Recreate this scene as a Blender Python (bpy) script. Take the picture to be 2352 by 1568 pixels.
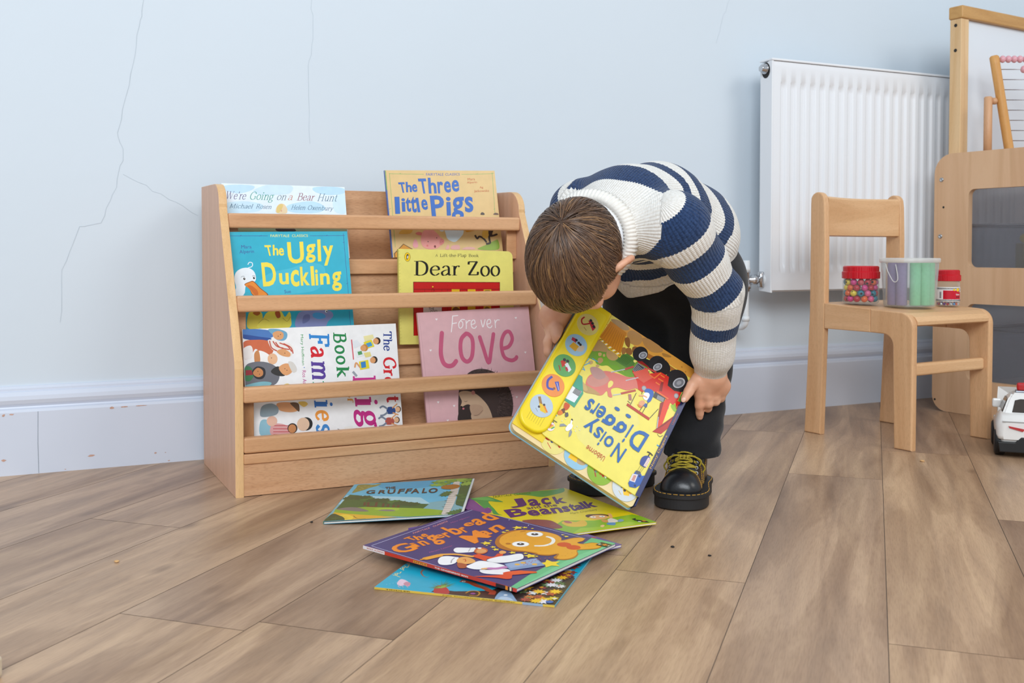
# A child looking through picture books beside a beech book display
import bpy, bmesh, math, random
import numpy as np
from mathutils import Vector, Matrix

for o in list(bpy.data.objects):
    bpy.data.objects.remove(o, do_unlink=True)
scene = bpy.context.scene
COL = scene.collection
random.seed(7)
PI = math.pi

# ------------------------------------------------------------------ camera
cam_data = bpy.data.cameras.new('camera')
cam = bpy.data.objects.new('camera', cam_data)
COL.objects.link(cam)
cam.location = (0.0, -2.2964, 0.45)
cam.rotation_euler = (PI / 2 - 0.03057, 0.0, -0.44966)
cam_data.sensor_width = 36.0
cam_data.lens = 36.523
cam_data.shift_y = -0.05763
cam_data.clip_start = 0.05
cam_data.dof.use_dof = True
cam_data.dof.focus_distance = 1.80
cam_data.dof.aperture_fstop = 9.0
scene.camera = cam

# ------------------------------------------------------------------ light
world = bpy.data.worlds.new('world')
scene.world = world
world.use_nodes = True
wn = world.node_tree.nodes
wn['Background'].inputs['Color'].default_value = (0.82, 0.91, 1.0, 1)
wn['Background'].inputs['Strength'].default_value = 0.66


def area(name, loc, target, sx, sy, power, color):
    d = bpy.data.lights.new(name, 'AREA')
    d.shape = 'RECTANGLE'
    d.size, d.size_y = sx, sy
    d.energy = power
    d.color = color
    o = bpy.data.objects.new(name, d)
    COL.objects.link(o)
    o.location = loc
    o.rotation_euler = (Vector(target) - Vector(loc)).to_track_quat('-Z', 'Y').to_euler()
    return o


area('window_daylight', (-0.9, -4.1, 2.5), (0.9, -0.3, 0.3), 2.4, 1.8, 128, (0.88, 0.94, 1.0))
area('right_window_daylight', (2.7, -3.4, 2.5), (1.3, -0.2, 0.3), 1.4, 1.2, 30, (1.0, 0.96, 0.91))
scene.view_settings.view_transform = 'Standard'
scene.view_settings.look = 'None'
scene.view_settings.exposure = 0.0
scene.view_settings.gamma = 1.0
scene.view_settings.use_curve_mapping = False


# ------------------------------------------------------------------ materials
def lin(h):
    h = h.lstrip('#')
    out = []
    for i in (0, 2, 4):
        c = int(h[i:i + 2], 16) / 255
        out.append(c / 12.92 if c <= 0.04045 else ((c + 0.055) / 1.055) ** 2.4)
    return (*out, 1.0)


MATS = {}


class NT:
    """tiny node tree helper"""
    def __init__(self, name):
        self.m = bpy.data.materials.new(name)
        self.m.use_nodes = True
        self.t = self.m.node_tree
        self.n = self.t.nodes
        self.b = self.n['Principled BSDF']
        self.out = self.n['Material Output']

    def add(self, typ, **kw):
        n = self.n.new(typ)
        for k, v in kw.items():
            if k.startswith('i_'):
                key = k[2:]
                key = int(key) if key.isdigit() else key.replace('_', ' ')
                n.inputs[key].default_value = v
            else:
                setattr(n, k, v)
        return n

    def ln(self, a, b):
        self.t.links.new(a, b)

    def ramp(self, stops, interp='LINEAR'):
        n = self.n.new('ShaderNodeValToRGB')
        cr = n.color_ramp
        cr.interpolation = interp
        while len(cr.elements) < len(stops):
            cr.elements.new(0.5)
        for e, (p, c) in zip(cr.elements, stops):
            e.position = p
            e.color = c
        return n

    def mix(self, a, b, fac, typ='MIX'):
        n = self.n.new('ShaderNodeMix')
        n.data_type = 'RGBA'
        n.blend_type = typ
        for s, v in ((n.inputs[0], fac), (n.inputs[6], a), (n.inputs[7], b)):
            if hasattr(v, 'is_linked') or isinstance(v, bpy.types.NodeSocket):
                self.ln(v, s)
            else:
                s.default_value = v
        return n.outputs[2]

    def bump(self, h, strength=0.2, dist=0.001):
        n = self.add('ShaderNodeBump')
        n.inputs['Strength'].default_value = strength
        n.inputs['Distance'].default_value = dist
        self.ln(h, n.inputs['Height'])
        self.ln(n.outputs[0], self.b.inputs['Normal'])
        return n


def plain(name, col, rough=0.5, spec=0.5, metal=0.0, vary=0.06, scale=30, bump=0.0, bscale=400, coat=0.0, sheen=0.0):
    if name in MATS:
        return MATS[name]
    t = NT(name)
    tc = t.add('ShaderNodeTexCoord')
    nz = t.add('ShaderNodeTexNoise', i_Scale=scale, i_Detail=3.0)
    t.ln(tc.outputs['Object'], nz.inputs['Vector'])
    c = lin(col) if isinstance(col, str) else col
    dark = tuple(x * (1 - vary) for x in c[:3]) + (1,)
    lite = tuple(min(1, x * (1 + vary)) for x in c[:3]) + (1,)
    r = t.ramp([(0.3, dark), (0.7, lite)])
    t.ln(nz.outputs[0], r.inputs[0])
    t.ln(r.outputs[0], t.b.inputs['Base Color'])
    t.b.inputs['Roughness'].default_value = rough
    t.b.inputs['Specular IOR Level'].default_value = spec
    t.b.inputs['Metallic'].default_value = metal
    t.b.inputs['Coat Weight'].default_value = coat
    t.b.inputs['Coat Roughness'].default_value = 0.12
    if sheen:
        t.b.inputs['Sheen Weight'].default_value = sheen
    if bump:
        n2 = t.add('ShaderNodeTexNoise', i_Scale=bscale, i_Detail=2.0)
        t.ln(tc.outputs['Object'], n2.inputs['Vector'])
        t.bump(n2.outputs[0], bump, 0.001)
    MATS[name] = t.m
    return t.m


def ink(hexcol):
    """printed, laminated paper colour"""
    return plain('print_' + hexcol.lstrip('#').lower(), hexcol, rough=0.30, spec=0.45, vary=0.035, scale=60)


def wood(name, light, dark, axis='X', rough=0.42, fleck=0.5, ring=1.0):
    if name in MATS:
        return MATS[name]
    t = NT(name)
    tc = t.add('ShaderNodeTexCoord')
    mp = t.add('ShaderNodeMapping')
    sc = {'X': (1.6, 22, 22), 'Y': (22, 1.6, 22), 'Z': (22, 22, 1.6)}[axis]
    mp.inputs['Scale'].default_value = sc
    t.ln(tc.outputs['Object'], mp.inputs['Vector'])
    n1 = t.add('ShaderNodeTexNoise', i_Scale=1.0, i_Detail=5.0, i_Roughness=0.6, i_Distortion=1.2 * ring)
    t.ln(mp.outputs[0], n1.inputs['Vector'])
    r1 = t.ramp([(0.30, lin(dark)), (0.62, lin(light))])
    t.ln(n1.outputs[0], r1.inputs[0])
    mp2 = t.add('ShaderNodeMapping')
    sc2 = {'X': (90, 620, 620), 'Y': (620, 90, 620), 'Z': (620, 620, 90)}[axis]
    mp2.inputs['Scale'].default_value = sc2
    t.ln(tc.outputs['Object'], mp2.inputs['Vector'])
    n2 = t.add('ShaderNodeTexNoise', i_Scale=1.0, i_Detail=1.0)
    t.ln(mp2.outputs[0], n2.inputs['Vector'])
    r2 = t.ramp([(0.36, (0.62, 0.55, 0.5, 1)), (0.48, (1, 1, 1, 1))])
    t.ln(n2.outputs[0], r2.inputs[0])
    c = t.mix(r1.outputs[0], r2.outputs[0], 0.35 * fleck, 'MULTIPLY')
    t.ln(c, t.b.inputs['Base Color'])
    t.b.inputs['Roughness'].default_value = rough
    t.b.inputs['Specular IOR Level'].default_value = 0.45
    t.bump(n2.outputs[0], 0.06, 0.0006)
    MATS[name] = t.m
    return t.m


def clear_plastic(name, tint, opacity, rough=0.08):
    if name in MATS:
        return MATS[name]
    t = NT(name)
    tr = t.add('ShaderNodeBsdfTransparent')
    tr.inputs['Color'].default_value = lin(tint)
    lw = t.add('ShaderNodeLayerWeight', i_Blend=0.5)
    fr = t.add('ShaderNodeMath', operation='POWER')
    fr.inputs[1].default_value = 3.5
    t.ln(lw.outputs['Facing'], fr.inputs[0])
    fr2 = t.add('ShaderNodeMath', operation='MULTIPLY')
    fr2.inputs[1].default_value = 0.45
    t.ln(fr.outputs[0], fr2.inputs[0])
    fr = fr2
    mx = t.add('ShaderNodeMixShader')
    ad = t.add('ShaderNodeMath', operation='ADD')
    ad.use_clamp = True
    ad.inputs[1].default_value = opacity
    t.ln(fr.outputs[0], ad.inputs[0])
    t.ln(ad.outputs[0], mx.inputs[0])
    t.ln(tr.outputs[0], mx.inputs[1])
    t.b.inputs['Base Color'].default_value = lin(tint)
    t.b.inputs['Roughness'].default_value = rough
    t.ln(t.b.outputs[0], mx.inputs[2])
    t.ln(mx.outputs[0], t.out.inputs['Surface'])
    MATS[name] = t.m
    return t.m


# ------------------------------------------------------------------ mesh helpers
def tagit(o, label=None, cat=None, group=None, kind=None):
    if label: o['label'] = label
    if cat: o['category'] = cat
    if group: o['group'] = group
    if kind: o['kind'] = kind
    return o


def thing(name, loc, label, cat, rotz=0.0, group=None):
    o = bpy.data.objects.new(name, None)
    o.empty_display_size = 0.05
    COL.objects.link(o)
    o.location = loc
    o.rotation_euler = (0, 0, rotz)
    return tagit(o, label, cat, group)


def link_mesh(name, me, mats, parent=None, smooth=False):
    if not isinstance(mats, (list, tuple)):
        mats = [mats]
    for m in mats:
        me.materials.append(m)
    o = bpy.data.objects.new(name, me)
    COL.objects.link(o)
    if parent is not None:
        o.parent = parent
    if smooth:
        me.shade_smooth()
    return o


def from_bm(name, bm, mats, parent=None, smooth=False, world=False):
    """world=True: verts are in world space, moved into the (unrotated) parent's frame"""
    if world and parent is not None:
        p = parent
        off = Vector((0, 0, 0))
        while p is not None:
            off += p.location
            p = p.parent
        bmesh.ops.translate(bm, verts=bm.verts, vec=-off)
    me = bpy.data.meshes.new(name)
    bm.normal_update()
    bm.to_mesh(me)
    bm.free()
    return link_mesh(name, me, mats, parent, smooth)


def B():
    return bmesh.new()


def box(bm, lo, hi, bevel=0.0, mat=0, seg=2):
    r = bmesh.ops.create_cube(bm, size=1.0)
    vs = r['verts']
    c = [(a + b) / 2 for a, b in zip(lo, hi)]
    s = [abs(b - a) for a, b in zip(lo, hi)]
    for v in vs:
        v.co = Vector((c[0] + v.co.x * s[0], c[1] + v.co.y * s[1], c[2] + v.co.z * s[2]))
    fs = set(f for v in vs for f in v.link_faces)
    for f in fs:
        f.material_index = mat
    if bevel > 0:
        es = list(set(e for v in vs for e in v.link_edges))
        r = bmesh.ops.bevel(bm, geom=es, offset=bevel, segments=seg, affect='EDGES', profile=0.5)
        for f in r['faces']:
            f.material_index = mat
    return bm


def prism(bm, pts, a, b, axis='X', bevel=0.0, mat=0, seg=2):
    """extrude a 2D outline. axis X: pts=(y,z); Y: pts=(x,z); Z: pts=(x,y)"""
    def mk(p, t):
        return {'X': (t, p[0], p[1]), 'Y': (p[0], t, p[1]), 'Z': (p[0], p[1], t)}[axis]
    va = [bm.verts.new(mk(p, a)) for p in pts]
    vb = [bm.verts.new(mk(p, b)) for p in pts]
    fs = [bm.faces.new(va), bm.faces.new(vb)]
    n = len(pts)
    for i in range(n):
        fs.append(bm.faces.new((va[i], va[(i + 1) % n], vb[(i + 1) % n], vb[i])))
    bmesh.ops.recalc_face_normals(bm, faces=fs)
    for f in fs:
        f.material_index = mat
    if bevel > 0:
        es = list(set(e for f in fs[:2] for e in f.edges))
        r = bmesh.ops.bevel(bm, geom=es, offset=bevel, segments=seg, affect='EDGES', profile=0.5)
        for f in r['faces']:
            f.material_index = mat
    return bm


def catmull(pts, n=6, closed=False):
    pts = [Vector(p) for p in pts]
    out = []
    m = len(pts)
    rng = m if closed else m - 1
    for i in range(rng):
        p0 = pts[(i - 1) % m] if (closed or i > 0) else pts[0]
        p1 = pts[i]
        p2 = pts[(i + 1) % m]
        p3 = pts[(i + 2) % m] if (closed or i + 2 < m) else pts[-1]
        for k in range(n):
            t = k / n
            out.append(0.5 * ((2 * p1) + (p2 - p0) * t + (2 * p0 - 5 * p1 + 4 * p2 - p3) * t * t + (3 * p1 - p0 - 3 * p2 + p3) * t ** 3))
    if not closed:
        out.append(pts[-1])
    return out


def tube(bm, pts, r, seg=8, mat=0, closed=False, caps=True):
    pts = [Vector(p) for p in pts]
    n = len(pts)
    rs = r if isinstance(r, (list, tuple)) else [r] * n
    rings = []
    prev = None
    for i, p in enumerate(pts):
        a = pts[(i - 1) % n] if (closed or i > 0) else p
        b = pts[(i + 1) % n] if (closed or i < n - 1) else p
        d = (b - a).normalized()
        if prev is None:
            u = d.orthogonal().normalized()
        else:
            u = (prev - d * prev.dot(d))
            u = u.normalized() if u.length > 1e-6 else d.orthogonal().normalized()
        prev = u
        w = d.cross(u)
        rings.append([bm.verts.new(p + (u * math.cos(2 * PI * k / seg) + w * math.sin(2 * PI * k / seg)) * rs[i]) for k in range(seg)])
    m = n if closed else n - 1
    for i in range(m):
        A, Bn = rings[i], rings[(i + 1) % n]
        for k in range(seg):
            f = bm.faces.new((A[k], A[(k + 1) % seg], Bn[(k + 1) % seg], Bn[k]))
            f.material_index = mat
            f.smooth = True
    if caps and not closed:
        for R in (rings[0][::-1], rings[-1]):
            f = bm.faces.new(R)
            f.material_index = mat
    return bm


def lathe(bm, prof, c=(0, 0, 0), seg=40, mat=0, cap_lo=True, cap_hi=True):
    """prof: list of (r,z)"""
    rings = []
    for r, z in prof:
        rings.append([bm.verts.new((c[0] + r * math.cos(2 * PI * k / seg), c[1] + r * math.sin(2 * PI * k / seg), c[2] + z)) for k in range(seg)])
    for A, Bn in zip(rings, rings[1:]):
        for k in range(seg):
            f = bm.faces.new((A[k], A[(k + 1) % seg], Bn[(k + 1) % seg], Bn[k]))
            f.material_index = mat
            f.smooth = True
    if cap_lo:
        f = bm.faces.new(rings[0][::-1]); f.material_index = mat
    if cap_hi:
        f = bm.faces.new(rings[-1]); f.material_index = mat
    return bm


def ball(bm, c, r, mat=0, u=16, v=10, sc=(1, 1, 1)):
    res = bmesh.ops.create_uvsphere(bm, u_segments=u, v_segments=v, radius=1.0)
    for w in res['verts']:
        w.co = Vector((c[0] + w.co.x * r * sc[0], c[1] + w.co.y * r * sc[1], c[2] + w.co.z * r * sc[2]))
    for f in set(f for w in res['verts'] for f in w.link_faces):
        f.material_index = mat
        f.smooth = True
    return bm


def round_rect(w, h, r, n=6, x0=0.0, y0=0.0):
    if not isinstance(r, (list, tuple)):
        r = [r] * 4           # bl, br, tr, tl
    pts = []
    for (cx, cy, a0, rr) in ((x0 + r[0], y0 + r[0], PI, r[0]), (x0 + w - r[1], y0 + r[1], 1.5 * PI, r[1]), (x0 + w - r[2], y0 + h - r[2], 0, r[2]), (x0 + r[3], y0 + h - r[3], 0.5 * PI, r[3])):
        if rr <= 0:
            pts.append((cx, cy))
            continue
        for k in range(n + 1):
            a = a0 + 0.5 * PI * k / n
            pts.append((cx + rr * math.cos(a), cy + rr * math.sin(a)))
    return pts


# ------------------------------------------------------------------ the room
def wall_paint(name, col, bumpy=0.15):
    t = NT(name)
    tc = t.add('ShaderNodeTexCoord')
    n1 = t.add('ShaderNodeTexNoise', i_Scale=1.3, i_Detail=3.0)
    t.ln(tc.outputs['Object'], n1.inputs['Vector'])
    c = lin(col)
    r = t.ramp([(0.3, tuple(x * 0.97 for x in c[:3]) + (1,)), (0.7, c)])
    t.ln(n1.outputs[0], r.inputs[0])
    t.ln(r.outputs[0], t.b.inputs['Base Color'])
    t.b.inputs['Roughness'].default_value = 0.55
    t.b.inputs['Specular IOR Level'].default_value = 0.35
    n2 = t.add('ShaderNodeTexNoise', i_Scale=14.0, i_Detail=6.0)
    t.ln(tc.outputs['Object'], n2.inputs['Vector'])
    t.bump(n2.outputs[0], bumpy, 0.004)
    return t.m


M_wall = wall_paint('painted_plaster', '#D5DFE7')
M_trim = plain('white_gloss_paint', '#D3DAE7', rough=0.33, vary=0.015, scale=4, bump=0.05, bscale=90)
M_crack = plain('hairline_crack', '#C2CCD4', rough=0.8)
M_chip = plain('chipped_paint', '#C9A08D', rough=0.8, vary=0.2, scale=300)
M_joint = plain('joint_line', '#9BA3AD', rough=0.8)
M_dirt = plain('dark_dirt', '#5A4A40', rough=0.9)


def strip_face(bm, pts, w, y, mat):
    """thin polyline ribbon lying on the wall plane (x,z)"""
    L, Rr = [], []
    n = len(pts)
    for i, p in enumerate(pts):
        a = Vector(pts[max(i - 1, 0)]); b = Vector(pts[min(i + 1, n - 1)])
        d = (b - a).normalized()
        nn = Vector((-d.y, d.x)) * w / 2
        L.append(bm.verts.new((p[0] + nn.x, y, p[1] + nn.y)))
        Rr.append(bm.verts.new((p[0] - nn.x, y, p[1] - nn.y)))
    for i in range(n - 1):
        f = bm.faces.new((L[i], L[i + 1], Rr[i + 1], Rr[i]))
        f.material_index = mat


def jag(pts, n=5, amp=0.004, seed=1):
    rr = random.Random(seed)
    out = []
    for a, b in zip(pts, pts[1:]):
        for k in range(n):
            t = k / n
            j = amp if k else 0
            out.append((a[0] + (b[0] - a[0]) * t + rr.uniform(-j, j), a[1] + (b[1] - a[1]) * t + rr.uniform(-j, j)))
    out.append(pts[-1])
    return out


WY = 0.022
bm = B()
box(bm, (-2.6, WY, 0), (3.32, WY + 0.12, 2.7))
for i, (pl, w) in enumerate((
        ([(0.2593, 0.022, 0.9764), (0.2501, 0.022, 0.921), (0.2318, 0.022, 0.8197), (0.2047, 0.022, 0.6957), (0.2154, 0.022, 0.6536), (0.2018, 0.022, 0.5823), (0.1704, 0.022, 0.5074), (0.1293, 0.022, 0.4998), (0.0944, 0.022, 0.4103), (0.0899, 0.022, 0.3032)], 0.0013),
        ([(0.2149, 0.022, 0.6099), (0.2903, 0.022, 0.5708), (0.3661, 0.022, 0.5257)], 0.0009),
        ([(0.6184, 0.022, 1.0137), (0.6208, 0.022, 0.9263), (0.6095, 0.022, 0.8669), (0.6125, 0.022, 0.6912)], 0.0008),
        ([(1.778, 0.022, 1.1343), (1.7493, 0.022, 1.0607), (1.7352, 0.022, 1.0124)], 0.0007))):
    strip_face(bm, jag([(p[0], p[2]) for p in pl], 5, 0.003, i), w, WY - 0.0004, 1)
tagit(from_bm('wall_back', bm, [M_wall, M_crack]), 'white plaster wall with fine hairline cracks behind the book display', 'wall', kind='structure')

bm = B()
box(bm, (3.32, -3.4, 0), (3.44, WY + 0.12, 2.7))  # out-of-view wall, added to block some ambient light and darken the right side
tagit(from_bm('wall_right_unseen', bm, M_wall), 'unseen white plaster wall added on the right to hold back ambient light', 'wall', kind='structure')

# skirting board: moulded profile (y, z), mitred joint and paint chips on the left
bm = B()
prof = [(0.0, 0.0), (0.0, 0.126), (0.003, 0.131), (0.0095, 0.1335), (0.0105, 0.136), (0.006, 0.1425), (0.0035, 0.150), (0.0045, 0.158), (0.009, 0.1655), (0.0135, 0.167), (0.0135, 0.172), (0.017, 0.1765), (WY + 0.004, 0.178), (WY + 0.004, 0.0)]
prism(bm, prof, -2.6, 3.3, 'X')
for f in bm.faces:
    f.smooth = False
jx = (0.0459, 0, 0.0769)
strip_face(bm, [(jx[0], 0.001), (jx[0] - 0.001, 0.06), (jx[0], 0.126)], 0.0012, -0.0004, 2)
rr = random.Random(4)


def chip(x, z, w, h):
    pts = []
    for k in range(9):
        a = 2 * PI * k / 9
        s = rr.uniform(0.55, 1.1)
        pts.append((x + math.cos(a) * w * s, z + math.sin(a) * h * s))
    f = bm.faces.new([bm.verts.new((p[0], -0.0005, p[1])) for p in pts])
    f.material_index = 1


for (cx, cz, w, h) in (((0.1855, 0, 0.1178)[0], 0.1245, 0.006, 0.0028), ((0.2093, 0, 0.118)[0], 0.1248, 0.010, 0.0014), ((0.2438, 0, 0.1185)[0], 0.1250, 0.012, 0.0012), ((0.145, 0, 0.0312)[0], 0.028, 0.0075, 0.0026), ((0.2707, 0, 0.0279)[0], 0.0225, 0.003, 0.0018), ((0.291, 0, 0.0281)[0], 0.022, 0.0016, 0.001), ((-0.0179, 0, 0.0364)[0], 0.032, 0.005, 0.003), ((-0.0168, 0, 0.1166)[0], 0.122, 0.003, 0.0035), ((-0.0012, 0, 0.1172)[0], 0.123, 0.005, 0.0015), ((0.2979, 0, 0.0052)[0], 0.004, 0.0025, 0.0012), ((0.0951, 0, 0.0051)[0], 0.004, 0.002, 0.001)):
    chip(cx, cz, w, h)
tagit(from_bm('baseboard_back', bm, [M_trim, M_chip, M_joint]), 'tall moulded white skirting board with chipped paint', 'skirting board', kind='structure')

# floor: oak-look planks laid at 45 degrees to the wall
t = NT('oak_plank_vinyl')
uv = t.add('ShaderNodeUVMap'); uv.uv_map = 'UVMap'
at = t.add('ShaderNodeAttribute'); at.attribute_name = 'plank'
sep = t.add('ShaderNodeSeparateColor')
t.ln(at.outputs['Color'], sep.inputs[0])
mp = t.add('ShaderNodeMapping'); mp.inputs['Scale'].default_value = (2.2, 26, 1)
t.ln(uv.outputs[0], mp.inputs['Vector'])
n1 = t.add('ShaderNodeTexNoise', i_Scale=1.0, i_Detail=6.0, i_Roughness=0.62, i_Distortion=0.8)
t.ln(mp.outputs[0], n1.inputs['Vector'])
r1 = t.ramp([(0.25, lin('#9A7F68')), (0.5, lin('#B5967A')), (0.72, lin('#CAAB8B'))])
t.ln(n1.outputs[0], r1.inputs[0])
# broad smoky bands and cathedral rings
mp2 = t.add('ShaderNodeMapping'); mp2.inputs['Scale'].default_value = (1.1, 7.0, 1)
t.ln(uv.outputs[0], mp2.inputs['Vector'])
n2 = t.add('ShaderNodeTexNoise', i_Scale=1.0, i_Detail=3.0, i_Distortion=1.4)
t.ln(mp2.outputs[0], n2.inputs['Vector'])
r2 = t.ramp([(0.34, lin('#9E8A7A')), (0.56, (1, 1, 1, 1))])
t.ln(n2.outputs[0], r2.inputs[0])
c = t.mix(r1.outputs[0], r2.outputs[0], 0.55, 'MULTIPLY')
rg = t.add('ShaderNodeMath', operation='MULTIPLY'); rg.inputs[1].default_value = 34.0
t.ln(n2.outputs[0], rg.inputs[0])
sn = t.add('ShaderNodeMath', operation='SINE'); t.ln(rg.outputs[0], sn.inputs[0])
r3 = t.ramp([(0.0, (0.72, 0.68, 0.64, 1)), (0.35, (1, 1, 1, 1))])
mr = t.add('ShaderNodeMapRange'); mr.inputs[1].default_value = -1; mr.inputs[2].default_value = 1
t.ln(sn.outputs[0], mr.inputs[0]); t.ln(mr.outputs[0], r3.inputs[0])
c = t.mix(c, r3.outputs[0], 0.28, 'MULTIPLY')
# fine pores
mp3 = t.add('ShaderNodeMapping'); mp3.inputs['Scale'].default_value = (40, 620, 1)
t.ln(uv.outputs[0], mp3.inputs['Vector'])
n3 = t.add('ShaderNodeTexNoise', i_Scale=1.0, i_Detail=2.0)
t.ln(mp3.outputs[0], n3.inputs['Vector'])
r4 = t.ramp([(0.3, (0.66, 0.62, 0.58, 1)), (0.55, (1, 1, 1, 1))])
t.ln(n3.outputs[0], r4.inputs[0])
c = t.mix(c, r4.outputs[0], 0.45, 'MULTIPLY')
# knots
mp4 = t.add('ShaderNodeMapping'); mp4.inputs['Scale'].default_value = (4.0, 9.0, 1)
t.ln(uv.outputs[0], mp4.inputs['Vector'])
vo = t.add('ShaderNodeTexVoronoi', i_Scale=1.0)
t.ln(mp4.outputs[0], vo.inputs['Vector'])
r5 = t.ramp([(0.02, (0.45, 0.42, 0.41, 1)), (0.14, (1, 1, 1, 1))])
t.ln(vo.outputs['Distance'], r5.inputs[0])
c = t.mix(c, r5.outputs[0], 0.8, 'MULTIPLY')
tint = t.ramp([(0.0, (0.88, 0.86, 0.87, 1)), (0.5, (1.0, 0.98, 0.96, 1)), (1.0, (1.13, 1.10, 1.03, 1))])
t.ln(sep.outputs[0], tint.inputs[0])
c = t.mix(c, tint.outputs[0], 1.0, 'MULTIPLY')
t.ln(c, t.b.inputs['Base Color'])
t.b.inputs['Roughness'].default_value = 0.36
t.b.inputs['Specular IOR Level'].default_value = 0.4
t.bump(n3.outputs[0], 0.10, 0.0006)
M_floor = t.m
M_gap = plain('plank_gap', '#6B5A4D', rough=0.8)

me = bpy.data.meshes.new('floor')
verts, faces, uvs, tones, mi = [], [], [], [], []
rr = random.Random(21)
PW, PL = 0.18, 1.22
known = {1: -0.55 + 1.22, 2: -0.22, 5: -0.547, 7: -0.203, 8: 0.533, 9: -0.37}
P0 = 1.463 - 8 * PW
tone_known = {1: 0.5, 2: 0.62, 3: 0.25, 8: 0.22}
S2 = math.sqrt(0.5)
for row in range(-18, 26):
    p0 = P0 + row * PW
    base = known.get(row, rr.uniform(0, PL))
    for k in range(-5, 6):
        q0 = base + k * PL
        q1 = q0 + PL
        cp, cq = p0 + PW / 2, (q0 + q1) / 2
        cx, cy = (cq + cp) * S2, (cq - cp) * S2
        if cx < -3.0 or cx > 4.2 or cy > 0.9 or cy < -4.6:
            continue
        g = 0.0005
        i0 = len(verts)
        for (p, q) in ((p0 + g, q0 + g), (p0 + g, q1 - g), (p0 + PW - g, q1 - g), (p0 + PW - g, q0 + g)):
            verts.append(((q + p) * S2, (q - p) * S2, 0.0))
        faces.append((i0, i0 + 1, i0 + 2, i0 + 3))
        ou, ov = rr.uniform(0, 40), rr.uniform(0, 40)
        uvs += [(ou, ov), (ou + PL, ov), (ou + PL, ov + PW), (ou, ov + PW)]
        tn = rr.uniform(0.1, 1.0)
        tones.append(tn)
        mi.append(0)
i0 = len(verts)
verts += [(-3.6, -5.0, -0.0007), (5.0, -5.0, -0.0007), (5.0, 1.4, -0.0007), (-3.6, 1.4, -0.0007)]
faces.append((i0, i0 + 1, i0 + 2, i0 + 3)); uvs += [(0, 0)] * 4; tones.append(0.5); mi.append(1)
me.from_pydata(verts, [], faces)
ul = me.uv_layers.new(name='UVMap')
for i, u in enumerate(uvs):
    ul.data[i].uv = u
ca = me.color_attributes.new('plank', 'FLOAT_COLOR', 'CORNER')
for i in range(len(faces)):
    for j in range(4):
        ca.data[i * 4 + j].color = (tones[i], tones[i], tones[i], 1)
for p, m in zip(me.polygons, mi):
    p.material_index = m
bmf = B(); bmf.from_mesh(me); bmesh.ops.recalc_face_normals(bmf, faces=bmf.faces)
for f in bmf.faces:
    if f.normal.z < 0: f.normal_flip()
bmf.to_mesh(me); bmf.free()
tagit(link_mesh('floor', me, [M_floor, M_gap]), 'brown oak plank floor laid diagonally to the wall', 'floor', kind='structure')


# ------------------------------------------------------------------ the book display
W_bx = wood('beech_x', '#DCAA7E', '#C89468', 'X')
W_bz = wood('beech_z', '#E0B293', '#CFA080', 'Z')
W_edge = wood('beech_edge_z', '#E6BC88', '#D6A870', 'Z')
W_end = wood('beech_endgrain', '#B98A60', '#97683F', 'Z', ring=2.0)
W_panel = wood('beech_panel_x', '#D8A981', '#C49269', 'X', fleck=1.0)

XL0, XL1, XR0, XR1 = 0.3629, 0.3785, 1.0062, 1.0215
case = thing('book_display', (0.69, -0.21, 0.0), 'beech wooden book display stand with three tiers against the wall', 'bookcase')
outline = [(-0.045, 0.0), (-0.388, 0.0), (-0.388, 0.235), (-0.385, 0.249), (-0.378, 0.262), (-0.245, 0.535)]
for k in range(9):
    a = math.radians(-25 + 115 * k / 8)
    outline.append((-0.197 - 0.049 * math.cos(a), 0.5375 + 0.0435 * math.sin(a)))
outline += [(-0.15, 0.582), (-0.045, 0.5835)]
for nm, a, b in (('side_panel', XL0, XL1), ('side_panel', XR0, XR1)):
    bm = B()
    prism(bm, outline, a, b, 'X', bevel=0.0012, seg=2)
    for f in bm.faces:
        c = f.calc_center_median()
        if abs(f.normal.x) < 0.8:
            f.material_index = 1
    from_bm(nm, bm, [W_bz, W_edge], case, world=True)


def rail(name, y0, z0, z1, t=0.02, mat=W_bx, bev=0.004):
    bm = B()
    box(bm, (XL1, y0, z0), (XR0, y0 + t, z1), bev, seg=3)
    return from_bm(name, bm, mat, case, world=True)


rail('front_rail', -0.254, 0.4935, 0.5225)
rail('front_rail', -0.334, 0.3350, 0.3655)
rail('front_rail', -0.388, 0.1715, 0.2005)
rail('front_rail', -0.389, 0.0795, 0.1085)
rail('base_rail', -0.3895, 0.0600, 0.0785, 0.02, W_bx, 0.002)
bm = B(); box(bm, (XL1, -0.386, 0.001), (XR0, -0.370, 0.0600), 0.0008)
from_bm('kick_board', bm, W_panel, case, world=True)
# stepped back boards and the shelf that closes each tier
for y, z0, z1 in ((-0.128, 0.405, 0.5790), (-0.212, 0.225, 0.4315), (-0.290, 0.075, 0.2485)):
    bm = B(); box(bm, (XL1, y, z0), (XR0, y + 0.012, z1), 0.0008)
    from_bm('back_board', bm, W_panel, case, world=True)
for y0, y1, z0, z1 in ((-0.222, -0.128, 0.4015, 0.4320), (-0.3, -0.212, 0.2175, 0.2495), (-0.372, -0.290, 0.062, 0.0850)):
    bm = B(); box(bm, (XL1, y0, z0), (XR0, y1, z1), 0.002)
    from_bm('shelf', bm, W_bx, case, world=True)
bm = B(); box(bm, (XL1, -0.115, 0.560), (XR0, -0.045, 0.5788), 0.0008)
from_bm('top_board', bm, W_bx, case, world=True)
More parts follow.
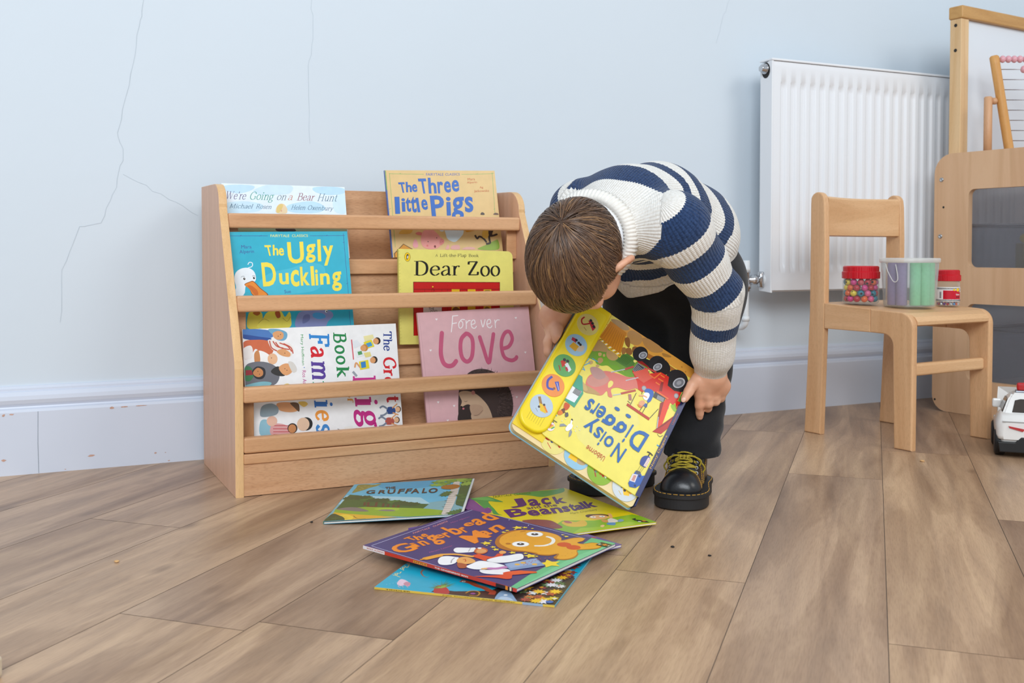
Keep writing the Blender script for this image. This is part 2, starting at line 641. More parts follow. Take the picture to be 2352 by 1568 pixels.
# spacer posts behind the rails
for x0, x1 in ((XL1, XL1 + 0.023), (XR0 - 0.023, XR0)):
    for y, z0, z1 in ((-0.2340, 0.4322, 0.497), (-0.3010, 0.2497, 0.339)) + (((-0.3675, 0.0852, 0.175),) if x0 < 0.5 else ()):
        bm = B(); box(bm, (x0, y, z0), (x1, y + 0.0055, z1), 0.001)
        from_bm('spacer_block', bm, W_end if z0 < 0.1 else W_bx, case, world=True)


# ------------------------------------------------------------------ lettering and printed covers
FONT = bpy.data.fonts.load('<builtin>') if '<builtin>' in bpy.data.fonts else None
_glyph_cache = {}


def sans(txt, bold=0.0, shear=0.0):
    """flat outline letters from the built-in font -> (verts2d, faces)"""
    key = (txt, bold, shear)
    if key in _glyph_cache:
        return _glyph_cache[key]
    cu = bpy.data.curves.new('lettering', 'FONT')
    cu.body = txt
    cu.size = 1.0
    cu.offset = bold
    cu.shear = shear
    cu.resolution_u = 3
    o = bpy.data.objects.new('lettering', cu)
    me = bpy.data.meshes.new_from_object(o)
    vs = [(v.co.x, v.co.y) for v in me.vertices]
    fs = [tuple(p.vertices) for p in me.polygons]
    bpy.data.objects.remove(o)
    bpy.data.meshes.remove(me)
    bpy.data.curves.remove(cu)
    _glyph_cache[key] = (vs, fs)
    return vs, fs


# a small pen-stroke serif alphabet: strokes are ('l' straight | 'c' curve | 'o' closed curve, points); 's' = serif (x, y, half width)
def _ell(cx, cy, rx, ry):
    return [(cx + rx * math.cos(a), cy + ry * math.sin(a)) for a in [PI / 2 + k * PI / 4 for k in range(8)]]


X, CP, AS = 0.46, 0.68, 0.70
GL = {
    'o': (.50, [('o', _ell(.25, .23, .19, .225))]),
    'e': (.47, [('l', [(.07, .26), (.41, .26)]), ('c', [(.41, .26), (.38, .40), (.25, .46), (.11, .38), (.06, .23), (.11, .07), (.26, .0), (.42, .10)])]),
    'a': (.48, [('c', [(.09, .36), (.20, .455), (.32, .43), (.365, .32), (.365, .08), (.40, .01), (.46, .03)]), ('c', [(.36, .27), (.20, .24), (.07, .14), (.11, .01), (.24, .015), (.36, .12)])]),
    'r': (.39, [('l', [(.13, 0), (.13, .45)]), ('s', .13, 0, .11), ('s', .07, .45, .06), ('c', [(.13, .26), (.20, .41), (.29, .455), (.35, .41)])]),
    'n': (.55, [('l', [(.13, 0), (.13, .45)]), ('s', .13, 0, .10), ('s', .07, .45, .06), ('c', [(.13, .28), (.22, .42), (.33, .455), (.42, .37), (.42, .2), (.42, 0)]), ('s', .42, 0, .10)]),
    'm': (.82, [('l', [(.13, 0), (.13, .45)]), ('s', .13, 0, .10), ('s', .07, .45, .06), ('c', [(.13, .28), (.21, .42), (.31, .455), (.40, .37), (.40, .2), (.40, 0)]), ('s', .40, 0, .10), ('c', [(.40, .28), (.49, .42), (.59, .455), (.68, .37), (.68, .2), (.68, 0)]), ('s', .68, 0, .10)]),
    'u': (.55, [('c', [(.13, .45), (.13, .2), (.16, .05), (.25, .0), (.35, .05), (.42, .18)]), ('l', [(.42, .45), (.42, 0)]), ('s', .08, .45, .06), ('s', .37, .45, .06), ('s', .47, 0, .06)]),
    'h': (.55, [('l', [(.13, 0), (.13, AS)]), ('s', .13, 0, .10), ('s', .07, AS, .06), ('c', [(.13, .28), (.22, .42), (.33, .455), (.42, .37), (.42, .2), (.42, 0)]), ('s', .42, 0, .10)]),
    'i': (.27, [('l', [(.13, 0), (.13, .45)]), ('s', .13, 0, .10), ('s', .07, .45, .06), ('d', .13, .62, .055)]),
    'l': (.27, [('l', [(.13, 0), (.13, AS)]), ('s', .13, 0, .10), ('s', .07, AS, .06)]),
    't': (.33, [('c', [(.15, .62), (.15, .3), (.16, .08), (.23, .0), (.31, .05)]), ('s', .16, .44, .13)]),
    'c': (.43, [('c', [(.38, .35), (.32, .44), (.22, .455), (.10, .37), (.06, .22), (.11, .06), (.24, .0), (.38, .1)])]),
    's': (.38, [('c', [(.31, .36), (.27, .44), (.17, .455), (.08, .38), (.10, .28), (.22, .22), (.31, .14), (.28, .03), (.17, .0), (.06, .09)])]),
    'g': (.50, [('o', _ell(.22, .29, .15, .16)), ('c', [(.33, .41), (.40, .46), (.47, .44)]), ('c', [(.12, .16), (.08, .06), (.20, .02), (.36, .0), (.41, -.11), (.28, -.21), (.10, -.19), (.05, -.10), (.13, .0)])]),
    'y': (.48, [('l', [(.08, .45), (.25, .03)]), ('c', [(.41, .45), (.25, .03), (.17, -.16), (.06, -.19)]), ('s', .08, .45, .08), ('s', .40, .45, .08)]),
    'k': (.53, [('l', [(.13, 0), (.13, AS)]), ('s', .13, 0, .10), ('s', .07, AS, .06), ('l', [(.13, .2), (.40, .45)]), ('l', [(.22, .28), (.45, 0)]), ('s', .40, .45, .08), ('s', .45, 0, .08)]),
    'b': (.52, [('l', [(.12, 0), (.12, AS)]), ('s', .06, AS, .06), ('c', [(.12, .30), (.24, .45), (.40, .40), (.45, .22), (.38, .05), (.24, .0), (.12, .10)])]),
    'd': (.53, [('l', [(.40, 0), (.40, AS)]), ('s', .34, AS, .06), ('s', .45, 0, .06), ('c', [(.40, .32), (.29, .455), (.13, .40), (.06, .22), (.12, .05), (.27, .0), (.40, .12)])]),
    'f': (.34, [('c', [(.14, 0), (.14, .4), (.16, .62), (.25, .70), (.34, .66)]), ('s', .14, 0, .10), ('s', .16, .44, .13)]),
    'x': (.48, [('l', [(.08, .45), (.40, 0)]), ('l', [(.40, .45), (.08, 0)]), ('s', .08, .45, .08), ('s', .40, .45, .08), ('s', .08, 0, .08), ('s', .40, 0, .08)]),
    'D': (.74, [('l', [(.17, 0), (.17, CP)]), ('s', .12, 0, .10), ('s', .12, CP, .10), ('c', [(.17, CP), (.40, CP), (.60, .56), (.66, .34), (.60, .12), (.40, 0), (.17, 0)])]),
    'Z': (.62, [('l', [(.07, .655), (.54, .655)]), ('Z', [(.51, .67), (.09, .01)]), ('l', [(.06, .02), (.56, .02)]), ('l', [(.08, .66), (.06, .52)]), ('l', [(.55, .02), (.57, .17)])]),
    'B': (.62, [('l', [(.15, 0), (.15, CP)]), ('s', .10, 0, .10), ('s', .10, CP, .10), ('c', [(.15, CP), (.38, CP), (.49, .54), (.40, .38), (.15, .365)]), ('c', [(.15, .365), (.44, .36), (.56, .19), (.44, .0), (.15, 0)])]),
    'F': (.58, [('l', [(.15, 0), (.15, CP)]), ('s', .15, 0, .12), ('s', .10, CP, .10), ('l', [(.15, .66), (.52, .66)]), ('l', [(.52, .67), (.54, .52)]), ('l', [(.15, .36), (.40, .36)]), ('l', [(.40, .45), (.40, .27)])]),
    'G': (.70, [('c', [(.58, .50), (.52, .64), (.36, .69), (.16, .58), (.07, .34), (.15, .10), (.36, .0), (.56, .08)]), ('l', [(.57, .30), (.57, .05)]), ('s', .56, .30, .10)]),
    'H': (.74, [('l', [(.15, 0), (.15, CP)]), ('l', [(.58, 0), (.58, CP)]), ('l', [(.15, .35), (.58, .35)]), ('s', .15, 0, .11), ('s', .15, CP, .11), ('s', .58, 0, .11), ('s', .58, CP, .11)]),
    'M': (.88, [('l', [(.15, 0), (.15, CP)]), ('l', [(.15, CP), (.42, .06)]), ('l', [(.42, .06), (.70, CP)]), ('l', [(.72, 0), (.72, CP)]), ('s', .15, 0, .09), ('s', .12, CP, .08), ('s', .72, 0, .11), ('s', .74, CP, .08)]),
    'O': (.74, [('o', _ell(.36, .34, .29, .34))]),
    'R': (.68, [('l', [(.15, 0), (.15, CP)]), ('s', .15, 0, .11), ('s', .10, CP, .10), ('c', [(.15, CP), (.40, CP), (.51, .52), (.41, .36), (.15, .34)]), ('l', [(.34, .34), (.60, 0)]), ('s', .62, 0, .06)]),
    'T': (.62, [('l', [(.30, 0), (.30, CP)]), ('s', .30, 0, .12), ('l', [(.04, .66), (.56, .66)]), ('l', [(.05, .67), (.03, .50)]), ('l', [(.55, .67), (.57, .50)])]),
    'W': (.98, [('l', [(.08, CP), (.28, 0)]), ('l', [(.28, 0), (.47, CP)]), ('l', [(.44, CP), (.66, 0)]), ('l', [(.66, 0), (.86, CP)]), ('s', .09, CP, .10), ('s', .46, CP, .10), ('s', .86, CP, .09)]),
    'A': (.70, [('l', [(.08, 0), (.34, CP)]), ('l', [(.34, CP), (.60, 0)]), ('l', [(.18, .23), (.50, .23)]), ('s', .08, 0, .09), ('s', .60, 0, .10)]),
    'L': (.58, [('l', [(.15, 0), (.15, CP)]), ('s', .15, CP, .11), ('s', .10, 0, .10), ('l', [(.15, .02), (.50, .02)]), ('l', [(.50, .02), (.53, .18)])]),
    "'": (.20, [('l', [(.10, .70), (.07, .54)])]),
    '-': (.32, [('l', [(.05, .24), (.27, .24)])]),
    ' ': (.30, []),
}


def ribbon(pts, wf, closed=False):
    """polyline -> list of quads, width from wf(direction, t)"""
    n = len(pts)
    L, Rr = [], []
    for i, p in enumerate(pts):
        a = pts[(i - 1) % n] if (closed or i > 0) else p
        b = pts[(i + 1) % n] if (closed or i < n - 1) else p
        dx, dy = b[0] - a[0], b[1] - a[1]
        l = math.hypot(dx, dy) or 1e-9
        dx, dy = dx / l, dy / l
        w = wf(dx, dy, i / max(1, n - 1)) / 2
        L.append((p[0] - dy * w, p[1] + dx * w))
        Rr.append((p[0] + dy * w, p[1] - dx * w))
    m = n if closed else n - 1
    return [(L[i], L[(i + 1) % n], Rr[(i + 1) % n], Rr[i]) for i in range(m)]


def cat2(pts, n=5, closed=False):
    return [(p.x, p.y) for p in catmull([(a, b, 0) for a, b in pts], n, closed)]


def serif(txt, thick=.085, thin=.028, slant=0.0, sw=.025, mono=False):
    """pen-stroke letters -> list of quads in em units"""
    polys = []
    x = 0.0
    ca, sa = math.cos(0.3), math.sin(0.3)

    def wf(dx, dy, t):
        return thin + (thick - thin) * abs(dx * sa * 0.45 - dy)
    for ch in txt:
        adv, st = GL.get(ch, GL['o'])
        for s in st:
            if s[0] in 'lZ':
                ps = s[1]
                if s[0] == 'Z':
                    q = ribbon(ps, lambda dx, dy, t: thick * 1.0)
                else:
                    up = len(ps) == 2 and ps[1][0] > ps[0][0] + .05 and ps[1][1] > ps[0][1] + .1
                    q = ribbon(ps, (lambda dx, dy, t: thin * 1.2) if up else wf)
            elif s[0] == 'c':
                q = ribbon(cat2(s[1], 6), wf)
            elif s[0] == 'o':
                q = ribbon(cat2(s[1], 5, True), wf, True)
            elif s[0] == 's':
                if mono: continue
                q = [((s[1] - s[3], s[2] - sw / 2), (s[1] + s[3], s[2] - sw / 2), (s[1] + s[3], s[2] + sw / 2), (s[1] - s[3], s[2] + sw / 2))]
            elif s[0] == 'd':
                q = [tuple((s[1] + s[3] * math.cos(k * PI / 5), s[2] + s[3] * math.sin(k * PI / 5)) for k in range(10))]
            polys += [tuple((px + x + slant * py, py) for px, py in poly) for poly in q]
        x += adv
    return polys


class Art:
    """flat printed artwork in millimetres on a cover: u to the right, v up, from the lower left corner"""
    STEP = 0.006

    def __init__(self, w, h, foot=0.0):
        self.w, self.h, self.foot = w * 1000, h * 1000, foot * 1000
        self.v, self.f, self.mi, self.mats = [], [], [], []
        self.layer = 1
        self.clip = True

    def _m(self, col):
        m = ink(col) if isinstance(col, str) else col
        if m not in self.mats:
            self.mats.append(m)
        return self.mats.index(m)

    def _clip(self, pts):
        for ax, lim, sg in ((0, 0.0, 1), (0, self.w, -1), (1, self.foot, 1), (1, self.h, -1)):
            out = []
            n = len(pts)
            for i in range(n):
                a, b = pts[i], pts[(i + 1) % n]
                ia, ib = (a[ax] - lim) * sg >= 0, (b[ax] - lim) * sg >= 0
                if ia: out.append(a)
                if ia != ib:
                    t = (lim - a[ax]) / (b[ax] - a[ax])
                    out.append((a[0] + (b[0] - a[0]) * t, a[1] + (b[1] - a[1]) * t))
            pts = out
            if len(pts) < 3:
                return []
        return pts

    def polys(self, ps, col):
        z = self.layer * self.STEP
        self.layer += 1
        k = self._m(col)
        for ip, p in enumerate(ps):
            zi = z + (ip % 8) * self.STEP * 0.11          # keeps overlapping strokes of one colour apart
            if self.clip:
                p = self._clip(list(p))
            if len(p) < 3: continue
            ar = sum(p[i][0] * p[(i + 1) % len(p)][1] - p[(i + 1) % len(p)][0] * p[i][1] for i in range(len(p)))
            if abs(ar) < 1e-5: continue
            if ar < 0: p = p[::-1]
            i0 = len(self.v)
            self.v += [(a, b, zi) for a, b in p]
            self.f.append(tuple(range(i0, i0 + len(p))))
            self.mi.append(k)
        return self

    def poly(self, pts, col): return self.polys([pts], col)

    def blob(self, pts, col, n=5): return self.polys([cat2(pts, n, True)], col)

    def ell(self, c, rx, ry, col, ang=0.0, n=24):
        ca, sa = math.cos(ang), math.sin(ang)
        return self.polys([[(c[0] + rx * math.cos(t) * ca - ry * math.sin(t) * sa, c[1] + rx * math.cos(t) * sa + ry * math.sin(t) * ca) for t in [2 * PI * k / n for k in range(n)]]], col)

    def dots(self, cs, r, col, n=8):
        return self.polys([[(c[0] + r * math.cos(2 * PI * k / n), c[1] + r * math.sin(2 * PI * k / n)) for k in range(n)] for c in cs], col)

    def line(self, pts, w, col, smooth=False, taper=False, closed=False):
        if smooth: pts = cat2(pts, 6, closed)
        return self.polys(ribbon(pts, (lambda dx, dy, t: w * (1.05 - t)) if taper else (lambda dx, dy, t: w), closed), col)

    def brush(self, pts, w, col, smooth=True):
        """round ended stroke"""
        if smooth: pts = cat2(pts, 7)
        self.polys(ribbon(pts, lambda dx, dy, t: w), col)
        for e in (pts[0], pts[-1]):
            self.polys([[(e[0] + w / 2 * math.cos(2 * PI * k / 14), e[1] + w / 2 * math.sin(2 * PI * k / 14)) for k in range(14)]], col)
        return self

    def star(self, c, r, col, n=5, inner=0.45, a0=0.3):
        return self.poly([(c[0] + (r if k % 2 == 0 else r * inner) * math.cos(a0 + PI * k / n), c[1] + (r if k % 2 == 0 else r * inner) * math.sin(a0 + PI * k / n)) for k in range(2 * n)], col)

    def _place(self, polys, q):
        xs = [p[0] for poly in polys for p in poly]; ys = [p[1] for poly in polys for p in poly]
        x0, x1, y0, y1 = min(xs), max(xs), min(ys), max(ys)
        bl, br, tl = q
        out = []
        for poly in polys:
            out.append([(bl[0] + (br[0] - bl[0]) * (a - x0) / (x1 - x0) + (tl[0] - bl[0]) * (b - y0) / (y1 - y0),
                         bl[1] + (br[1] - bl[1]) * (a - x0) / (x1 - x0) + (tl[1] - bl[1]) * (b - y0) / (y1 - y0)) for a, b in poly])
        return out

    def text(self, txt, q, col, bold=0.0, shear=0.0):
        """q = lower left, lower right, upper left corner of the inked box"""
        vs, fs = sans(txt, bold, shear)
        return self.polys(self._place([[vs[i] for i in f] for f in fs], q), col)

    def serif(self, txt, q, col, **kw):
        return self.polys(self._place(serif(txt, **kw), q), col)

    def script(self, strokes, w, col):
        for s in strokes:
            self.brush(s, w, col)
        return self

    def build(self, name, parent, O, EX, EY, lift=0.0):
        """O, EX, EY already in the parent's frame"""
        EX, EY = Vector(EX), Vector(EY)
        N = EX.cross(EY)
        O = Vector(O)
        me = bpy.data.meshes.new(name)
        me.from_pydata([O + EX * (a / 1000) + EY * (b / 1000) + N * (c / 1000 + lift) for a, b, c in self.v], [], self.f)
        for p, m in zip(me.polygons, self.mi):
            p.material_index = m
        return link_mesh(name, me, self.mats, parent)


M_page = plain('page_edges', '#D9D6CF', rough=0.8, vary=0.10, scale=900)


def book(name, pose, label, cover, back=None, spine=None, thick=0.005, corner=0.0, spine_side='L', card=0.0007, group=None, art=None, foot=0.0, cat='book'):
    """a closed book: pages, front cover, back cover, spine; the pose's plane is the front of the cover"""
    Ov, EX, EY = Vector(pose['O']), Vector(pose['EX']).normalized(), Vector(pose['EY']).normalized()
    w, h = pose['w'], pose['h']
    N = EX.cross(EY).normalized()
    root = thing(name, Ov - N * thick, label, cat, 0.0, group)
    off = root.location.copy()
    back = back or cover
    spine = spine or cover

    def slab(nm, u0, u1, v0, v1, n0, n1, m, bev=0.0, rc=0.0):
        bm = B()
        pts = round_rect(u1 - u0, v1 - v0, rc, 5, u0, v0) if rc else [(u0, v0), (u1, v0), (u1, v1), (u0, v1)]
        prism(bm, pts, n0, n1, 'Z', bevel=bev, seg=1)
        for v in bm.verts:
            v.co = (Ov + EX * v.co.x + EY * v.co.y + N * v.co.z) - off
        bmesh.ops.recalc_face_normals(bm, faces=bm.faces)
        return from_bm(nm, bm, m, root)
    rc = [0, corner, corner, 0] if corner else 0.0
    slab('pages', 0.0006, w - 0.0008, foot + 0.0008, h - 0.0008, -thick + card, -card, M_page, 0.0, [0, corner * .9, corner * .9, 0] if corner else 0.0)
    slab('front_cover', 0, w, foot, h, -card, 0, ink(cover), 0.0, rc)
    slab('back_cover', 0, w, foot, h, -thick, -thick + card, ink(back), 0.0, rc)
    slab('spine', -0.0007, 0.0005, foot, h, -thick + 0.0001, -0.0001, ink(spine))
    if art:
        art.build('cover_print', root, Ov - off, EX, EY, 0.00002)
    return root


# ------------------------------------------------------------------ books on the display
# 1 pale watercolour sky book, top tier left
p = dict(O=(0.38, -0.213, 0.4324), EX=(1, -0.0012, -0.0047), EY=(0.0049, 0.2422, 0.9702), w=0.2526, h=0.1567)
a = Art(p['w'], p['h'], 0.0035)
q = [(-12.4,155.6), (254.6,156.9), (252.9,100.5), (251.2,60.4), (2.0,57.1)]
for pts, c in (([(4.2,151.1), (32.8,154.8), (63.6,153.0), (58.7,144.0), (31.9,136.2), (6.0,142.4)], '#C3E1F3'), ([(63.2,144.1), (95.2,156.9), (140.6,155.6), (135.0,139.3), (98.4,134.7), (71.6,135.1)], '#CFE6F5'), ([(186.8,154.0), (229.5,156.6), (251.9,152.5), (250.0,142.7), (218.7,138.2), (190.8,143.3)], '#BBDDF2'), ([(4.7,114.7), (44.2,120.3), (79.4,114.3), (69.7,100.1), (29.8,95.8), (3.8,96.4)], '#CBE6F4'), ([(133.6,115.6), (180.2,123.9), (207.5,112.7), (195.0,100.5), (150.8,98.3), (128.3,103.7)], '#BFE0F2'), ([(230.3,134.9), (254.6,140.4), (252.3,101.7), (230.3,101.2), (224.4,117.9)], '#CFE8F6')):
    a.blob(pts, c)
a.poly([(-18.7,73.2), (252.4,77.7), (251.1,59.7), (-19.5,56.2)], '#A9B58E')
a.blob([(107.6,58.5), (103.5,65.9), (121.7,69.0), (139.6,65.3), (141.5,59.0)], '#4A3F3A')
for wd, qq, cc in (('We\'re', [(8.2,124.0), (46.6,123.7), (9.8,140.6)], '#5B4A78'), ('Going', [(54.1,118.7), (102.5,118.8), (56.4,141.1)], '#3F9A86'), ('on', [(108.7,124.4), (127.3,124.7), (110.2,135.0)], '#6E7F86'), ('a', [(131.4,124.8), (140.5,124.8), (132.5,135.4)], '#C9856A'), ('Bear', [(149.0,124.8), (186.8,124.8), (151.2,141.0)], '#8E3C48'), ('Hunt', [(191.9,124.5), (234.8,124.6), (194.4,141.1)], '#5C7C8E')):
    a.serif(wd, qq, cc, slant=.28, thick=.07, thin=.026)
a.serif('Michael', [(12.9,105.3), (59.3,105.4), (14.5,115.0)], '#4C6C86', slant=.25, thick=.075, thin=.04)
a.serif('Rosen', [(65.1,105.6), (96.3,105.3), (66.5,115.1)], '#4C6C86', slant=.25, thick=.075, thin=.04)
a.serif('Helen', [(136.4,105.1), (165.5,105.0), (138.1,115.3)], '#4C6C86', slant=.25, thick=.075, thin=.04)
a.serif('Oxenbury', [(170.7,102.8), (224.5,102.1), (172.7,115.4)], '#4C6C86', slant=.25, thick=.075, thin=.04)
# a small fair head looking up
a.blob([(106.4,97.4), (106.4,107.9), (113.2,116.3), (122.3,116.5), (128.1,108.4), (128.8,103.7), (125.6,96.6)], '#E9CFA6')
a.blob([(107.2,98.6), (107.8,109.1), (114.3,115.6), (121.0,114.8), (117.5,105.8), (112.2,98.7)], '#E2C57A')
a.ell([(116.4,102.3)][0], 1.5, 2.2, '#DDA98A')
book('picture_book', p, 'wide picture book with pale watercolour sky cover, top tier left', '#E4EFF7', '#DCE8F0', '#D5E3EE', 0.005, art=a, foot=0.0035)

# 2 sand coloured fairytale book, top tier right
p = dict(O=(0.7264, -0.213, 0.4325), EX=(0.9995, 0.0053, 0.0297), EY=(-0.0302, 0.1764, 0.9838), w=0.2585, h=0.1918)
a = Art(p['w'], p['h'], 0.003)
for l in ([(8.7,184.3), (88.4,183.3)], [(177.4,183.3), (253.3,185.0)], [(10.0,185.3), (7.8,24.7)], [(252.2,188.1), (248.7,95.6)]):
    a.line(l, 0.8, '#63A85A')
for c in [(33.7,184.4), (213.7,184.1), (248.3,104.4), (254.1,185.5), (3.8,107.5)]:
    a.line([(c[0] - 2, c[1] - .6), (c[0] + 2, c[1] + 1)], 0.7, '#63A85A')
a.text('FAIRYTALE', [(93.2,180.1), (134.0,180.2), (93.8,185.8)], '#3B62A8', .008)
a.text('CLASSICS', [(138.0,180.4), (172.6,180.8), (138.6,185.9)], '#3B62A8', .008)
B1 = '#1B63B8'
B0 = '#263C8C'
for dx, cc in ((-3, B0), (0, B1)):
    k = dx
    for ch, qq in (('T', [(30.9,142.3), (44.8,142.9), (28.1,164.9)]), ('h', [(44.4,143.4), (57.1,144.1), (45.3,165.9)]), ('e', [(58.3,143.3), (69.9,144.3), (58.7,160.5)]),
                   ('T', [(76.4,140.3), (94.4,140.7), (74.0,173.2)]), ('h', [(96.2,140.4), (114.3,140.6), (97.1,175.2)]), ('r', [(117.7,140.6), (130.7,141.0), (118.0,166.5)]), ('e', [(132.6,141.7), (148.4,142.4), (133.7,167.3)]), ('e', [(151.2,143.4), (168.2,144.8), (152.1,169.7)]),
                   ('l', [(15.2,96.5), (25.8,96.8), (16.8,133.4)]), ('i', [(30.7,101.1), (38.8,101.5), (31.8,130.1)]), ('t', [(40.2,100.2), (51.4,101.0), (41.2,131.8)]), ('t', [(51.8,98.4), (64.1,99.4), (52.7,133.1)]), ('l', [(66.4,99.4), (72.1,99.8), (64.4,130.6)]), ('e', [(76.6,104.1), (90.5,104.9), (76.3,127.3)]),
                   ('P', [(98.0,87.9), (129.2,88.7), (97.7,135.3)]), ('i', [(132.6,91.1), (143.1,91.4), (135.1,132.5)]), ('g', [(143.8,78.6), (171.8,79.3), (149.4,131.7)]), ('s', [(177.5,97.1), (197.1,98.3), (179.1,132.2)])):
        qq = [(x + k * .18, y - k * .12) for x, y in qq]
        a.text(ch, qq, cc, .022)
for wd, qq in (('Mara', [(190.6,169.2), (208.1,170.0), (190.6,174.8)]), ('Alperin', [(188.1,161.2), (212.4,162.2), (188.2,167.2)]), ('Ag', [(217.5,150.1), (226.2,150.5), (217.7,156.1)]), ('Jatkowska', [(203.1,141.6), (239.5,142.4), (203.3,148.1)])):
    a.text(wd, qq, '#C8693C', 0.0)
# pig, clouds, brick house corner, hill, dark running animal
a.blob([(18.7,54.3), (26.8,61.4), (49.5,62.1), (43.7,53.8), (23.5,53.0)], '#D9A84E')
a.blob([(125.1,61.7), (142.3,63.8), (165.6,60.9), (167.2,50.9), (158.3,41.3), (146.9,33.0), (136.6,34.5), (128.1,40.8), (125.4,51.9)], '#D5E3E6')
a.blob([(112.1,62.0), (118.7,63.1), (124.2,60.5), (119.4,56.4), (113.5,57.5)], '#CFE0E5')
a.blob([(197.9,15.0), (220.4,24.8), (240.3,33.0), (249.1,34.0), (246.7,12.8)], '#8FB043')
a.blob([(56.3,53.5), (62.9,56.9), (70.4,55.1), (71.1,49.5), (62.2,49.7)], '#D97F77')
a.blob([(85.1,61.3), (90.5,64.9), (95.3,61.1), (91.0,57.1)], '#D97F77')
a.blob([(69.9,50.7), (75.9,59.1), (92.8,61.9), (103.7,54.8), (111.7,44.9), (117.5,38.6), (112.5,27.8), (104.0,20.7), (85.8,18.3), (71.1,24.1), (66.7,36.3)], '#E89B92')
a.blob([(109.4,35.2), (113.8,40.4), (120.3,37.8), (119.3,31.2), (112.4,26.5), (108.8,29.1)], '#DE837C')
a.dots([(112.5,33.1), (116.8,34.0)], 1.0, '#A94F4D')
a.dots([(83.1,34.9), (103.7,42.6)], 1.2, '#3A2A28')
a.ell([(97.9,23.8)][0], 2.4, 3.0, '#7A2F30')
a.ell([(80.5,26.2)][0], 2.4, 2.2, '#E07A74')
a.blob([(47.6,29.6), (53.8,41.4), (58.9,34.1), (58.9,24.4), (50.7,22.7)], '#E8A0A4')
a.blob([(121.8,17.7), (128.0,27.3), (130.7,23.6), (129.0,17.0)], '#E8A9A0')
a.blob([(134.8,17.4), (138.1,24.6), (153.9,25.4), (154.3,16.3)], '#E2A8A0')
a.blob([(160.8,16.1), (171.9,20.7), (187.7,19.5), (189.9,15.2)], '#E3AEA5')
a.poly([(3.4,11.7), (26.5,32.1), (46.6,20.0), (45.0,3.2), (3.7,2.2)], '#7E5A22')
a.poly([(5.8,11.1), (26.8,30.1), (45.2,18.6), (43.7,3.2), (5.8,3.3)], '#D79326')
a.poly([(169.5,59.5), (190.7,59.8), (194.4,56.5), (175.5,53.7)], '#D7952E')
a.line([(194.6,46.6), (199.2,39.0), (205.0,43.1), (213.9,38.7), (221.0,29.7)], 4.2, '#3E3530', True)
a.line([(219.2,26.1), (228.9,28.3), (228.4,35.8), (228.6,49.5)], 4.5, '#3E3530', True)
a.blob([(217.4,58.5), (228.2,58.3), (228.3,47.0), (221.9,38.4), (212.8,41.2), (212.4,49.9)], '#E0B652')
a.blob([(229.5,58.3), (240.4,58.0), (236.4,46.8), (247.5,49.1), (248.5,45.3), (233.1,41.9), (227.7,47.0)], '#443A35')
a.blob([(213.1,92.3), (216.3,97.3), (221.6,96.0), (222.4,91.7)], '#4A403A')
a.blob([(244.2,91.9), (248.7,95.6), (255.4,94.7), (256.4,91.2)], '#6A5244')
a.line([(1.3,190.9), (0.2,100.3)], 1.4, '#3E9A50')
a.line([(0.8,148.5), (0.1,3.5)], 1.6, '#3C66B0')
book('picture_book', p, 'sand coloured fairytale book with blue title and pink pig, top tier right', '#DDBC7F', '#CFAE74', '#3C66B0', 0.0055, art=a, foot=0.003)

# 3 turquoise duckling book, middle tier left
p = dict(O=(0.3862, -0.293, 0.25), EX=(0.9999, 0.0026, 0.0138), EY=(-0.0141, 0.1868, 0.9823), w=0.2338, h=0.2404)
a = Art(p['w'], p['h'], 0.003)
a.blob([(115.3,167.3), (149.4,177.8), (182.5,165.9), (168.3,125.8), (123.0,116.1), (68.3,115.6), (48.1,135.9), (70.9,157.3)], '#45B9D0')
YW = '#F5DF4F'
for l in ([(-0.5,232.6), (73.0,232.2)], [(156.8,231.6), (228.7,231.7)], [(225.7,235.9), (227.0,111.6)], [(225.9,77.8), (226.8,47.4)]):
    a.line(l, 0.75, '#3D4C93')
for c in [(19.7,232.9), (58.3,232.3), (190.6,232.0), (225.3,217.5), (225.9,133.1)]:
    a.line([(c[0] - 2, c[1] - .8), (c[0] + 2, c[1] + 1)], 0.7, '#3D4C93')
a.text('FAIRYTALE', [(77.7,229.7), (115.0,229.4), (78.0,234.9)], '#E7E58A', .006)
a.text('CLASSICS', [(120.3,229.4), (152.3,229.4), (120.7,234.6)], '#E7E58A', .006)
a.text('Mara', [(19.9,207.4), (39.5,207.6), (19.9,214.2)], '#3E5C9E', 0.0)
a.text('Alperin', [(15.8,195.6), (43.6,196.5), (15.9,204.4)], '#3E5C9E', 0.0)
a.text('Sue', [(98.0,117.3), (110.9,117.6), (98.0,123.9)], '#3E5C9E', .002)
for ch, qq in (('T', [(68.3,192.2), (80.8,192.4), (64.5,213.5)]), ('h', [(80.3,192.9), (91.1,193.1), (81.0,214.1)]), ('e', [(91.9,191.8), (102.4,192.5), (92.0,207.3)]),
               ('U', [(109.7,175.5), (142.2,176.2), (109.5,219.2)]), ('g', [(144.9,176.6), (164.7,177.5), (146.6,214.3)]), ('l', [(169.4,179.2), (176.2,179.6), (170.7,223.8)]), ('y', [(180.5,170.4), (202.0,171.4), (181.1,210.7)]),
               ('D', [(57.5,131.7), (84.6,132.7), (56.1,179.1)]), ('u', [(89.5,134.3), (108.3,134.7), (89.6,157.3)]), ('c', [(111.9,129.2), (128.8,130.1), (112.4,162.9)]), ('k', [(131.7,131.3), (149.8,131.9), (131.9,169.2)]), ('l', [(152.9,130.7), (159.7,131.0), (152.9,169.9)]), ('i', [(161.4,130.9), (166.9,131.2), (161.9,163.0)]), ('n', [(171.0,132.0), (190.5,132.8), (171.3,154.9)]), ('g', [(194.5,117.8), (214.7,119.0), (195.0,157.0)])):
    a.text(ch, qq, YW, .025)
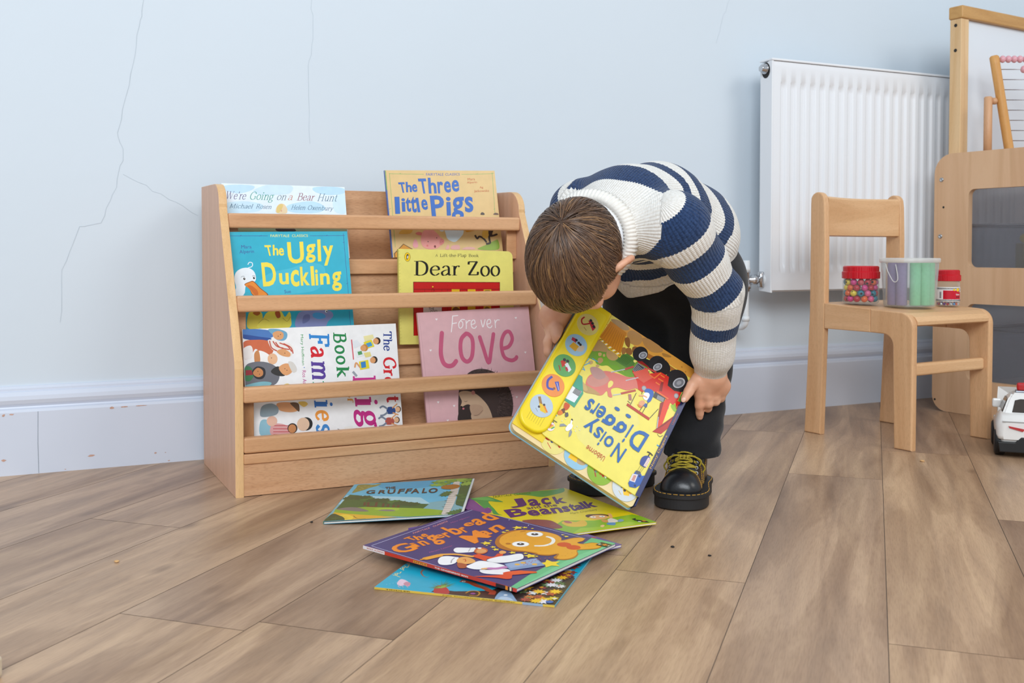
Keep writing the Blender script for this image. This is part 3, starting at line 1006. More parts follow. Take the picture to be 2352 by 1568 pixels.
# white duckling with orange bill
a.blob([(-0.8,116.8), (5.3,130.7), (3.1,148.0), (7.0,161.0), (18.0,168.3), (30.8,169.1), (41.1,162.3), (44.6,149.1), (39.8,140.5), (24.5,134.4), (19.2,116.2)], '#EAF0F4')
a.brush([(30.8,169.1), (38.5,172.3), (38.9,178.8), (33.6,180.0), (30.8,176.1)], 1.6, '#EAF0F4')
a.blob([(19.1,115.1), (25.9,122.4), (38.2,114.4)], '#39A9BE')
a.blob([(21.5,136.7), (31.3,141.9), (39.9,142.7), (51.9,129.3), (66.1,114.6), (38.2,114.4), (30.5,127.7)], '#8A4A1C')
a.blob([(22.5,136.2), (31.2,140.5), (39.0,141.4), (50.2,128.9), (64.0,115.1), (39.3,115.1), (30.9,127.7)], '#E98A2B')
a.blob([(26.6,134.4), (35.1,134.1), (45.2,125.1), (46.8,116.3), (40.4,115.5), (32.5,126.6)], '#D06A1E')
for c in [(22.1,148.0), (40.7,149.2)]:
    a.ell(c, 3.0, 3.4, '#FBFBFB'); a.ell(c, 2.1, 2.5, '#2B2420'); a.ell((c[0] + .6, c[1] + .9), .6, .6, '#FFFFFF')
a.line([(15.9,151.0), (19.2,153.1), (23.0,152.3)], .6, '#3A3A44', True)
a.line([(37.3,152.6), (40.6,154.0), (43.7,152.4)], .6, '#3A3A44', True)
# yellow chicks and grey-blue duckling lower down
a.blob([(22.8,52.4), (25.4,78.1), (32.1,83.2), (49.1,82.6), (52.6,70.5), (47.1,51.3)], '#E8D046')
a.blob([(42.9,51.5), (52.5,68.3), (64.0,82.0), (87.9,82.5), (95.8,70.8), (105.2,80.3), (107.7,68.2), (100.9,48.8)], '#F0DC50')
a.blob([(34.0,81.0), (42.7,83.9), (48.9,80.4), (42.2,75.3)], '#B5642A')
a.blob([(76.9,80.4), (85.6,81.8), (87.1,71.2), (80.5,69.3)], '#B5552A')
a.line([(43.4,60.1), (54.6,68.2), (65.0,63.4)], .8, '#A98F2C', True)
a.line([(91.3,68.8), (99.6,61.9), (106.7,70.4)], .8, '#A98F2C', True)
a.blob([(118.4,47.9), (118.8,69.9), (129.4,80.5), (153.9,81.0), (185.3,79.4), (192.5,69.0), (181.5,58.3), (169.3,45.6)], '#8E93C4')
a.blob([(130.0,56.2), (133.2,71.5), (144.4,73.2), (143.7,62.2)], '#7478AC')
a.blob([(151.2,74.1), (160.3,77.0), (173.6,73.1), (176.5,66.3), (163.9,63.5), (153.0,67.3)], '#4FA0DA')
a.ell([(179.1,78.5)][0], 2.6, 2.8, '#FBFBFB'); a.ell([(179.8,78.0)][0], 1.4, 1.5, '#25202A')
book('picture_book', p, 'turquoise fairytale book with yellow title and white duckling, middle tier left', '#2FAFC8', '#2A9DB5', '#2FAFC8', 0.0055, art=a, foot=0.003)

# 4 yellow lift-the-flap book, middle tier right
p = dict(O=(0.7138, -0.293, 0.25), EX=(0.9998, -0.0021, -0.0208), EY=(0.0209, 0.0981, 0.995), w=0.2593, h=0.2048)
a = Art(p['w'], p['h'], 0.0085)
a.serif('A', [(80.4,189.9), (86.3,190.0), (80.5,195.5)], '#3A352A', thick=.09, thin=.05)
a.serif('Lift-the-Fla', [(90.3,189.6), (145.8,190.6), (90.5,196.6)], '#3A352A', thick=.09, thin=.05)
a.text('p', [(146.5,188.3), (150.8,188.3), (146.6,195.8)], '#3A352A')
a.serif('Book', [(155.5,190.8), (179.6,190.7), (155.6,197.4)], '#3A352A', thick=.09, thin=.05)
a.serif('D', [(32.2,149.9), (64.0,149.7), (33.2,181.2)], '#1C1A17', thick=.125, thin=.03, sw=.028)
a.serif('ear', [(67.2,149.8), (135.7,150.9), (67.6,171.5)], '#1C1A17', thick=.095, thin=.026, sw=.024)
a.serif('Z', [(152.0,151.1), (179.2,151.4), (153.2,182.7)], '#1C1A17', thick=.115, thin=.036)
a.serif('oo', [(181.7,149.5), (228.7,150.5), (182.3,172.8)], '#1C1A17', thick=.105, thin=.026)
a.ell([(18.8,188.3)][0], 6.6, 9.4, '#3A2E16'); a.ell([(18.8,188.3)][0], 6.0, 8.8, '#F0C418')
a.blob([(16.5,184.1), (17.2,192.2), (19.6,194.3), (21.5,192.0), (20.5,186.5), (18.2,183.2)], '#20201E')
a.blob([(18.0,185.3), (18.8,190.6), (20.3,191.1), (20.0,186.9)], '#F4F1E6')
a.poly([(30.5,137.2), (227.8,138.1), (224.4,25.8), (29.2,26.3)], '#5A1210')
a.poly([(31.7,136.1), (226.7,136.9), (223.4,25.8), (30.1,26.3)], '#C01D1A')
a.line([(31.9,121.8), (225.8,122.8)], .9, '#4A1412')
for x in (452, 548, 640, 700, 768, 842, 912, 985, 1055):
    a.line([([(55.3,121.3)][0][0] + (x - 452) / 3.9205 * .8, [(55.3,121.3)][0][1]), ([(55.3,121.3)][0][0] + (x - 452) / 3.9205 * .8, 20)], .7, '#7A1412')
for q in ([(115.7,122.2), (133.6,122.3), (132.0,50.4), (114.1,50.6)], [(152.4,122.4), (170.3,122.5), (168.1,50.1), (150.7,50.2)], [(189.1,122.1), (207.0,122.2), (204.7,49.7), (187.4,49.9)]):
    a.poly(q, '#E0AE25')
a.blob([(189.5,117.2), (198.1,120.7), (206.4,117.2), (204.8,97.0), (190.3,97.1)], '#8A6A2A')
a.blob([(116.0,78.4), (123.7,85.4), (132.4,80.7), (131.0,73.7)], '#7A4A22')
a.blob([(188.6,78.2), (195.2,85.7), (204.2,80.5), (202.7,73.4)], '#8A6028')
a.dots([(73.4,127.1)], 1.6, '#E8C52A'); a.line([(70.0,117.4), (73.4,126.0), (78.2,117.4)], .7, '#4A1412')
a.poly([(51.7,84.4), (92.6,84.3), (92.4,73.9), (51.5,74.1)], '#E7E0D2')
a.text('THE', [(63.3,79.6), (75.7,79.5), (63.4,84.2)], '#3A352A', .01)
a.text('ZOO', [(66.2,74.0), (82.2,74.4), (66.3,78.6)], '#3A352A', .01)
for i in range(30):
    y = 200 - i * 6.6
    a.line([(0, y), (2.2 + (i * 37 % 5) * .35, y + .8)], .5, '#B9B04A')
for c in [(59.9,127.5), (107.0,129.7), (139.8,127.1), (175.6,128.9), (215.8,128.4)]:
    a.dots([c], .5, '#5A1210', 5)
book('picture_book', p, 'worn yellow lift-the-flap book with black title and red crate, middle tier right', '#E3D873', '#D5CA68', '#D8CD6A', 0.008, corner=0.012, art=a, foot=0.0085)

# 5 white families book lying on its side, bottom tier left
p = dict(O=(0.3939, -0.352, 0.085), EX=(1, 0.0011, 0.0059), EY=(-0.006, 0.1777, 0.9841), w=0.3047, h=0.2201)
a = Art(p['w'], p['h'], 0.003)


def side(txt, q, col, **kw):      # lettering that runs downwards on the standing book
    a.serif(txt, q, col, **kw)


KW = dict(thick=.135, thin=.07, sw=.06)
side('The', [(277.2,205.9), (275.0,166.2), (295.9,204.7)], '#23408E', thick=.12, thin=.06, sw=.05)
side('G', [(273.0,154.3), (272.5,130.9), (300.6,151.5)], '#D6202B', **KW)
side('r', [(272.4,129.8), (272.3,115.5), (290.8,128.8)], '#D6202B', **KW)
side('e', [(272.2,114.5), (271.9,98.6), (289.7,113.4)], '#D6202B', **KW)
side('t', [(274.3,76.8), (274.7,62.8), (299.3,75.1)], '#C2202B', **KW)
side('B', [(173.9,207.2), (174.2,186.7), (200.7,204.8)], '#23864A', **KW)
side('o', [(175.1,182.7), (175.3,165.0), (195.4,181.3)], '#23864A', **KW)
side('o', [(176.4,161.8), (176.4,144.0), (195.7,160.8)], '#23864A', **KW)
side('k', [(176.4,140.4), (176.9,118.8), (202.4,139.0)], '#23864A', **KW)
side('F', [(126.3,207.8), (126.8,181.8), (166.3,204.6)], '#2E86CF', **KW)
side('a', [(127.4,182.3), (127.1,159.6), (153.6,180.6)], '#D6202B', **KW)
side('m', [(127.3,153.9), (127.8,117.8), (154.5,151.4)], '#5A3E98', **KW)
side('i', [(128.1,114.7), (128.1,97.3), (158.8,112.9)], '#3FA27A', **KW)
side('l', [(128.5,94.7), (128.7,79.8), (160.2,92.6)], '#E08A3A', **KW)
side('i', [(128.6,78.8), (129.3,64.0), (164.4,75.9)], '#2F6FC0', **KW)
side('e', [(129.3,59.4), (129.3,38.0), (156.1,56.9)], '#EE9A3A', **KW)
side('s', [(129.0,32.9), (129.1,13.1), (156.3,30.0)], '#3E86C8', **KW)
side('B', [(207.3,119.6), (207.4,92.2), (256.4,118.0)], '#C8308A', **KW)
side('i', [(209.3,79.0), (210.2,60.3), (255.4,76.0)], '#C0257F', **KW)
side('g', [(204.4,54.7), (206.3,20.9), (249.8,50.1)], '#C0257F', **KW)
side('of', [(194.8,93.0), (194.6,68.4), (206.9,92.2)], '#E59A3A', thick=.12, thin=.06)
a.text('Mary Hoffman', [(108.4,205.9), (108.1,146.7), (115.2,205.7)], '#3A9A50', .0)
a.dots([(113.5,141.8)], 1.0, '#2E6FC0')
a.text('Ros As', [(109.1,136.4), (109.2,110.8), (116.3,136.0)], '#C0308A', .0)
# groups of painted people
SK1, SK2, SK3 = '#DFA06B', '#C98752', '#E8B78E'
a.blob([(-0.4,203.4), (0.4,219.7), (21.8,220.2), (54.4,215.1), (59.0,205.9), (43.4,198.9), (20.8,199.4)], '#4C79B8')
a.blob([(-0.4,203.9), (-0.1,210.4), (33.6,204.4), (53.6,200.5), (43.3,196.9), (15.8,198.9)], '#2F4E94')
a.blob([(48.2,217.9), (67.3,217.9), (82.8,211.4), (83.3,201.1), (76.3,195.4), (63.6,197.5), (58.9,204.6)], '#6FA6C4')
a.blob([(56.7,210.6), (67.1,214.6), (76.6,209.8), (75.3,200.1), (66.2,197.4), (58.3,202.1)], SK1)
a.blob([(-2.2,166.9), (0.7,195.7), (23.3,199.3), (45.8,196.8), (58.0,188.1), (52.0,170.5), (36.8,168.8), (22.4,182.1), (11.6,165.0)], '#CF6A44')
a.blob([(-2.3,165.7), (-0.4,183.2), (12.8,188.9), (17.3,179.8), (14.0,164.8)], '#EDE8E4')
a.blob([(47.2,198.3), (68.5,194.0), (87.5,189.3), (95.3,176.1), (87.4,163.7), (77.2,165.5), (62.4,175.1), (52.6,180.7)], '#EDE6DF')
for l in ([(49.6,196.6), (52.7,183.2), (62.5,176.4)], [(55.9,195.3), (63.0,185.3), (75.5,180.9)], [(68.4,191.4), (83.4,184.4), (91.0,173.7)], [(76.0,189.8), (89.7,181.5), (93.4,169.8)], [(60.8,193.1), (69.2,182.5), (86.9,177.8)]):
    a.line(l, 2.2, '#C4533E', True)
a.blob([(62.5,176.4), (75.4,179.6), (87.8,171.3), (86.1,164.2), (74.7,165.6), (66.0,170.4)], SK1)
a.blob([(27.2,178.1), (42.1,173.6), (51.6,162.9), (41.1,154.6), (26.0,154.1), (19.0,164.6)], '#F2EFEC')
a.ell([(53.6,161.6)][0], 9.5, 10.5, SK3)
a.blob([(19.4,172.1), (27.3,179.3), (30.3,165.3), (28.5,154.0), (20.8,150.6)], SK2)
a.blob([(-2.2,113.1), (0.8,148.0), (16.2,157.2), (41.1,155.9), (60.8,144.7), (64.9,126.7), (54.0,112.1), (23.8,111.5)], '#6F7077')
a.blob([(-0.3,125.5), (0.8,148.0), (10.7,148.7), (17.5,134.5), (9.4,122.4)], '#3F7E52')
a.poly([(1.8,142.9), (12.9,142.8), (14.9,133.4), (1.3,132.9)], '#9A2A34')
a.blob([(14.0,139.7), (23.2,148.7), (36.8,144.7), (38.7,133.3), (32.0,124.8), (19.6,126.8)], '#2D2A2E')
a.blob([(15.7,138.3), (24.3,146.2), (33.3,141.1), (33.6,132.3), (25.9,128.5), (17.9,131.9)], SK2)
a.blob([(49.0,137.7), (60.9,146.7), (73.3,141.4), (75.2,128.6), (60.0,129.5)], '#33312F')
a.blob([(64.6,144.5), (76.4,151.5), (87.8,148.3), (89.7,135.4), (79.0,128.9), (70.3,132.7)], SK1)
a.blob([(83.0,153.7), (91.9,153.2), (98.6,142.6), (97.4,135.0), (89.6,134.9)], '#D9D4CC')
for c in [(71.3,207.5), (66.6,204.3), (77.5,171.3), (51.6,163.4), (24.7,139.6), (27.4,133.9), (75.9,141.8), (79.8,138.5)]:
    a.dots([c], .9, '#3A2A22', 6)
a.blob([(-1.0,112.6), (11.7,117.3), (34.2,119.7), (49.1,116.2), (38.7,110.1)], '#7FB6C0')
a.blob([(71.7,111.0), (79.4,113.1), (85.6,109.7)], '#E0C04A')
a.poly([(210.4,187.7), (221.5,190.7), (230.4,180.2), (216.3,174.3)], '#E6E9EC')
a.poly([(235.6,197.2), (255.1,199.9), (257.4,192.3), (237.7,186.5)], '#EDE3A6')
a.poly([(234.8,185.3), (251.7,189.9), (256.8,175.8), (239.4,171.9)], '#E9D92F')
a.poly([(239.6,182.5), (250.0,185.2), (253.0,177.9), (242.3,174.4)], '#4E9ED0')
a.poly([(216.0,169.0), (236.7,172.0), (239.2,160.0), (219.2,155.7)], '#E6EBEA')
a.poly([(221.3,166.9), (229.6,168.4), (231.3,161.7), (222.7,160.0)], '#5B9A62')
a.poly([(233.4,164.2), (247.2,165.7), (249.4,156.8), (236.9,154.8)], '#E7D98A')
a.poly([(222.7,147.6), (242.1,150.0), (243.7,133.3), (224.4,130.9)], '#E9D92F')
a.poly([(226.2,146.1), (236.4,147.7), (237.0,135.5), (227.3,134.2)], '#3F86C4')
for c, hc in zip([(261.1,186.8), (234.1,174.2), (252.2,149.5)], ('#3A2A20', '#C98A3A', '#3A302A')):
    a.ell((c[0] + 2.4, c[1]), 6.8, 7.0, hc); a.ell((c[0] - .6, c[1] - .6), 5.8, 6.0, SK1)
a.line([(224.7,135.7), (217.1,145.3), (213.8,136.3)], 3.2, SK1, True)
a.line([(209.3,128.6), (216.8,119.0)], 4.5, '#9AA0A8')
a.line([(210.7,191.7), (212.2,152.1)], 2.2, '#D9606A')
# lower strip people
a.blob([(57.1,76.7), (77.5,77.8), (95.1,72.7), (97.0,61.2), (81.5,58.5), (61.5,63.8)], SK1)
a.blob([(82.5,76.2), (97.8,74.3), (98.9,58.5), (89.6,66.8)], '#6A4A2A')
a.blob([(24.7,56.5), (29.3,73.6), (47.1,77.4), (59.2,69.0), (56.0,56.6), (35.8,53.2)], '#8FA0A8')
a.blob([(97.9,76.4), (110.8,76.7), (116.2,71.3), (107.6,66.8)], '#E8C45A')
a.blob([(24.0,19.3), (24.1,44.1), (35.5,48.2), (49.9,37.1), (53.9,18.0)], '#8FBCCB')
a.blob([(44.0,18.9), (44.9,37.5), (60.1,38.8), (75.0,32.6), (79.2,17.7)], '#DDA2A0')
for yy in (905, 925, 945, 962):
    q = [(47.4,37.3), (78.9,34.8)]
    a.line([(q[0][0], q[0][1] - (yy - 900) / 3.27 * .95), (q[1][0], q[1][1] - (yy - 900) / 3.27 * .95)], 1.3, '#C0444A')
a.ell([(46.1,44.4)][0], 10, 9.5, '#E6B9A2')
a.ell([(84.1,28.1)][0], 9.5, 9.5, '#3A2A20'); a.ell([(83.6,27.4)][0], 7.5, 8, SK2)
a.ell([(110.9,34.3)][0], 12.5, 12.5, '#26221F'); a.ell([(105.2,34.0)][0], 12, 12.5, '#E3C0A2')
for c, cc in zip([(283.3,47.7), (279.1,27.0)], ('#2F4A86', '#B5554A')):
    a.blob([(c[0] - 9, c[1] - 6), (c[0] - 8, c[1] + 6), (c[0] + 6, c[1] + 5), (c[0] + 7, c[1] - 6)], cc)
    a.line([(c[0] - 8, c[1] + 3), (c[0] - 17, c[1] + 9), (c[0] - 24, c[1] + 6)], 3.4, '#7A8596', True)
    a.line([(c[0] - 8, c[1] - 3), (c[0] - 16, c[1] - 8), (c[0] - 24, c[1] - 9)], 3.4, '#7A8596', True)
    a.line([(c[0] + 2, c[1] + 4), (c[0] + 13, c[1] + 12)], 2.4, SK1)
    a.line([(c[0] + 2, c[1] - 5), (c[0] + 14, c[1] - 10)], 2.4, SK1)
    a.ell((c[0] + 14, c[1] + 1), 6, 6.2, '#4A3424'); a.ell((c[0] + 13, c[1] + 1), 5, 5.2, SK3)
a.poly([(185.0,22.6), (201.1,23.9), (203.1,13.5), (185.6,12.3)], '#EFEDE6')
a.line([(171.5,19.9), (183.1,15.1), (210.1,18.1)], .8, '#5A5A5A')
book('picture_book', p, 'white book of families turned sideways with multicoloured letters, bottom tier left', '#F1F0EF', '#E8E7E5', '#EAE8E6', 0.0065, art=a, foot=0.003)

# 6 pink book, bottom tier right
p = dict(O=(0.7488, -0.361, 0.085), EX=(0.9996, 0.0052, 0.0285), EY=(-0.029, 0.1781, 0.9836), w=0.2527, h=0.2431)
a = Art(p['w'], p['h'], 0.0032)
a.line([(2.9,244.4), (7.5,19.1)], .6, '#C99CA0')
FW = '#F5EDEC'
for s in ([(76.4,232.2), (73.5,215.2), (70.2,199.7)], [(76.4,232.2), (87.9,232.6)], [(74.7,216.6), (83.6,217.6)],
          [(91.5,220.4), (88.3,215.6), (88.1,208.7), (91.6,206.0), (96.4,210.0), (97.3,217.6), (93.0,221.6), (97.4,223.9), (102.2,223.1)],
          [(105.3,220.9), (105.0,212.8), (104.1,204.2)], [(105.2,214.5), (110.2,220.1), (114.9,220.4)],
          [(116.0,212.1), (124.5,214.2), (124.1,220.8), (119.1,220.1), (116.1,213.6), (117.5,205.9), (123.4,204.0), (127.4,207.8)],
          [(139.1,220.2), (140.4,211.2), (142.0,205.4), (145.5,212.1), (148.4,220.5)],
          [(151.5,210.5), (160.2,213.1), (159.8,219.8), (154.7,219.1), (151.6,211.8), (153.7,204.7), (159.1,202.8), (162.9,206.7)],
          [(170.7,218.4), (170.7,210.6), (170.3,202.1)], [(170.8,211.4), (175.5,217.8), (181.1,217.8)]):
    a.brush(s, 1.9, FW)
PK = '#C9607E'
a.brush([(49.0,198.5), (44.6,174.2), (42.6,154.4), (46.3,137.9), (54.9,130.9), (65.8,131.4), (74.2,139.0)], 9.2, PK)
a.brush([(102.4,194.1), (90.9,183.7), (86.6,163.8), (88.9,144.7), (99.0,136.4), (109.5,144.4), (114.7,164.3), (114.9,182.1), (109.0,191.4), (103.0,194.1)], 8.6, PK)
a.brush([(132.4,184.8), (137.8,162.7), (146.8,130.2), (155.3,156.4), (164.3,189.1)], 8.2, PK)
a.brush([(180.8,157.2), (196.9,161.2), (206.6,176.0), (201.8,191.4), (191.1,190.0), (182.0,175.1), (179.9,157.2), (184.4,138.9), (199.2,131.4), (209.5,134.0), (212.2,137.4)], 8.0, PK)
for c in [(40.1,227.2), (220.0,219.9), (21.0,164.9), (233.9,145.6), (26.7,59.4), (60.4,48.9), (203.1,53.9), (43.5,20.9)]:
    a.poly([(c[0], c[1] - 2.4), (c[0] + 2.6, c[1] + .8), (c[0] + 1.6, c[1] + 2.4), (c[0], c[1] + 1.2), (c[0] - 1.6, c[1] + 2.4), (c[0] - 2.6, c[1] + .8)], '#F3E9E8')
# hedgehogs curled together
HB = '#4A3C39'
hb = [(73.3,74.5), (84.0,98.6), (102.2,114.7), (124.7,119.2), (146.5,115.0), (165.0,104.6), (180.0,88.0), (190.3,66.7), (193.0,41.0), (187.6,18.6), (175.8,2.1), (139.3,0.8), (101.2,4.6), (69.5,12.8)]
a.blob(hb, HB)
rr = random.Random(3)
sp = []
cx, cy = [(133.9,51.5)][0]
for i in range(420):
    an = rr.uniform(-0.9, 2.9); r = rr.uniform(.45, 1.02)
    b = (cx + 58 * r * math.cos(an), cy + 66 * r * math.sin(an))
    l = rr.uniform(4, 8)
    dx, dy = math.cos(an + rr.uniform(-.3, .3)), math.sin(an + rr.uniform(-.3, .3))
    sp.append([(b[0] - dy * .45, b[1] + dx * .45), (b[0] + dy * .45, b[1] - dx * .45), (b[0] + dx * l, b[1] + dy * l)])
a.polys(sp[:210], '#6A5954'); a.polys(sp[210:], '#2E2523')
a.blob([(73.2,73.3), (87.2,77.1), (105.7,71.7), (121.0,60.3), (135.5,41.3), (142.6,18.0), (140.2,8.2), (96.6,12.6), (87.7,30.9), (80.5,40.3), (74.3,45.8), (78.2,56.7)], '#C9A98C')
a.blob([(67.1,15.5), (69.2,35.1), (78.4,45.4), (92.4,49.1), (99.5,39.7), (95.1,23.9), (96.5,11.3)], '#3E3330')
a.blob([(94.7,45.2), (108.6,47.6), (121.8,42.6), (123.5,32.4), (111.5,23.6), (98.1,26.1)], '#BE9C82')
a.ell([(105.2,71.7)][0], 4.2, 4.4, '#C98A80')
a.ell([(76.2,45.4)][0], 2.2, 2.0, '#2A2020')
a.ell([(80.1,41.5)][0], 2.4, 2.0, '#C9727C')
a.line([(83.6,56.7), (87.0,54.8), (90.4,56.5)], .8, '#4A3A34', True)
a.line([(102.1,25.7), (111.7,26.0), (122.2,33.8)], .8, '#7A5E4E', True)
book('picture_book', p, 'pink picture book with rose lettering and a curled hedgehog, bottom tier right', '#DDB0B3', '#D3A4A8', '#D0A0A4', 0.006, art=a, foot=0.0032)


# ------------------------------------------------------------------ books on the floor
# turquoise underwater book at the bottom of the pile
p = dict(O=(0.6124, -1.1513, 0.0032), EX=(0.6758, 0.7371, 0), EY=(-0.7371, 0.6758, 0), w=0.25, h=0.2472)
a = Art(p['w'], p['h'])
a.poly([(2.8,168.0), (15.1,165.9), (14.3,139.3), (20.1,120.1), (30.7,94.8), (96.9,66.3), (172.0,36.2), (89.9,-13.2), (-14.9,-1.9), (-5.5,73.7)], '#3B2D27')
a.blob([(1.3,163.5), (22.8,169.8), (31.7,165.3), (22.3,151.9), (3.1,142.9), (-1.3,152.8)], '#B43A36')
rr = random.Random(5)
bl = []
for i in range(26):
    an = PI * (i + .5) / 26 + rr.uniform(-.08, .08)
    c = [(22.5,160.8)][0]
    l = rr.uniform(20, 36)
    # fronds fan out in the cover plane
    d0 = [(55.3,173.2)][0]; e0 = [(35.9,146.1)][0]
    ux, uy = d0[0] - c[0], d0[1] - c[1]; wx, wy = e0[0] - c[0], e0[1] - c[1]
    tx, ty = c[0] + (wx * math.cos(an) + ux * math.sin(an)) * l / 30, c[1] + (wy * math.cos(an) + uy * math.sin(an)) * l / 30
    bl.append([(c[0] - 1.6, c[1] - 1), (c[0] + 1.6, c[1] + 1), (tx, ty)])
a.polys(bl, '#5E7F3E')
a.polys([[b[0], b[1], ((b[0][0] + b[2][0]) / 2 + .8, (b[0][1] + b[2][1]) / 2)] for b in bl[::2]], '#93B04C')
a.blob([(21.5,224.1), (39.3,226.6), (38.4,219.1), (26.6,207.1), (15.4,204.5), (17.8,211.5), (13.5,215.7)], '#E6C7D6')
a.blob([(24.1,215.6), (32.1,214.4), (28.1,207.2), (16.8,204.6), (16.2,209.8)], '#C98FA0')
for q in ([(21.0,220.8), (11.4,217.8), (6.9,212.9)], [(18.0,215.6), (9.3,209.9)], [(19.6,210.3), (9.8,203.2)]):
    a.line(q, .7, '#D9A8B8', True)
for q in ([(54.3,244.8), (53.0,238.5), (62.0,240.8), (59.6,243.4), (51.9,237.0), (47.6,230.1)], [(85.0,246.4), (81.2,242.2), (89.8,241.5), (90.4,245.0), (77.5,238.0)], [(97.3,244.7), (90.9,237.8), (109.9,242.4), (107.5,244.7), (101.1,237.7)], [(63.4,241.4), (63.0,237.6), (70.7,238.8)]):
    a.line(q, 1.5, '#D9D29A', True)
a.line([(88.5,212.7), (75.9,210.8), (62.3,202.3), (58.0,195.5), (63.3,194.0)], 3.0, '#A36E58', True, True)
a.line([(95.0,213.1), (89.2,199.4), (87.6,193.6)], .8, '#2A2320', True)
a.line([(57.3,145.9), (56.2,139.5), (53.1,129.5), (44.2,118.6), (38.7,107.1), (30.1,96.5), (26.2,90.4), (15.2,88.8)], 9.0, '#A8472E', True)
a.line([(58.7,141.4), (55.8,130.5), (47.5,119.7), (41.4,107.9), (33.1,96.5)], 2.4, '#C8643C', True)
a.ell([(55.7,141.1)][0], 2.6, 2.6, '#F0E8DC'); a.ell([(55.7,141.1)][0], 1.2, 1.2, '#222222')
a.line([(10.7,122.6), (20.1,120.1), (22.8,111.4), (15.9,105.2), (4.5,105.2), (4.3,115.6)], 2.2, '#B5822E', True)
a.ell([(12.2,113.0)][0], 3.4, 3.4, '#8E4A86')
a.blob([(-6.4,76.7), (20.1,81.8), (35.4,79.0), (32.7,68.7), (11.1,55.6), (-6.9,46.5), (-10.9,55.4)], '#8FA9C4')
a.blob([(-4.2,74.1), (11.0,74.3), (11.3,64.0), (-1.9,52.6), (-8.9,57.9)], '#B9CADB')
a.ell([(18.7,70.5)][0], 2.6, 2.6, '#EDF2F5')
cols = ['#E0A72A', '#C8742C', '#B04A36', '#D9C23A', '#5E7A48', '#8A3F3A', '#DADADA', '#5A4436']
pts = []
u1 = [(34.9,60.9)][0]; 
for q in [(39.4,55.0), (53.9,53.7), (71.4,53.1), (83.8,51.0), (99.7,47.8), (90.7,37.9), (112.3,36.1), (128.5,33.7), (107.5,21.7), (129.1,21.4), (142.6,18.1), (159.4,15.4), (170.1,12.1), (48.1,35.6), (60.5,31.7), (73.2,27.7), (88.8,24.4), (82.7,15.4), (40.8,22.8), (40.3,15.4), (49.7,11.6), (72.5,11.0), (23.2,27.0), (15.3,17.7), (9.9,9.3), (23.7,7.6), (7.5,26.2), (119.4,12.4), (135.4,10.6), (19.7,38.5), (8.4,40.6), (35.8,39.4)]:
    k = rr.randrange(len(cols))
    a.star(q, rr.uniform(7, 12), cols[k], rr.choice([6, 7, 9]), .55, rr.uniform(0, 3))
    a.star((q[0] + rr.uniform(-4, 4), q[1] + rr.uniform(-4, 4)), rr.uniform(3, 5), cols[(k + 3) % len(cols)], 7, .5)
for q, cc in (([(43.4,32.5)][0], '#F0C02C'), ([(49.7,11.6)][0], '#F2C42E'), ([(74.5,23.4)][0], '#E9E4E4'), ([(7.5,17.4)][0], '#E6E2EA'), ([(7.5,26.2)][0], '#F0C02C'), ([(108.8,17.3)][0], '#F2B82A'), ([(95.3,22.3)][0], '#ECE8E6')):
    a.star(q, 10, cc, 9, .5, .4)
a.ell([(8.7,9.0)][0], 5, 5, '#2A62B0')
for i in range(5):
    a.dots([(12 + i * 4, 235 - i * 3)], .7, '#A9DCE4')
b = book('picture_book', p, 'turquoise underwater picture book with yellow spine at the bottom of the floor pile', '#1BA9C6', '#1BA9C6', '#D9B84A', 0.003, art=a)
sp = Art(0.003, p['h'])


def spine_print(root, pose, thick, txts, name='spine_print'):
    """lettering along the spine edge (left side of the cover)"""
    Ov, EX, EY = Vector(pose['O']), Vector(pose['EX']), Vector(pose['EY'])
    N = EX.cross(EY)
    s = Art(pose['h'], thick)
    for kind, x0, x1, y0, y1, c, tx in txts:
        if kind == 't':
            s.text(tx, [(x0, y0), (x1, y0), (x0, y1)], c, .02)
        else:
            s.poly([(x0, y0), (x1, y0), (x1, y1), (x0, y1)], c)
    return s.build(name, root, Ov + EY * pose['h'] - N * thick - EX * 0.0008 - root.location, -EY, N, 0.00003)


spine_print(b, p, 0.003, [('t', 16, 52, .9, 2.2, '#4A3A1E', 'TIDDLER'), ('t', 96, 148, .9, 2.2, '#6A5526', 'Julia Donaldson'), ('t', 150, 196, .9, 2.2, '#6A5526', 'Axel Scheffler'), ('r', 205, 232, 0, 3, '#8FA9C4', '')])

# purple book, mostly covered
p = dict(O=(0.626, -1.014, 0.0105), EX=(0.9776, 0.2101, -0.01), EY=(-0.2102, 0.9776, -0.011), w=0.201, h=0.279)
a = Art(p['w'], p['h'])
a.star([(194.0,54.4)][0], 6, '#B03C46', 5, .5)
a.line([(8, 10), (8, 270)], .8, '#8A6EB8')
a.blob([(120, 200), (160, 170), (190, 200), (170, 240), (130, 240)], '#7E5BB0')
b = book('picture_book', p, 'purple picture book almost hidden beneath the other books in the floor pile', '#5F4594', '#5F4594', '#6B4EA0', 0.0045, art=a)

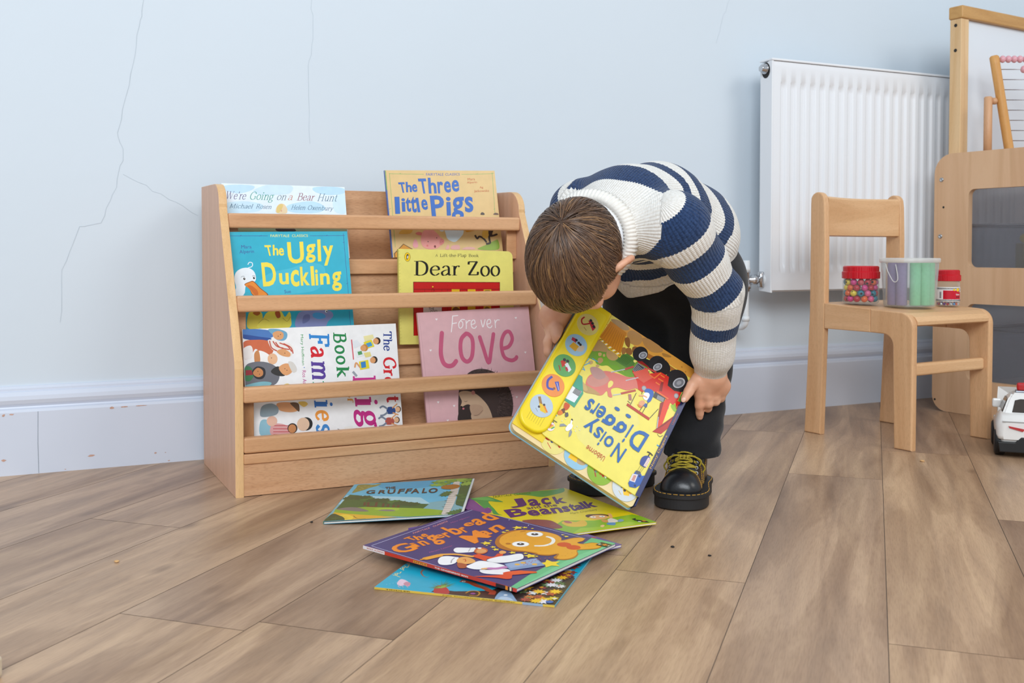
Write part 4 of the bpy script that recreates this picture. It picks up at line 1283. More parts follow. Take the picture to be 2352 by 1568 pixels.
# yellow and green fairytale book
p = dict(O=(0.7027, -0.9034, 0.0135), EX=(0.9979, 0.0621, -0.0185), EY=(-0.0622, 0.9981, 0), w=0.2382, h=0.2789)
a = Art(p['w'], p['h'])
a.blob([(113.1,289.7), (161.8,280.4), (217.1,275.2), (237.6,286.7), (219.8,253.1), (181.0,237.6), (160.0,234.3), (146.3,253.9)], '#5FA84A')
a.poly([(27.7,324.1), (44.3,287.0), (27.1,195.5), (26.4,171.9), (-14.5,160.4), (-45.2,175.1)], '#7A3F86')
for k in range(7):
    q = [(26.4,280.0), (21.7,174.1)]
    a.line([(q[0][0] + k * 2.6 - 8, q[0][1] - k * 2), (q[1][0] + k * 2.6 - 8, q[1][1] - k * 2)], .5, '#92609C')
a.blob([(29.0,202.7), (36.8,206.3), (36.8,194.9), (31.5,181.4), (21.7,174.1), (20.4,182.7)], '#7A3F86')
a.blob([(41.5,279.4), (57.8,285.1), (72.5,281.3), (77.5,269.1), (79.0,250.7), (80.4,230.5), (70.6,235.2), (59.3,244.8), (49.0,217.9), (43.3,195.9), (36.8,174.8), (32.2,157.3), (34.3,148.6), (24.5,161.0), (33.2,184.5), (38.8,206.2), (29.0,202.7), (32.8,221.5), (38.8,252.4)], '#3F9A48')
a.blob([(44.7,275.7), (62.6,278.3), (72.4,269.3), (72.9,247.0), (62.1,250.0), (52.4,258.9)], '#62B557')
a.poly([(30.2,17.8), (104.8,75.1), (151.9,52.5), (232.3,58.7), (250.4,16.2), (228.5,-16.7), (84.7,-18.4), (21.4,12.3)], '#8DB81C')
a.poly([(68.1,-5.5), (105.3,21.8), (141.2,14.9), (191.1,22.8), (230.7,-1.7), (220.7,-15.0), (122.8,-12.1)], '#A5C72C')
a.blob([(43.4,99.4), (59.6,103.6), (75.3,96.0), (87.6,82.9), (85.8,55.5), (82.3,38.8), (72.7,34.4), (58.4,41.3), (50.5,58.7)], '#8C4A44')
a.line([(68.9,54.4), (78.3,55.4)], 1.0, '#B5655A')
a.blob([(96.4,64.4), (111.0,69.3), (119.2,58.2), (136.0,62.1), (133.5,46.6), (119.9,29.8), (102.1,31.5), (92.9,42.8)], '#E6B92A')
a.blob([(103.9,70.3), (112.0,68.8), (110.9,55.1), (102.0,57.1)], '#B5665A')
a.blob([(155.5,84.2), (163.0,90.1), (174.0,88.1), (188.1,82.2), (193.2,71.6), (188.6,67.0), (174.3,77.9), (161.1,77.5), (153.3,73.2)], '#5A3524')
a.blob([(155.6,73.5), (165.5,80.8), (176.4,81.0), (185.9,73.7), (187.2,65.0), (179.7,55.2), (168.1,52.9), (160.1,56.8), (155.2,64.4)], '#EBB16A')
a.ell([(162.9,72.6)][0], 5, 5, '#F6EFE4'); a.ell([(178.5,69.2)][0], 5, 5, '#F6EFE4')
a.dots([[(163.4,72.4)][0], [(179.0,68.9)][0]], 1.6, '#2A2320')
a.brush([(199.2,78.2), (192.9,64.9), (186.0,54.9)], 6, '#EBB16A')
a.blob([(172.4,45.6), (184.6,52.9), (187.7,40.9), (183.6,29.9), (172.6,27.4), (165.8,32.0)], '#E9DCCB')
a.blob([(163.8,49.8), (173.8,47.6), (165.4,33.5), (159.1,36.5)], '#D99A50')
a.blob([(188.5,37.9), (196.9,41.7), (196.2,31.6), (187.7,26.6), (182.2,28.0)], '#7FA2B8')
a.blob([(162.2,29.9), (174.7,26.4), (164.9,13.4), (156.2,20.1)], '#5B8FC0')
a.blob([(141.3,19.7), (148.9,23.6), (148.9,18.6), (140.4,10.2), (138.5,13.6)], '#F0C48A')
PU = '#54206A'
a.text('FAIRYTALE', [(78.5,263.7), (117.0,265.2), (86.1,278.4)], '#6E7A20', .01)
a.text('CLASSICS', [(122.1,265.4), (155.4,263.0), (129.3,279.4)], '#6E7A20', .01)
for ch, qq in (('J', [(70.5,182.9), (103.9,183.8), (92.1,240.5)]), ('a', [(105.8,180.5), (127.4,180.0), (126.5,228.0)]), ('c', [(130.2,178.6), (148.7,179.7), (150.8,224.3)]), ('k', [(155.9,176.3), (179.2,177.7), (176.6,225.1)]),
               ('B', [(37.7,127.1), (74.0,130.0), (51.4,177.7)]), ('e', [(70.6,120.3), (92.2,121.2), (84.1,157.4)]), ('a', [(94.5,121.3), (114.7,121.9), (108.1,157.8)]), ('n', [(115.2,119.3), (136.5,120.7), (129.0,155.0)]), ('s', [(137.6,120.2), (152.0,121.5), (151.9,156.1)]), ('t', [(152.6,120.0), (164.7,121.3), (172.2,168.6)]), ('a', [(164.2,123.9), (181.9,125.0), (176.6,154.1)]), ('l', [(183.1,126.8), (190.1,127.1), (196.1,169.7)]), ('k', [(190.7,128.0), (211.8,130.0), (206.6,172.2)])):
    a.text(ch, qq, PU, .035)
a.text('and the', [(91.1,163.5), (150.0,161.9), (97.0,182.3)], PU, .01)
a.text('Mark Alperin', [(74.0,114.2), (118.3,115.6), (78.3,123.4)], '#A8A02A', .0)
a.text('Mark Chambers', [(139.0,103.4), (194.2,107.2), (144.6,114.5)], '#A8A02A', .0)
a.poly([(213.1,33.9), (222.3,35.4), (210.6,19.5), (212.1,26.6)], '#2B2A26')
q = [(211.5,15.1), (225.1,1.0)]
a.poly([(q[0][0], q[0][1]), (q[0][0] + 4, q[0][1] + 13), (q[1][0] + 2, q[1][1] + 12), (q[1][0], q[1][1])], '#2A2824')
a.star(((q[0][0] + q[1][0]) / 2 + 5, (q[0][1] + q[1][1]) / 2 + 6), 5, '#E88A2A', 5, .5); a.star(((q[0][0] + q[1][0]) / 2 - 4, (q[0][1] + q[1][1]) / 2 + 6), 4, '#E9E4DA', 6, .5)
b = book('picture_book', p, 'yellow and green fairytale book with purple title lying flat under the board book', '#E8CF12', '#DCC410', '#6B3878', 0.0036, art=a)

# book with the forest cover: pages on the floor, front cover standing slightly open
p = dict(O=(0.4581, -0.6352, 0.0057), EX=(0.8822, -0.4668, 0.0614), EY=(0.4677, 0.8839, -0.0004), w=0.2256, h=0.269)
a = Art(p['w'], p['h'])
a.poly([(-31.7,96.6), (-17.6,321.5), (229.5,285.8), (229.9,114.3), (149.1,87.3), (75.2,103.1), (-0.3,119.3)], '#5CBBDC')
a.blob([(49.5,258.0), (100.1,269.4), (152.8,265.6), (155.2,221.9), (121.4,207.4), (69.6,213.8)], '#2EA5D0')
a.poly([(2.2,180.3), (143.3,133.4), (166.2,83.6), (0.8,114.1)], '#A9D6E2')
a.blob([(8.7,239.0), (8.3,261.9), (22.3,264.4), (39.2,257.6), (52.4,264.3), (46.6,244.4), (35.7,232.8), (28.1,217.8), (18.7,206.2), (8.9,197.5)], '#8A8A42')
a.dots([(11.9,249.6), (19.5,236.5), (23.6,249.7), (32.0,239.3), (35.3,249.9), (11.5,224.4), (20.1,219.6), (23.8,227.1), (43.2,256.6)], 2.2, '#B5AE62')
a.poly([(3.9,70.1), (5.5,163.8), (7.7,184.4), (25.8,175.1), (70.1,134.2), (124.0,97.6), (164.3,79.2), (155.3,38.7), (6.2,64.9)], '#33622E')
for c in [(13.0,156.9), (23.7,159.8), (35.5,149.4), (46.2,144.5), (59.5,131.4), (71.4,126.3), (77.2,127.6), (91.0,109.6), (100.6,110.0), (111.6,100.2), (123.8,90.3), (135.1,85.4), (39.2,156.4)]:
    a.star(c, 15, '#27502A' if int(c[0]) % 2 else '#3D7233', 9, .75)
for q in ([(47.1,119.0), (50.5,93.7)], [(53.4,117.7), (58.4,82.4)], [(68.5,114.4), (72.6,79.4)], [(82.7,101.5), (85.5,76.7)], [(92.1,94.6), (94.1,74.9)], [(102.8,87.5), (104.6,67.9)], [(111.4,85.6), (112.8,63.8)]):
    a.line(q, 4.5, '#5A3A28')
a.poly([(59.4,87.0), (69.5,87.3), (69.6,65.8), (73.3,58.0), (58.7,61.0), (61.4,72.3)], '#5C3724')
a.poly([(5.5,51.1), (3.1,79.7), (54.7,83.2), (153.5,53.0), (170.7,44.7), (238.7,3.4), (232.5,-30.3), (161.0,-7.3), (89.7,15.9)], '#8DAF2E')
a.blob([(72.1,65.3), (92.4,70.5), (115.0,61.0), (114.7,47.1), (95.9,48.7)], '#A6C43A')
a.blob([(4.2,77.1), (10.8,82.9), (24.2,87.2), (40.8,81.3), (55.4,66.4), (65.3,50.4), (43.4,54.9), (22.4,66.2)], '#7E7470')
a.blob([(81.0,54.1), (92.1,57.4), (105.7,52.7), (111.8,43.1), (96.5,44.9)], '#857B77')
a.poly([(-1.2,-18.3), (5.8,55.7), (29.7,41.6), (89.7,15.9), (150.7,-14.0), (147.4,-38.9), (75.6,-33.2), (0.8,-27.1)], '#E3B02A')
a.blob([(18.0,30.4), (30.6,36.9), (46.2,15.7), (42.0,-9.7), (27.9,-6.9)], '#F2CE3A')
a.blob([(0.5,-5.8), (2.5,38.0), (7.8,46.1), (17.0,35.1), (28.3,19.3), (34.4,0.5), (30.0,-11.6), (13.3,-12.6)], '#2E4A26')
for k in range(12):
    c = [(15.9,13.0)][0]
    a.line([c, (c[0] + 24 * math.cos(k * .55), c[1] + 20 * math.sin(k * .55))], 2.4, '#3C5F2E', False, True)
a.line([(44.4,25.0), (55.1,5.1), (69.2,2.3)], 1.4, '#8A6A2A', True)
# birch trunk, leaves and gold seal
a.poly([(193.6,3.7), (194.0,77.7), (192.7,164.1), (191.8,253.3), (203.1,256.5), (207.8,160.7), (208.4,74.6), (206.0,-7.7)], '#D9D0C4')
for k in range(16):
    t0 = k / 16
    q = [(198.4,11.6), (199.4,239.9)]
    c = (q[0][0] + (q[1][0] - q[0][0]) * t0 + (k % 3 - 1) * 2, q[0][1] + (q[1][1] - q[0][1]) * t0)
    a.line([(c[0] - 7, c[1] + 1), (c[0] + 2, c[1] - 1), (c[0] + 8, c[1] + 2)], 2.0, '#6A5A50', True, True)
a.poly([(210.8,74.1), (207.9,187.5), (207.4,267.2), (229.5,285.8), (230.8,182.3), (227.2,46.9), (212.9,64.1)], '#2F5F34')
for c in [(161.2,249.0), (169.2,258.7), (179.2,262.2), (188.1,251.3), (159.8,226.4), (169.0,224.3), (176.9,233.8), (210.2,248.9), (217.7,253.0), (223.4,228.5), (216.6,218.8), (203.9,262.1), (186.1,272.4)]:
    a.star(c, 14, '#6F9A38' if int(c[1]) % 2 else '#8DB348', 8, .6)
for c in [(186.7,149.6), (189.4,159.5), (185.3,139.5), (213.9,133.2), (221.4,116.2), (219.9,91.6), (214.9,17.2), (220.3,7.1), (224.5,24.3), (210.0,9.3)]:
    a.star(c, 12, '#3E6E36', 8, .5)
a.ell([(189.9,202.7)][0], 17.5, 19.5, '#A86A1E')
BK = '#3A2018'
a.text('THE', [(68.6,212.4), (87.6,212.4), (65.0,230.5)], BK, .03, .1)
for ch, qq in (('G', [(37.3,180.4), (53.6,180.5), (34.0,209.8)]), ('R', [(59.7,178.1), (73.5,177.7), (58.7,206.4)]), ('U', [(77.5,172.0), (91.7,173.0), (74.0,206.2)]), ('F', [(96.3,170.9), (107.4,171.6), (94.8,206.9)]), ('F', [(110.1,168.9), (120.1,169.8), (109.6,205.7)]), ('A', [(121.1,167.0), (136.8,166.1), (118.1,203.8)]), ('L', [(141.4,164.0), (150.5,165.1), (139.8,202.1)]), ('O', [(153.4,161.3), (170.0,161.8), (150.8,199.6)])):
    a.text(ch, qq, BK, .03)
Ov, EX, EY = Vector(p['O']), Vector(p['EX']).normalized(), Vector(p['EY']).normalized()
g = thing('picture_book', (Ov.x, Ov.y, 0.0), 'forest and blue sky picture book with gold seal, cover lifting open, beside the display', 'book')
ex0 = Vector((EX.x, EX.y, 0)).normalized(); ey0 = Vector((EY.x, EY.y, 0)).normalized()
ex1 = (ex0 + Vector((0, 0, 0.068))).normalized()


def leaf(nm, u0, u1, v0, v1, n0, n1, o, ex, ey, m):
    bm = B(); prism(bm, [(u0, v0), (u1, v0), (u1, v1), (u0, v1)], n0, n1, 'Z')
    nn = ex.cross(ey)
    for v in bm.verts:
        v.co = o + ex * v.co.x + ey * v.co.y + nn * v.co.z - g.location
    bmesh.ops.recalc_face_normals(bm, faces=bm.faces)
    return from_bm(nm, bm, m, g)


O0 = Vector((Ov.x, Ov.y, 0.0006))
leaf('back_cover', 0, p['w'] + .002, 0, p['h'], 0, 0.0006, O0, ex1, ey0, ink('#6FA0B4'))
leaf('pages', 0.0005, p['w'] + .004, 0.001, p['h'] - .001, 0.0007, 0.0028, O0, ex1, ey0, M_page)
leaf('front_cover', 0, p['w'], 0, p['h'], -0.0006, 0, Ov, EX, EY, ink('#7AB0B8'))
leaf('spine', -0.0008, 0.0, 0, p['h'], 0, 0.0045, O0, ex1, ey0, ink('#5A8A78'))
a.build('cover_print', g, Ov - g.location, EX, EY, 0.00003)

# indigo fairytale book on top of the pile
p = dict(O=(0.5845, -1.0992, 0.0129), EX=(0.8945, 0.4466, 0.0205), EY=(-0.447, 0.8941, 0.0265), w=0.2411, h=0.2819)
a = Art(p['w'], p['h'])
a.poly([(-6.8,8.5), (52.9,18.6), (92.5,20.7), (123.4,22.3), (167.7,27.7), (207.9,36.3), (240.1,42.2), (243.0,-1.7), (237.1,-19.1), (-17.6,-8.5), (-14.6,-0.9)], '#62B985')
a.poly([(-2.2,-1.0), (56.6,5.8), (148.2,14.4), (223.8,7.0), (236.4,-3.6), (137.6,-4.1), (-12.7,-7.0)], '#74C594')
for l in ([(5.6,271.3), (247.3,276.3)], [(4.7,268.9), (-3.9,10.0)], [(243.5,259.9), (231.7,47.4)]):
    a.line(l, 1.0, '#C9C6E4')
for c in [(235.3,195.7), (231.3,154.3), (225.0,86.6)]:
    a.line([(c[0] - 2, c[1] - 2), (c[0] + 2, c[1] + 1)], 1, '#C9C6E4')
a.poly([(86.4,269.9), (171.4,268.8), (166.5,263.1), (82.2,263.0)], '#3F3A78')
a.text('FAIRYTALE', [(85.9,262.3), (122.7,261.7), (89.2,267.5)], '#D98A7A', .01)
a.text('CLASSICS', [(129.8,261.6), (166.1,263.5), (133.6,267.2)], '#D98A7A', .01)
a.text('Mara Alperin', [(161.5,252.7), (205.8,252.1), (165.9,257.9)], '#B05A8E', .0)
a.text('Miriam Latimer', [(34.5,182.7), (79.5,178.2), (37.7,187.0)], '#B05A8E', .0)
OR = '#F08A22'
for dx, cc in ((1.4, '#C2611A'), (0, OR)):
    for ch, qq in (('T', [(58.5,240.8), (71.4,240.9), (58.8,258.4)]), ('h', [(66.0,234.9), (77.8,234.6), (75.5,255.0)]), ('e', [(81.9,237.5), (92.6,237.9), (87.5,251.1)]),
                   ('G', [(4.7,210.5), (39.1,207.5), (12.8,247.3)]), ('i', [(39.8,215.7), (47.9,214.3), (45.6,235.0)]), ('n', [(52.3,211.5), (64.3,209.4), (59.7,232.1)]), ('g', [(66.9,196.1), (85.9,195.9), (82.0,237.4)]), ('e', [(88.9,215.7), (104.9,214.7), (94.9,232.3)]), ('r', [(105.3,208.9), (116.0,209.2), (112.2,230.2)]), ('b', [(120.5,207.5), (140.4,206.6), (133.0,250.8)]), ('r', [(139.7,204.6), (150.4,205.4), (149.0,227.9)]), ('e', [(161.7,222.5), (180.0,220.3), (170.4,237.7)]), ('a', [(177.8,211.4), (198.8,211.8), (192.2,240.5)]), ('d', [(208.0,212.3), (230.7,211.4), (220.0,255.0)]),
                   ('M', [(107.6,160.0), (149.7,162.5), (117.1,199.8)]), ('a', [(142.5,171.4), (161.7,169.5), (151.8,192.7)]), ('n', [(167.1,168.4), (195.9,172.2), (177.6,191.8)])):
        a.text(ch, [(x + dx, y - dx * .3) for x, y in qq], cc, .022)
# biscuit figure with icing
BI, BD = '#E9A42C', '#B8701C'
a.blob([(134.7,143.4), (156.6,154.8), (183.1,158.9), (202.2,150.5), (213.6,133.4), (220.5,113.2), (219.9,92.8), (211.6,77.1), (202.9,69.9), (223.0,63.2), (231.1,54.2), (229.7,47.3), (218.5,43.3), (206.9,45.0), (207.9,36.3), (221.4,28.7), (223.5,17.2), (213.6,7.3), (199.6,7.5), (187.3,17.8), (177.5,25.1), (163.3,14.4), (144.7,9.7), (130.5,15.9), (126.3,27.8), (131.5,34.9), (144.0,38.0), (132.1,43.5), (125.5,56.2), (126.0,64.8), (124.1,78.9), (114.3,97.9), (114.1,117.3), (122.1,131.7)], BD)
a.blob([(145.2,143.2), (161.7,151.1), (183.7,152.9), (201.4,147.3), (211.7,132.0), (219.2,112.2), (218.3,91.7), (209.6,77.0), (200.2,68.2), (220.8,61.7), (229.5,53.1), (228.8,47.9), (218.9,44.8), (206.8,46.1), (205.9,34.9), (219.3,27.3), (221.3,16.9), (213.4,8.9), (202.1,10.3), (189.8,19.5), (178.9,27.2), (163.3,16.7), (147.1,13.6), (134.5,18.6), (131.0,28.8), (148.3,37.5), (136.4,46.5), (129.0,58.8), (131.4,65.2), (127.6,81.6), (121.5,101.0), (126.7,121.1), (133.1,133.0)], BI)
for c in [(200.1,118.6), (148.6,106.5)]:
    a.ell(c, 13, 13, '#D9C9B4'); a.ell(c, 12, 12, '#FBFAF6'); a.ell(c, 5.6, 5.6, '#3A3632'); a.ell((c[0] + 1.5, c[1] + 1.5), 1.6, 1.6, '#FFFFFF')
a.brush([(202.2,96.3), (200.8,87.8), (193.5,79.0), (180.0,73.0), (166.8,74.4), (160.1,79.2), (156.1,84.1)], 5.6, '#F4F0E6')
a.ell([(187.1,55.5)][0], 10.5, 10.5, '#D2481C'); a.ell([(185.1,37.3)][0], 10.5, 10.5, '#D2481C')
a.brush([(196.6,142.4), (203.2,139.7)], 3, BD); a.ell([(138.4,121.5)][0], 4, 4, BD)
rr = random.Random(9)
cs = [(155.9,140.2), (172.5,140.5), (193.1,130.8), (203.8,107.3), (173.0,69.2), (163.3,101.0), (137.2,113.2), (139.7,90.6), (145.8,64.0), (144.1,28.7), (159.7,28.1), (201.3,24.8), (199.5,61.5), (199.9,76.2)]
a.dots([(c[0] + rr.uniform(-4, 4), c[1] + rr.uniform(-4, 4)) for c in cs for _ in range(2)], .8, '#C98418', 6)
for q, r in zip([(209.7,158.8), (217.4,150.4), (220.9,138.5), (199.4,156.1), (188.2,162.3), (177.8,161.2), (133.3,150.7), (119.6,148.0), (111.9,140.8), (112.0,128.9), (105.7,118.9), (110.1,91.8), (119.3,75.3), (114.5,63.2), (118.9,55.1), (105.4,22.3), (220.4,74.5), (223.7,82.9)], (9, 5, 3, 2.5, 4, 4.5, 3, 9, 2.5, 5, 6, 6, 4, 10, 3, 17, 4.5, 3)):
    a.star(q, r, '#F4D33A', 5, .5, .9)
# two cooks with hats, rolling pin and tray
a.blob([(64.6,163.9), (75.1,168.4), (81.9,161.0), (87.8,152.8), (92.9,146.5), (78.4,137.1), (68.4,143.0), (59.2,153.4)], '#F3F1F0')
a.line([(73.4,143.3), (83.0,148.7), (88.0,151.6)], 1.6, '#B9B6B8', True)
a.blob([(79.6,138.1), (93.0,144.0), (100.4,138.4), (97.9,127.9), (87.7,120.9), (77.6,121.0), (73.8,128.1)], '#C8642C')
a.blob([(82.7,136.8), (93.1,138.9), (95.7,130.6), (89.7,123.2), (81.2,123.9), (78.0,130.3)], '#E3A060')
a.ell([(95.5,140.9)][0], 3, 3, '#FFFFFF')
a.blob([(61.3,126.7), (73.9,125.6), (74.2,115.6), (78.2,101.2), (92.6,105.1), (96.1,98.4), (88.0,93.9), (73.6,95.0), (65.7,102.4), (57.6,98.3), (58.9,110.7)], '#DE4A22')
a.blob([(98.6,107.4), (107.2,109.1), (107.4,101.6), (100.7,97.6), (95.0,100.7)], '#EFA95E')
a.brush([(12.7,169.8), (34.4,164.4)], 11, '#EBA233'); a.brush([(38.7,165.0), (52.8,149.1), (60.1,125.7)], 6.5, '#EFAA4A'); a.brush([(5.1,172.1), (9.6,170.3)], 4, '#E0942C')
a.blob([(60.5,99.4), (81.9,96.6), (96.6,88.1), (109.4,83.0), (112.5,75.7), (100.1,64.8), (88.7,64.7), (72.5,70.7), (61.1,82.5)], '#F4F3F2')
a.blob([(15.4,150.1), (30.1,157.9), (39.6,153.3), (43.6,141.2), (43.8,136.3), (24.1,125.6), (11.4,128.5), (6.4,138.2)], '#F5F4F3')
a.line([(20.4,130.1), (29.9,137.0), (40.1,140.8)], 2, '#B0AEB2', True)
a.blob([(34.1,131.8), (46.2,135.7), (53.6,130.4), (52.7,118.2), (46.2,107.7), (34.6,108.1), (27.5,114.6), (26.5,122.7)], '#E9A85C')
a.blob([(25.9,123.4), (29.7,116.5), (27.3,105.7), (17.9,101.5), (12.1,106.5), (15.3,113.7)], '#A8522C')
a.line([(40.8,125.9), (44.9,125.6), (38.7,119.1), (36.4,119.7)], 1.4, '#C04A2A', True)
a.blob([(21.8,103.5), (36.4,105.9), (52.1,105.1), (58.4,90.3), (59.6,72.8), (56.5,63.0), (44.4,66.8), (31.6,75.9), (20.8,89.1)], '#F5F3F3')
a.blob([(24.0,80.7), (33.0,69.8), (48.2,57.7), (48.2,48.7), (35.4,40.6), (24.9,51.3), (17.6,64.6), (17.2,73.9)], '#F1EFEF')
a.brush([(29.7,80.5), (37.2,75.6)], 6, '#EBB070'); a.brush([(36.7,74.0), (43.3,65.9), (59.5,59.3)], 8.5, '#C07AB0')
a.poly([(64.2,70.8), (96.2,57.9), (111.4,50.6), (94.1,23.0), (48.0,47.7)], '#7E97BE')
a.poly([(64.2,68.5), (94.1,57.5), (108.5,49.6), (99.0,34.5), (55.9,52.7)], '#94AACB')
a.dots([(73.3,55.1), (88.9,36.8), (83.8,53.2)], 4.0, '#E5B04A')
a.polys([[(c[0] - 1.6, c[1] - .6), (c[0] + 1.6, c[1] + .6), (c[0] + 1.2, c[1] + 1.6), (c[0] - 1.8, c[1] + .6)] for c in [(78.3,46.8), (84.5,48.0), (83.7,44.5), (94.1,49.4), (92.5,44.7), (98.2,46.6), (101.7,44.5), (106.9,44.9), (112.1,42.9), (118.6,39.5), (88.4,52.0), (123.3,36.0)]], '#B04A5A')
a.blob([(-2.4,72.2), (9.0,62.4), (27.4,46.1), (35.0,49.7), (45.3,45.8), (58.2,34.3), (49.3,27.8), (36.8,34.5), (25.0,27.8), (17.9,31.6), (13.1,46.6)], '#DD4A22')
a.blob([(44.2,45.9), (57.2,34.2), (65.9,19.3), (62.8,14.7), (50.5,23.6), (35.6,35.8)], '#E0562A')
q = [(214.5,18.4), (230.7,18.3), (230.6,-1.4), (216.5,-3.5)]
a.poly(q, '#2A2826')
a.star([(223.2,7.7)][0], 5, '#E8842A', 6, .5); a.star([(222.8,-0.6)][0], 4, '#E9DCC0', 6, .5); a.star([(220.9,15.5)][0], 4, '#C9C6C0', 4, .4)
b = book('picture_book', p, 'indigo fairytale book with orange title and biscuit figure on top of the floor pile', '#3D376F', '#3D376F', '#C93A26', 0.005, art=a)
spine_print(b, p, 0.005, [('r', 0, 44, 0, 5, '#E3DEDF', ''), ('t', 8, 42, 1.4, 3.6, '#C06A5E', 'MARA ALPERIN'), ('r', 100, 126, .6, 4.4, '#E08A2A', ''), ('t', 102, 125, 1.4, 3.6, '#7A2A1A', 'LITTLE'), ('t', 140, 200, 1.4, 3.6, '#F0DCD2', 'THE GINGERBREAD MAN'), ('r', 248, 276, 0, 5, '#2E2A30', ''), ('r', 264, 268, 0, 5, '#E5882C', ''), ('r', 271, 274, 0, 5, '#EBD9B4', '')])


# ------------------------------------------------------------------ the sound board book the child is holding
p = dict(O=(0.7423, -0.7478, 0.1578), EX=(0.7574, -0.3462, -0.5536), EY=(0.6445, 0.2607, 0.7188), w=0.2497, h=0.2922)
DO, DX, DY = Vector(p['O']), Vector(p['EX']).normalized(), Vector(p['EY']).normalized()
DN = DX.cross(DY).normalized()
dw, dh = p['w'] * 1000, p['h'] * 1000
dig = thing('board_book', tuple(DO), 'yellow sound board book about diggers held upside down by the child', 'book')


def dslab(nm, pts, n0, n1, m, parent=None, bev=0.0, seg=2):
    """outline in mm on the book plane, n0..n1 in metres along its normal"""
    parent = parent or dig
    bm = B()
    prism(bm, [(a / 1000, b / 1000) for a, b in pts], n0, n1, 'Z')
    if bev:
        top = [e for e in bm.edges if all(abs(v.co.z - n1) < 1e-7 for v in e.verts)]
        bmesh.ops.bevel(bm, geom=top, offset=bev, segments=seg, affect='EDGES', profile=0.5)
    for v in bm.verts:
        v.co = DX * v.co.x + DY * v.co.y + DN * v.co.z
    bmesh.ops.recalc_face_normals(bm, faces=bm.faces)
    return from_bm(nm, bm, m, parent)


def dprint(nm, art, n, parent=None):
    return art.build(nm, parent or dig, (0, 0, 0), DX, DY, n)


cbl = [(47.6,32.2)][0]       # lower left of the cover (rounded)
cbr = [(252.0,15.0)][0]
ctl = [(60.7,280.1)][0]
ctr = [(239.5,288.3)][0]
CU0, CV0 = cbl[0], (cbl[1] + cbr[1]) / 2 - 2
cover_pts = round_rect(dw - 1 - CU0, dh - 1 - CV0, [12, 3, 1, 1], 7, CU0, CV0)
dslab('back_cover', round_rect(dw, dh, [14, 6, 1, 1], 6), -0.0195, -0.0175, ink('#8CC0DC'))
dslab('pages', round_rect(dw - 3, dh - 2, [14, 6, 1, 1], 6, 1, 1.5), -0.0174, -0.0050, ink('#E6CE98'))
for k, (c, col) in enumerate(zip([(77.1,20.7), (124.8,15.7), (171.6,12.5), (221.8,8.3)], ('#E2D57C', '#8FBDD6', '#86AE20', '#C9CFD4'))):
    R = 23.5
    cc = (c[0], max(R + 1.5, c[1] + 2))
    tb = dslab('page_tab', [(cc[0] + R * math.cos(2 * PI * i / 40), cc[1] + R * math.sin(2 * PI * i / 40)) for i in range(40)], -0.00495, -0.0040 + 0.0002 * k, ink(col))
    t_ = Art(p['w'], p['h'])
    x, y = cc[0], cc[1]
    if k == 0:
        t_.line([(x - 15, y + 8), (x - 16, y - 2), (x - 9, y - 4), (x - 2, y + 3)], 2.6, '#B5242A', True)
        t_.poly([(x - 6, y + 6), (x + 14, y - 6), (x + 18, y + 2), (x, y + 12)], '#C8282C')
        t_.ell((x - 2, y - 3), 2.5, 2.5, '#3C4A8A'); t_.line([(x - 8, y - 9), (x + 2, y - 15)], 1.2, '#C8282C')
    elif k == 1:
        t_.poly([(x - 13, y - 11), (x + 3, y - 11), (x + 5, y + 2), (x - 12, y + 3)], '#F0BE12')
        t_.blob([(x + 4, y - 10), (x + 16, y - 8), (x + 20, y + 4), (x + 10, y + 8), (x + 3, y + 2)], '#B89A6E')
        t_.dots([(x - 10, y + 9), (x - 5, y + 6), (x, y + 7)], 3, '#3A3238'); t_.line([(x - 14, y + 8), (x - 2, y + 3)], 3, '#B5343A')
    elif k == 2:
        t_.poly([(x - 10, y + 4), (x + 2, y - 6), (x + 6, y + 3), (x - 4, y + 10)], '#D2381E')
        t_.poly([(x + 1, y + 2), (x + 13, y - 6), (x + 15, y - 1), (x + 2, y + 7)], '#E3E4E8')
        t_.poly([(x + 2, y - 3), (x + 8, y - 7), (x + 10, y - 3), (x + 4, y + 1)], '#C01C28')
        t_.dots([(x - 7, y + 10), (x - 1, y + 9)], 3.4, '#2E2C30'); t_.dots([(x - 7, y + 10), (x - 1, y + 9)], 1.6, '#B9B9BE')
        t_.line([(x - 12, y - 2), (x - 3, y - 13)], 2, '#A8281E', True); t_.dots([(x - 7, y - 5)], 2.4, '#6A8A6A')
    else:
        t_.poly([(x - 8, y + 2), (x + 3, y - 13), (x + 12, y - 9), (x + 8, y + 6)], '#F0BE12')
        t_.line([(x - 13, y + 9), (x - 2, y + 2), (x + 12, y - 3)], 4, '#C98A3A', True); t_.line([(x + 2, y + 4), (x + 14, y - 4)], 3, '#E88A1C')
        t_.dots([(x - 6, y - 2), (x + 1, y - 5)], 2.4, '#3A3638'); t_.line([(x - 8, y - 11), (x - 1, y - 15)], 1, '#C9A83A')
    t_.clip = False
    dprint('tab_print', t_, -0.0040 + 0.0002 * k + 0.00003, tb)
dslab('front_cover', cover_pts, -0.0030, 0.0, ink('#EADB62'), bev=0.0008)
dslab('page_block', [(CU0 + 3, CV0 + 3), (dw - 4, CV0 + 3), (dw - 4, dh - 3), (CU0 + 3, dh - 3)], -0.0039, -0.0031, M_page)
dslab('spine', [(dw - 1, 4), (dw + 1.5, 6), (dw + 1.5, dh - 2), (dw - 1, dh - 1)], -0.0190, -0.0006, ink('#1E2A5C'), bev=0.001)

a = Art(p['w'], p['h'])
a.foot = CV0
a.poly([(44.8,114.8), (106.5,151.3), (160.0,174.8), (193.5,140.0), (164.4,38.3), (110.7,50.5)], '#E6DA78')
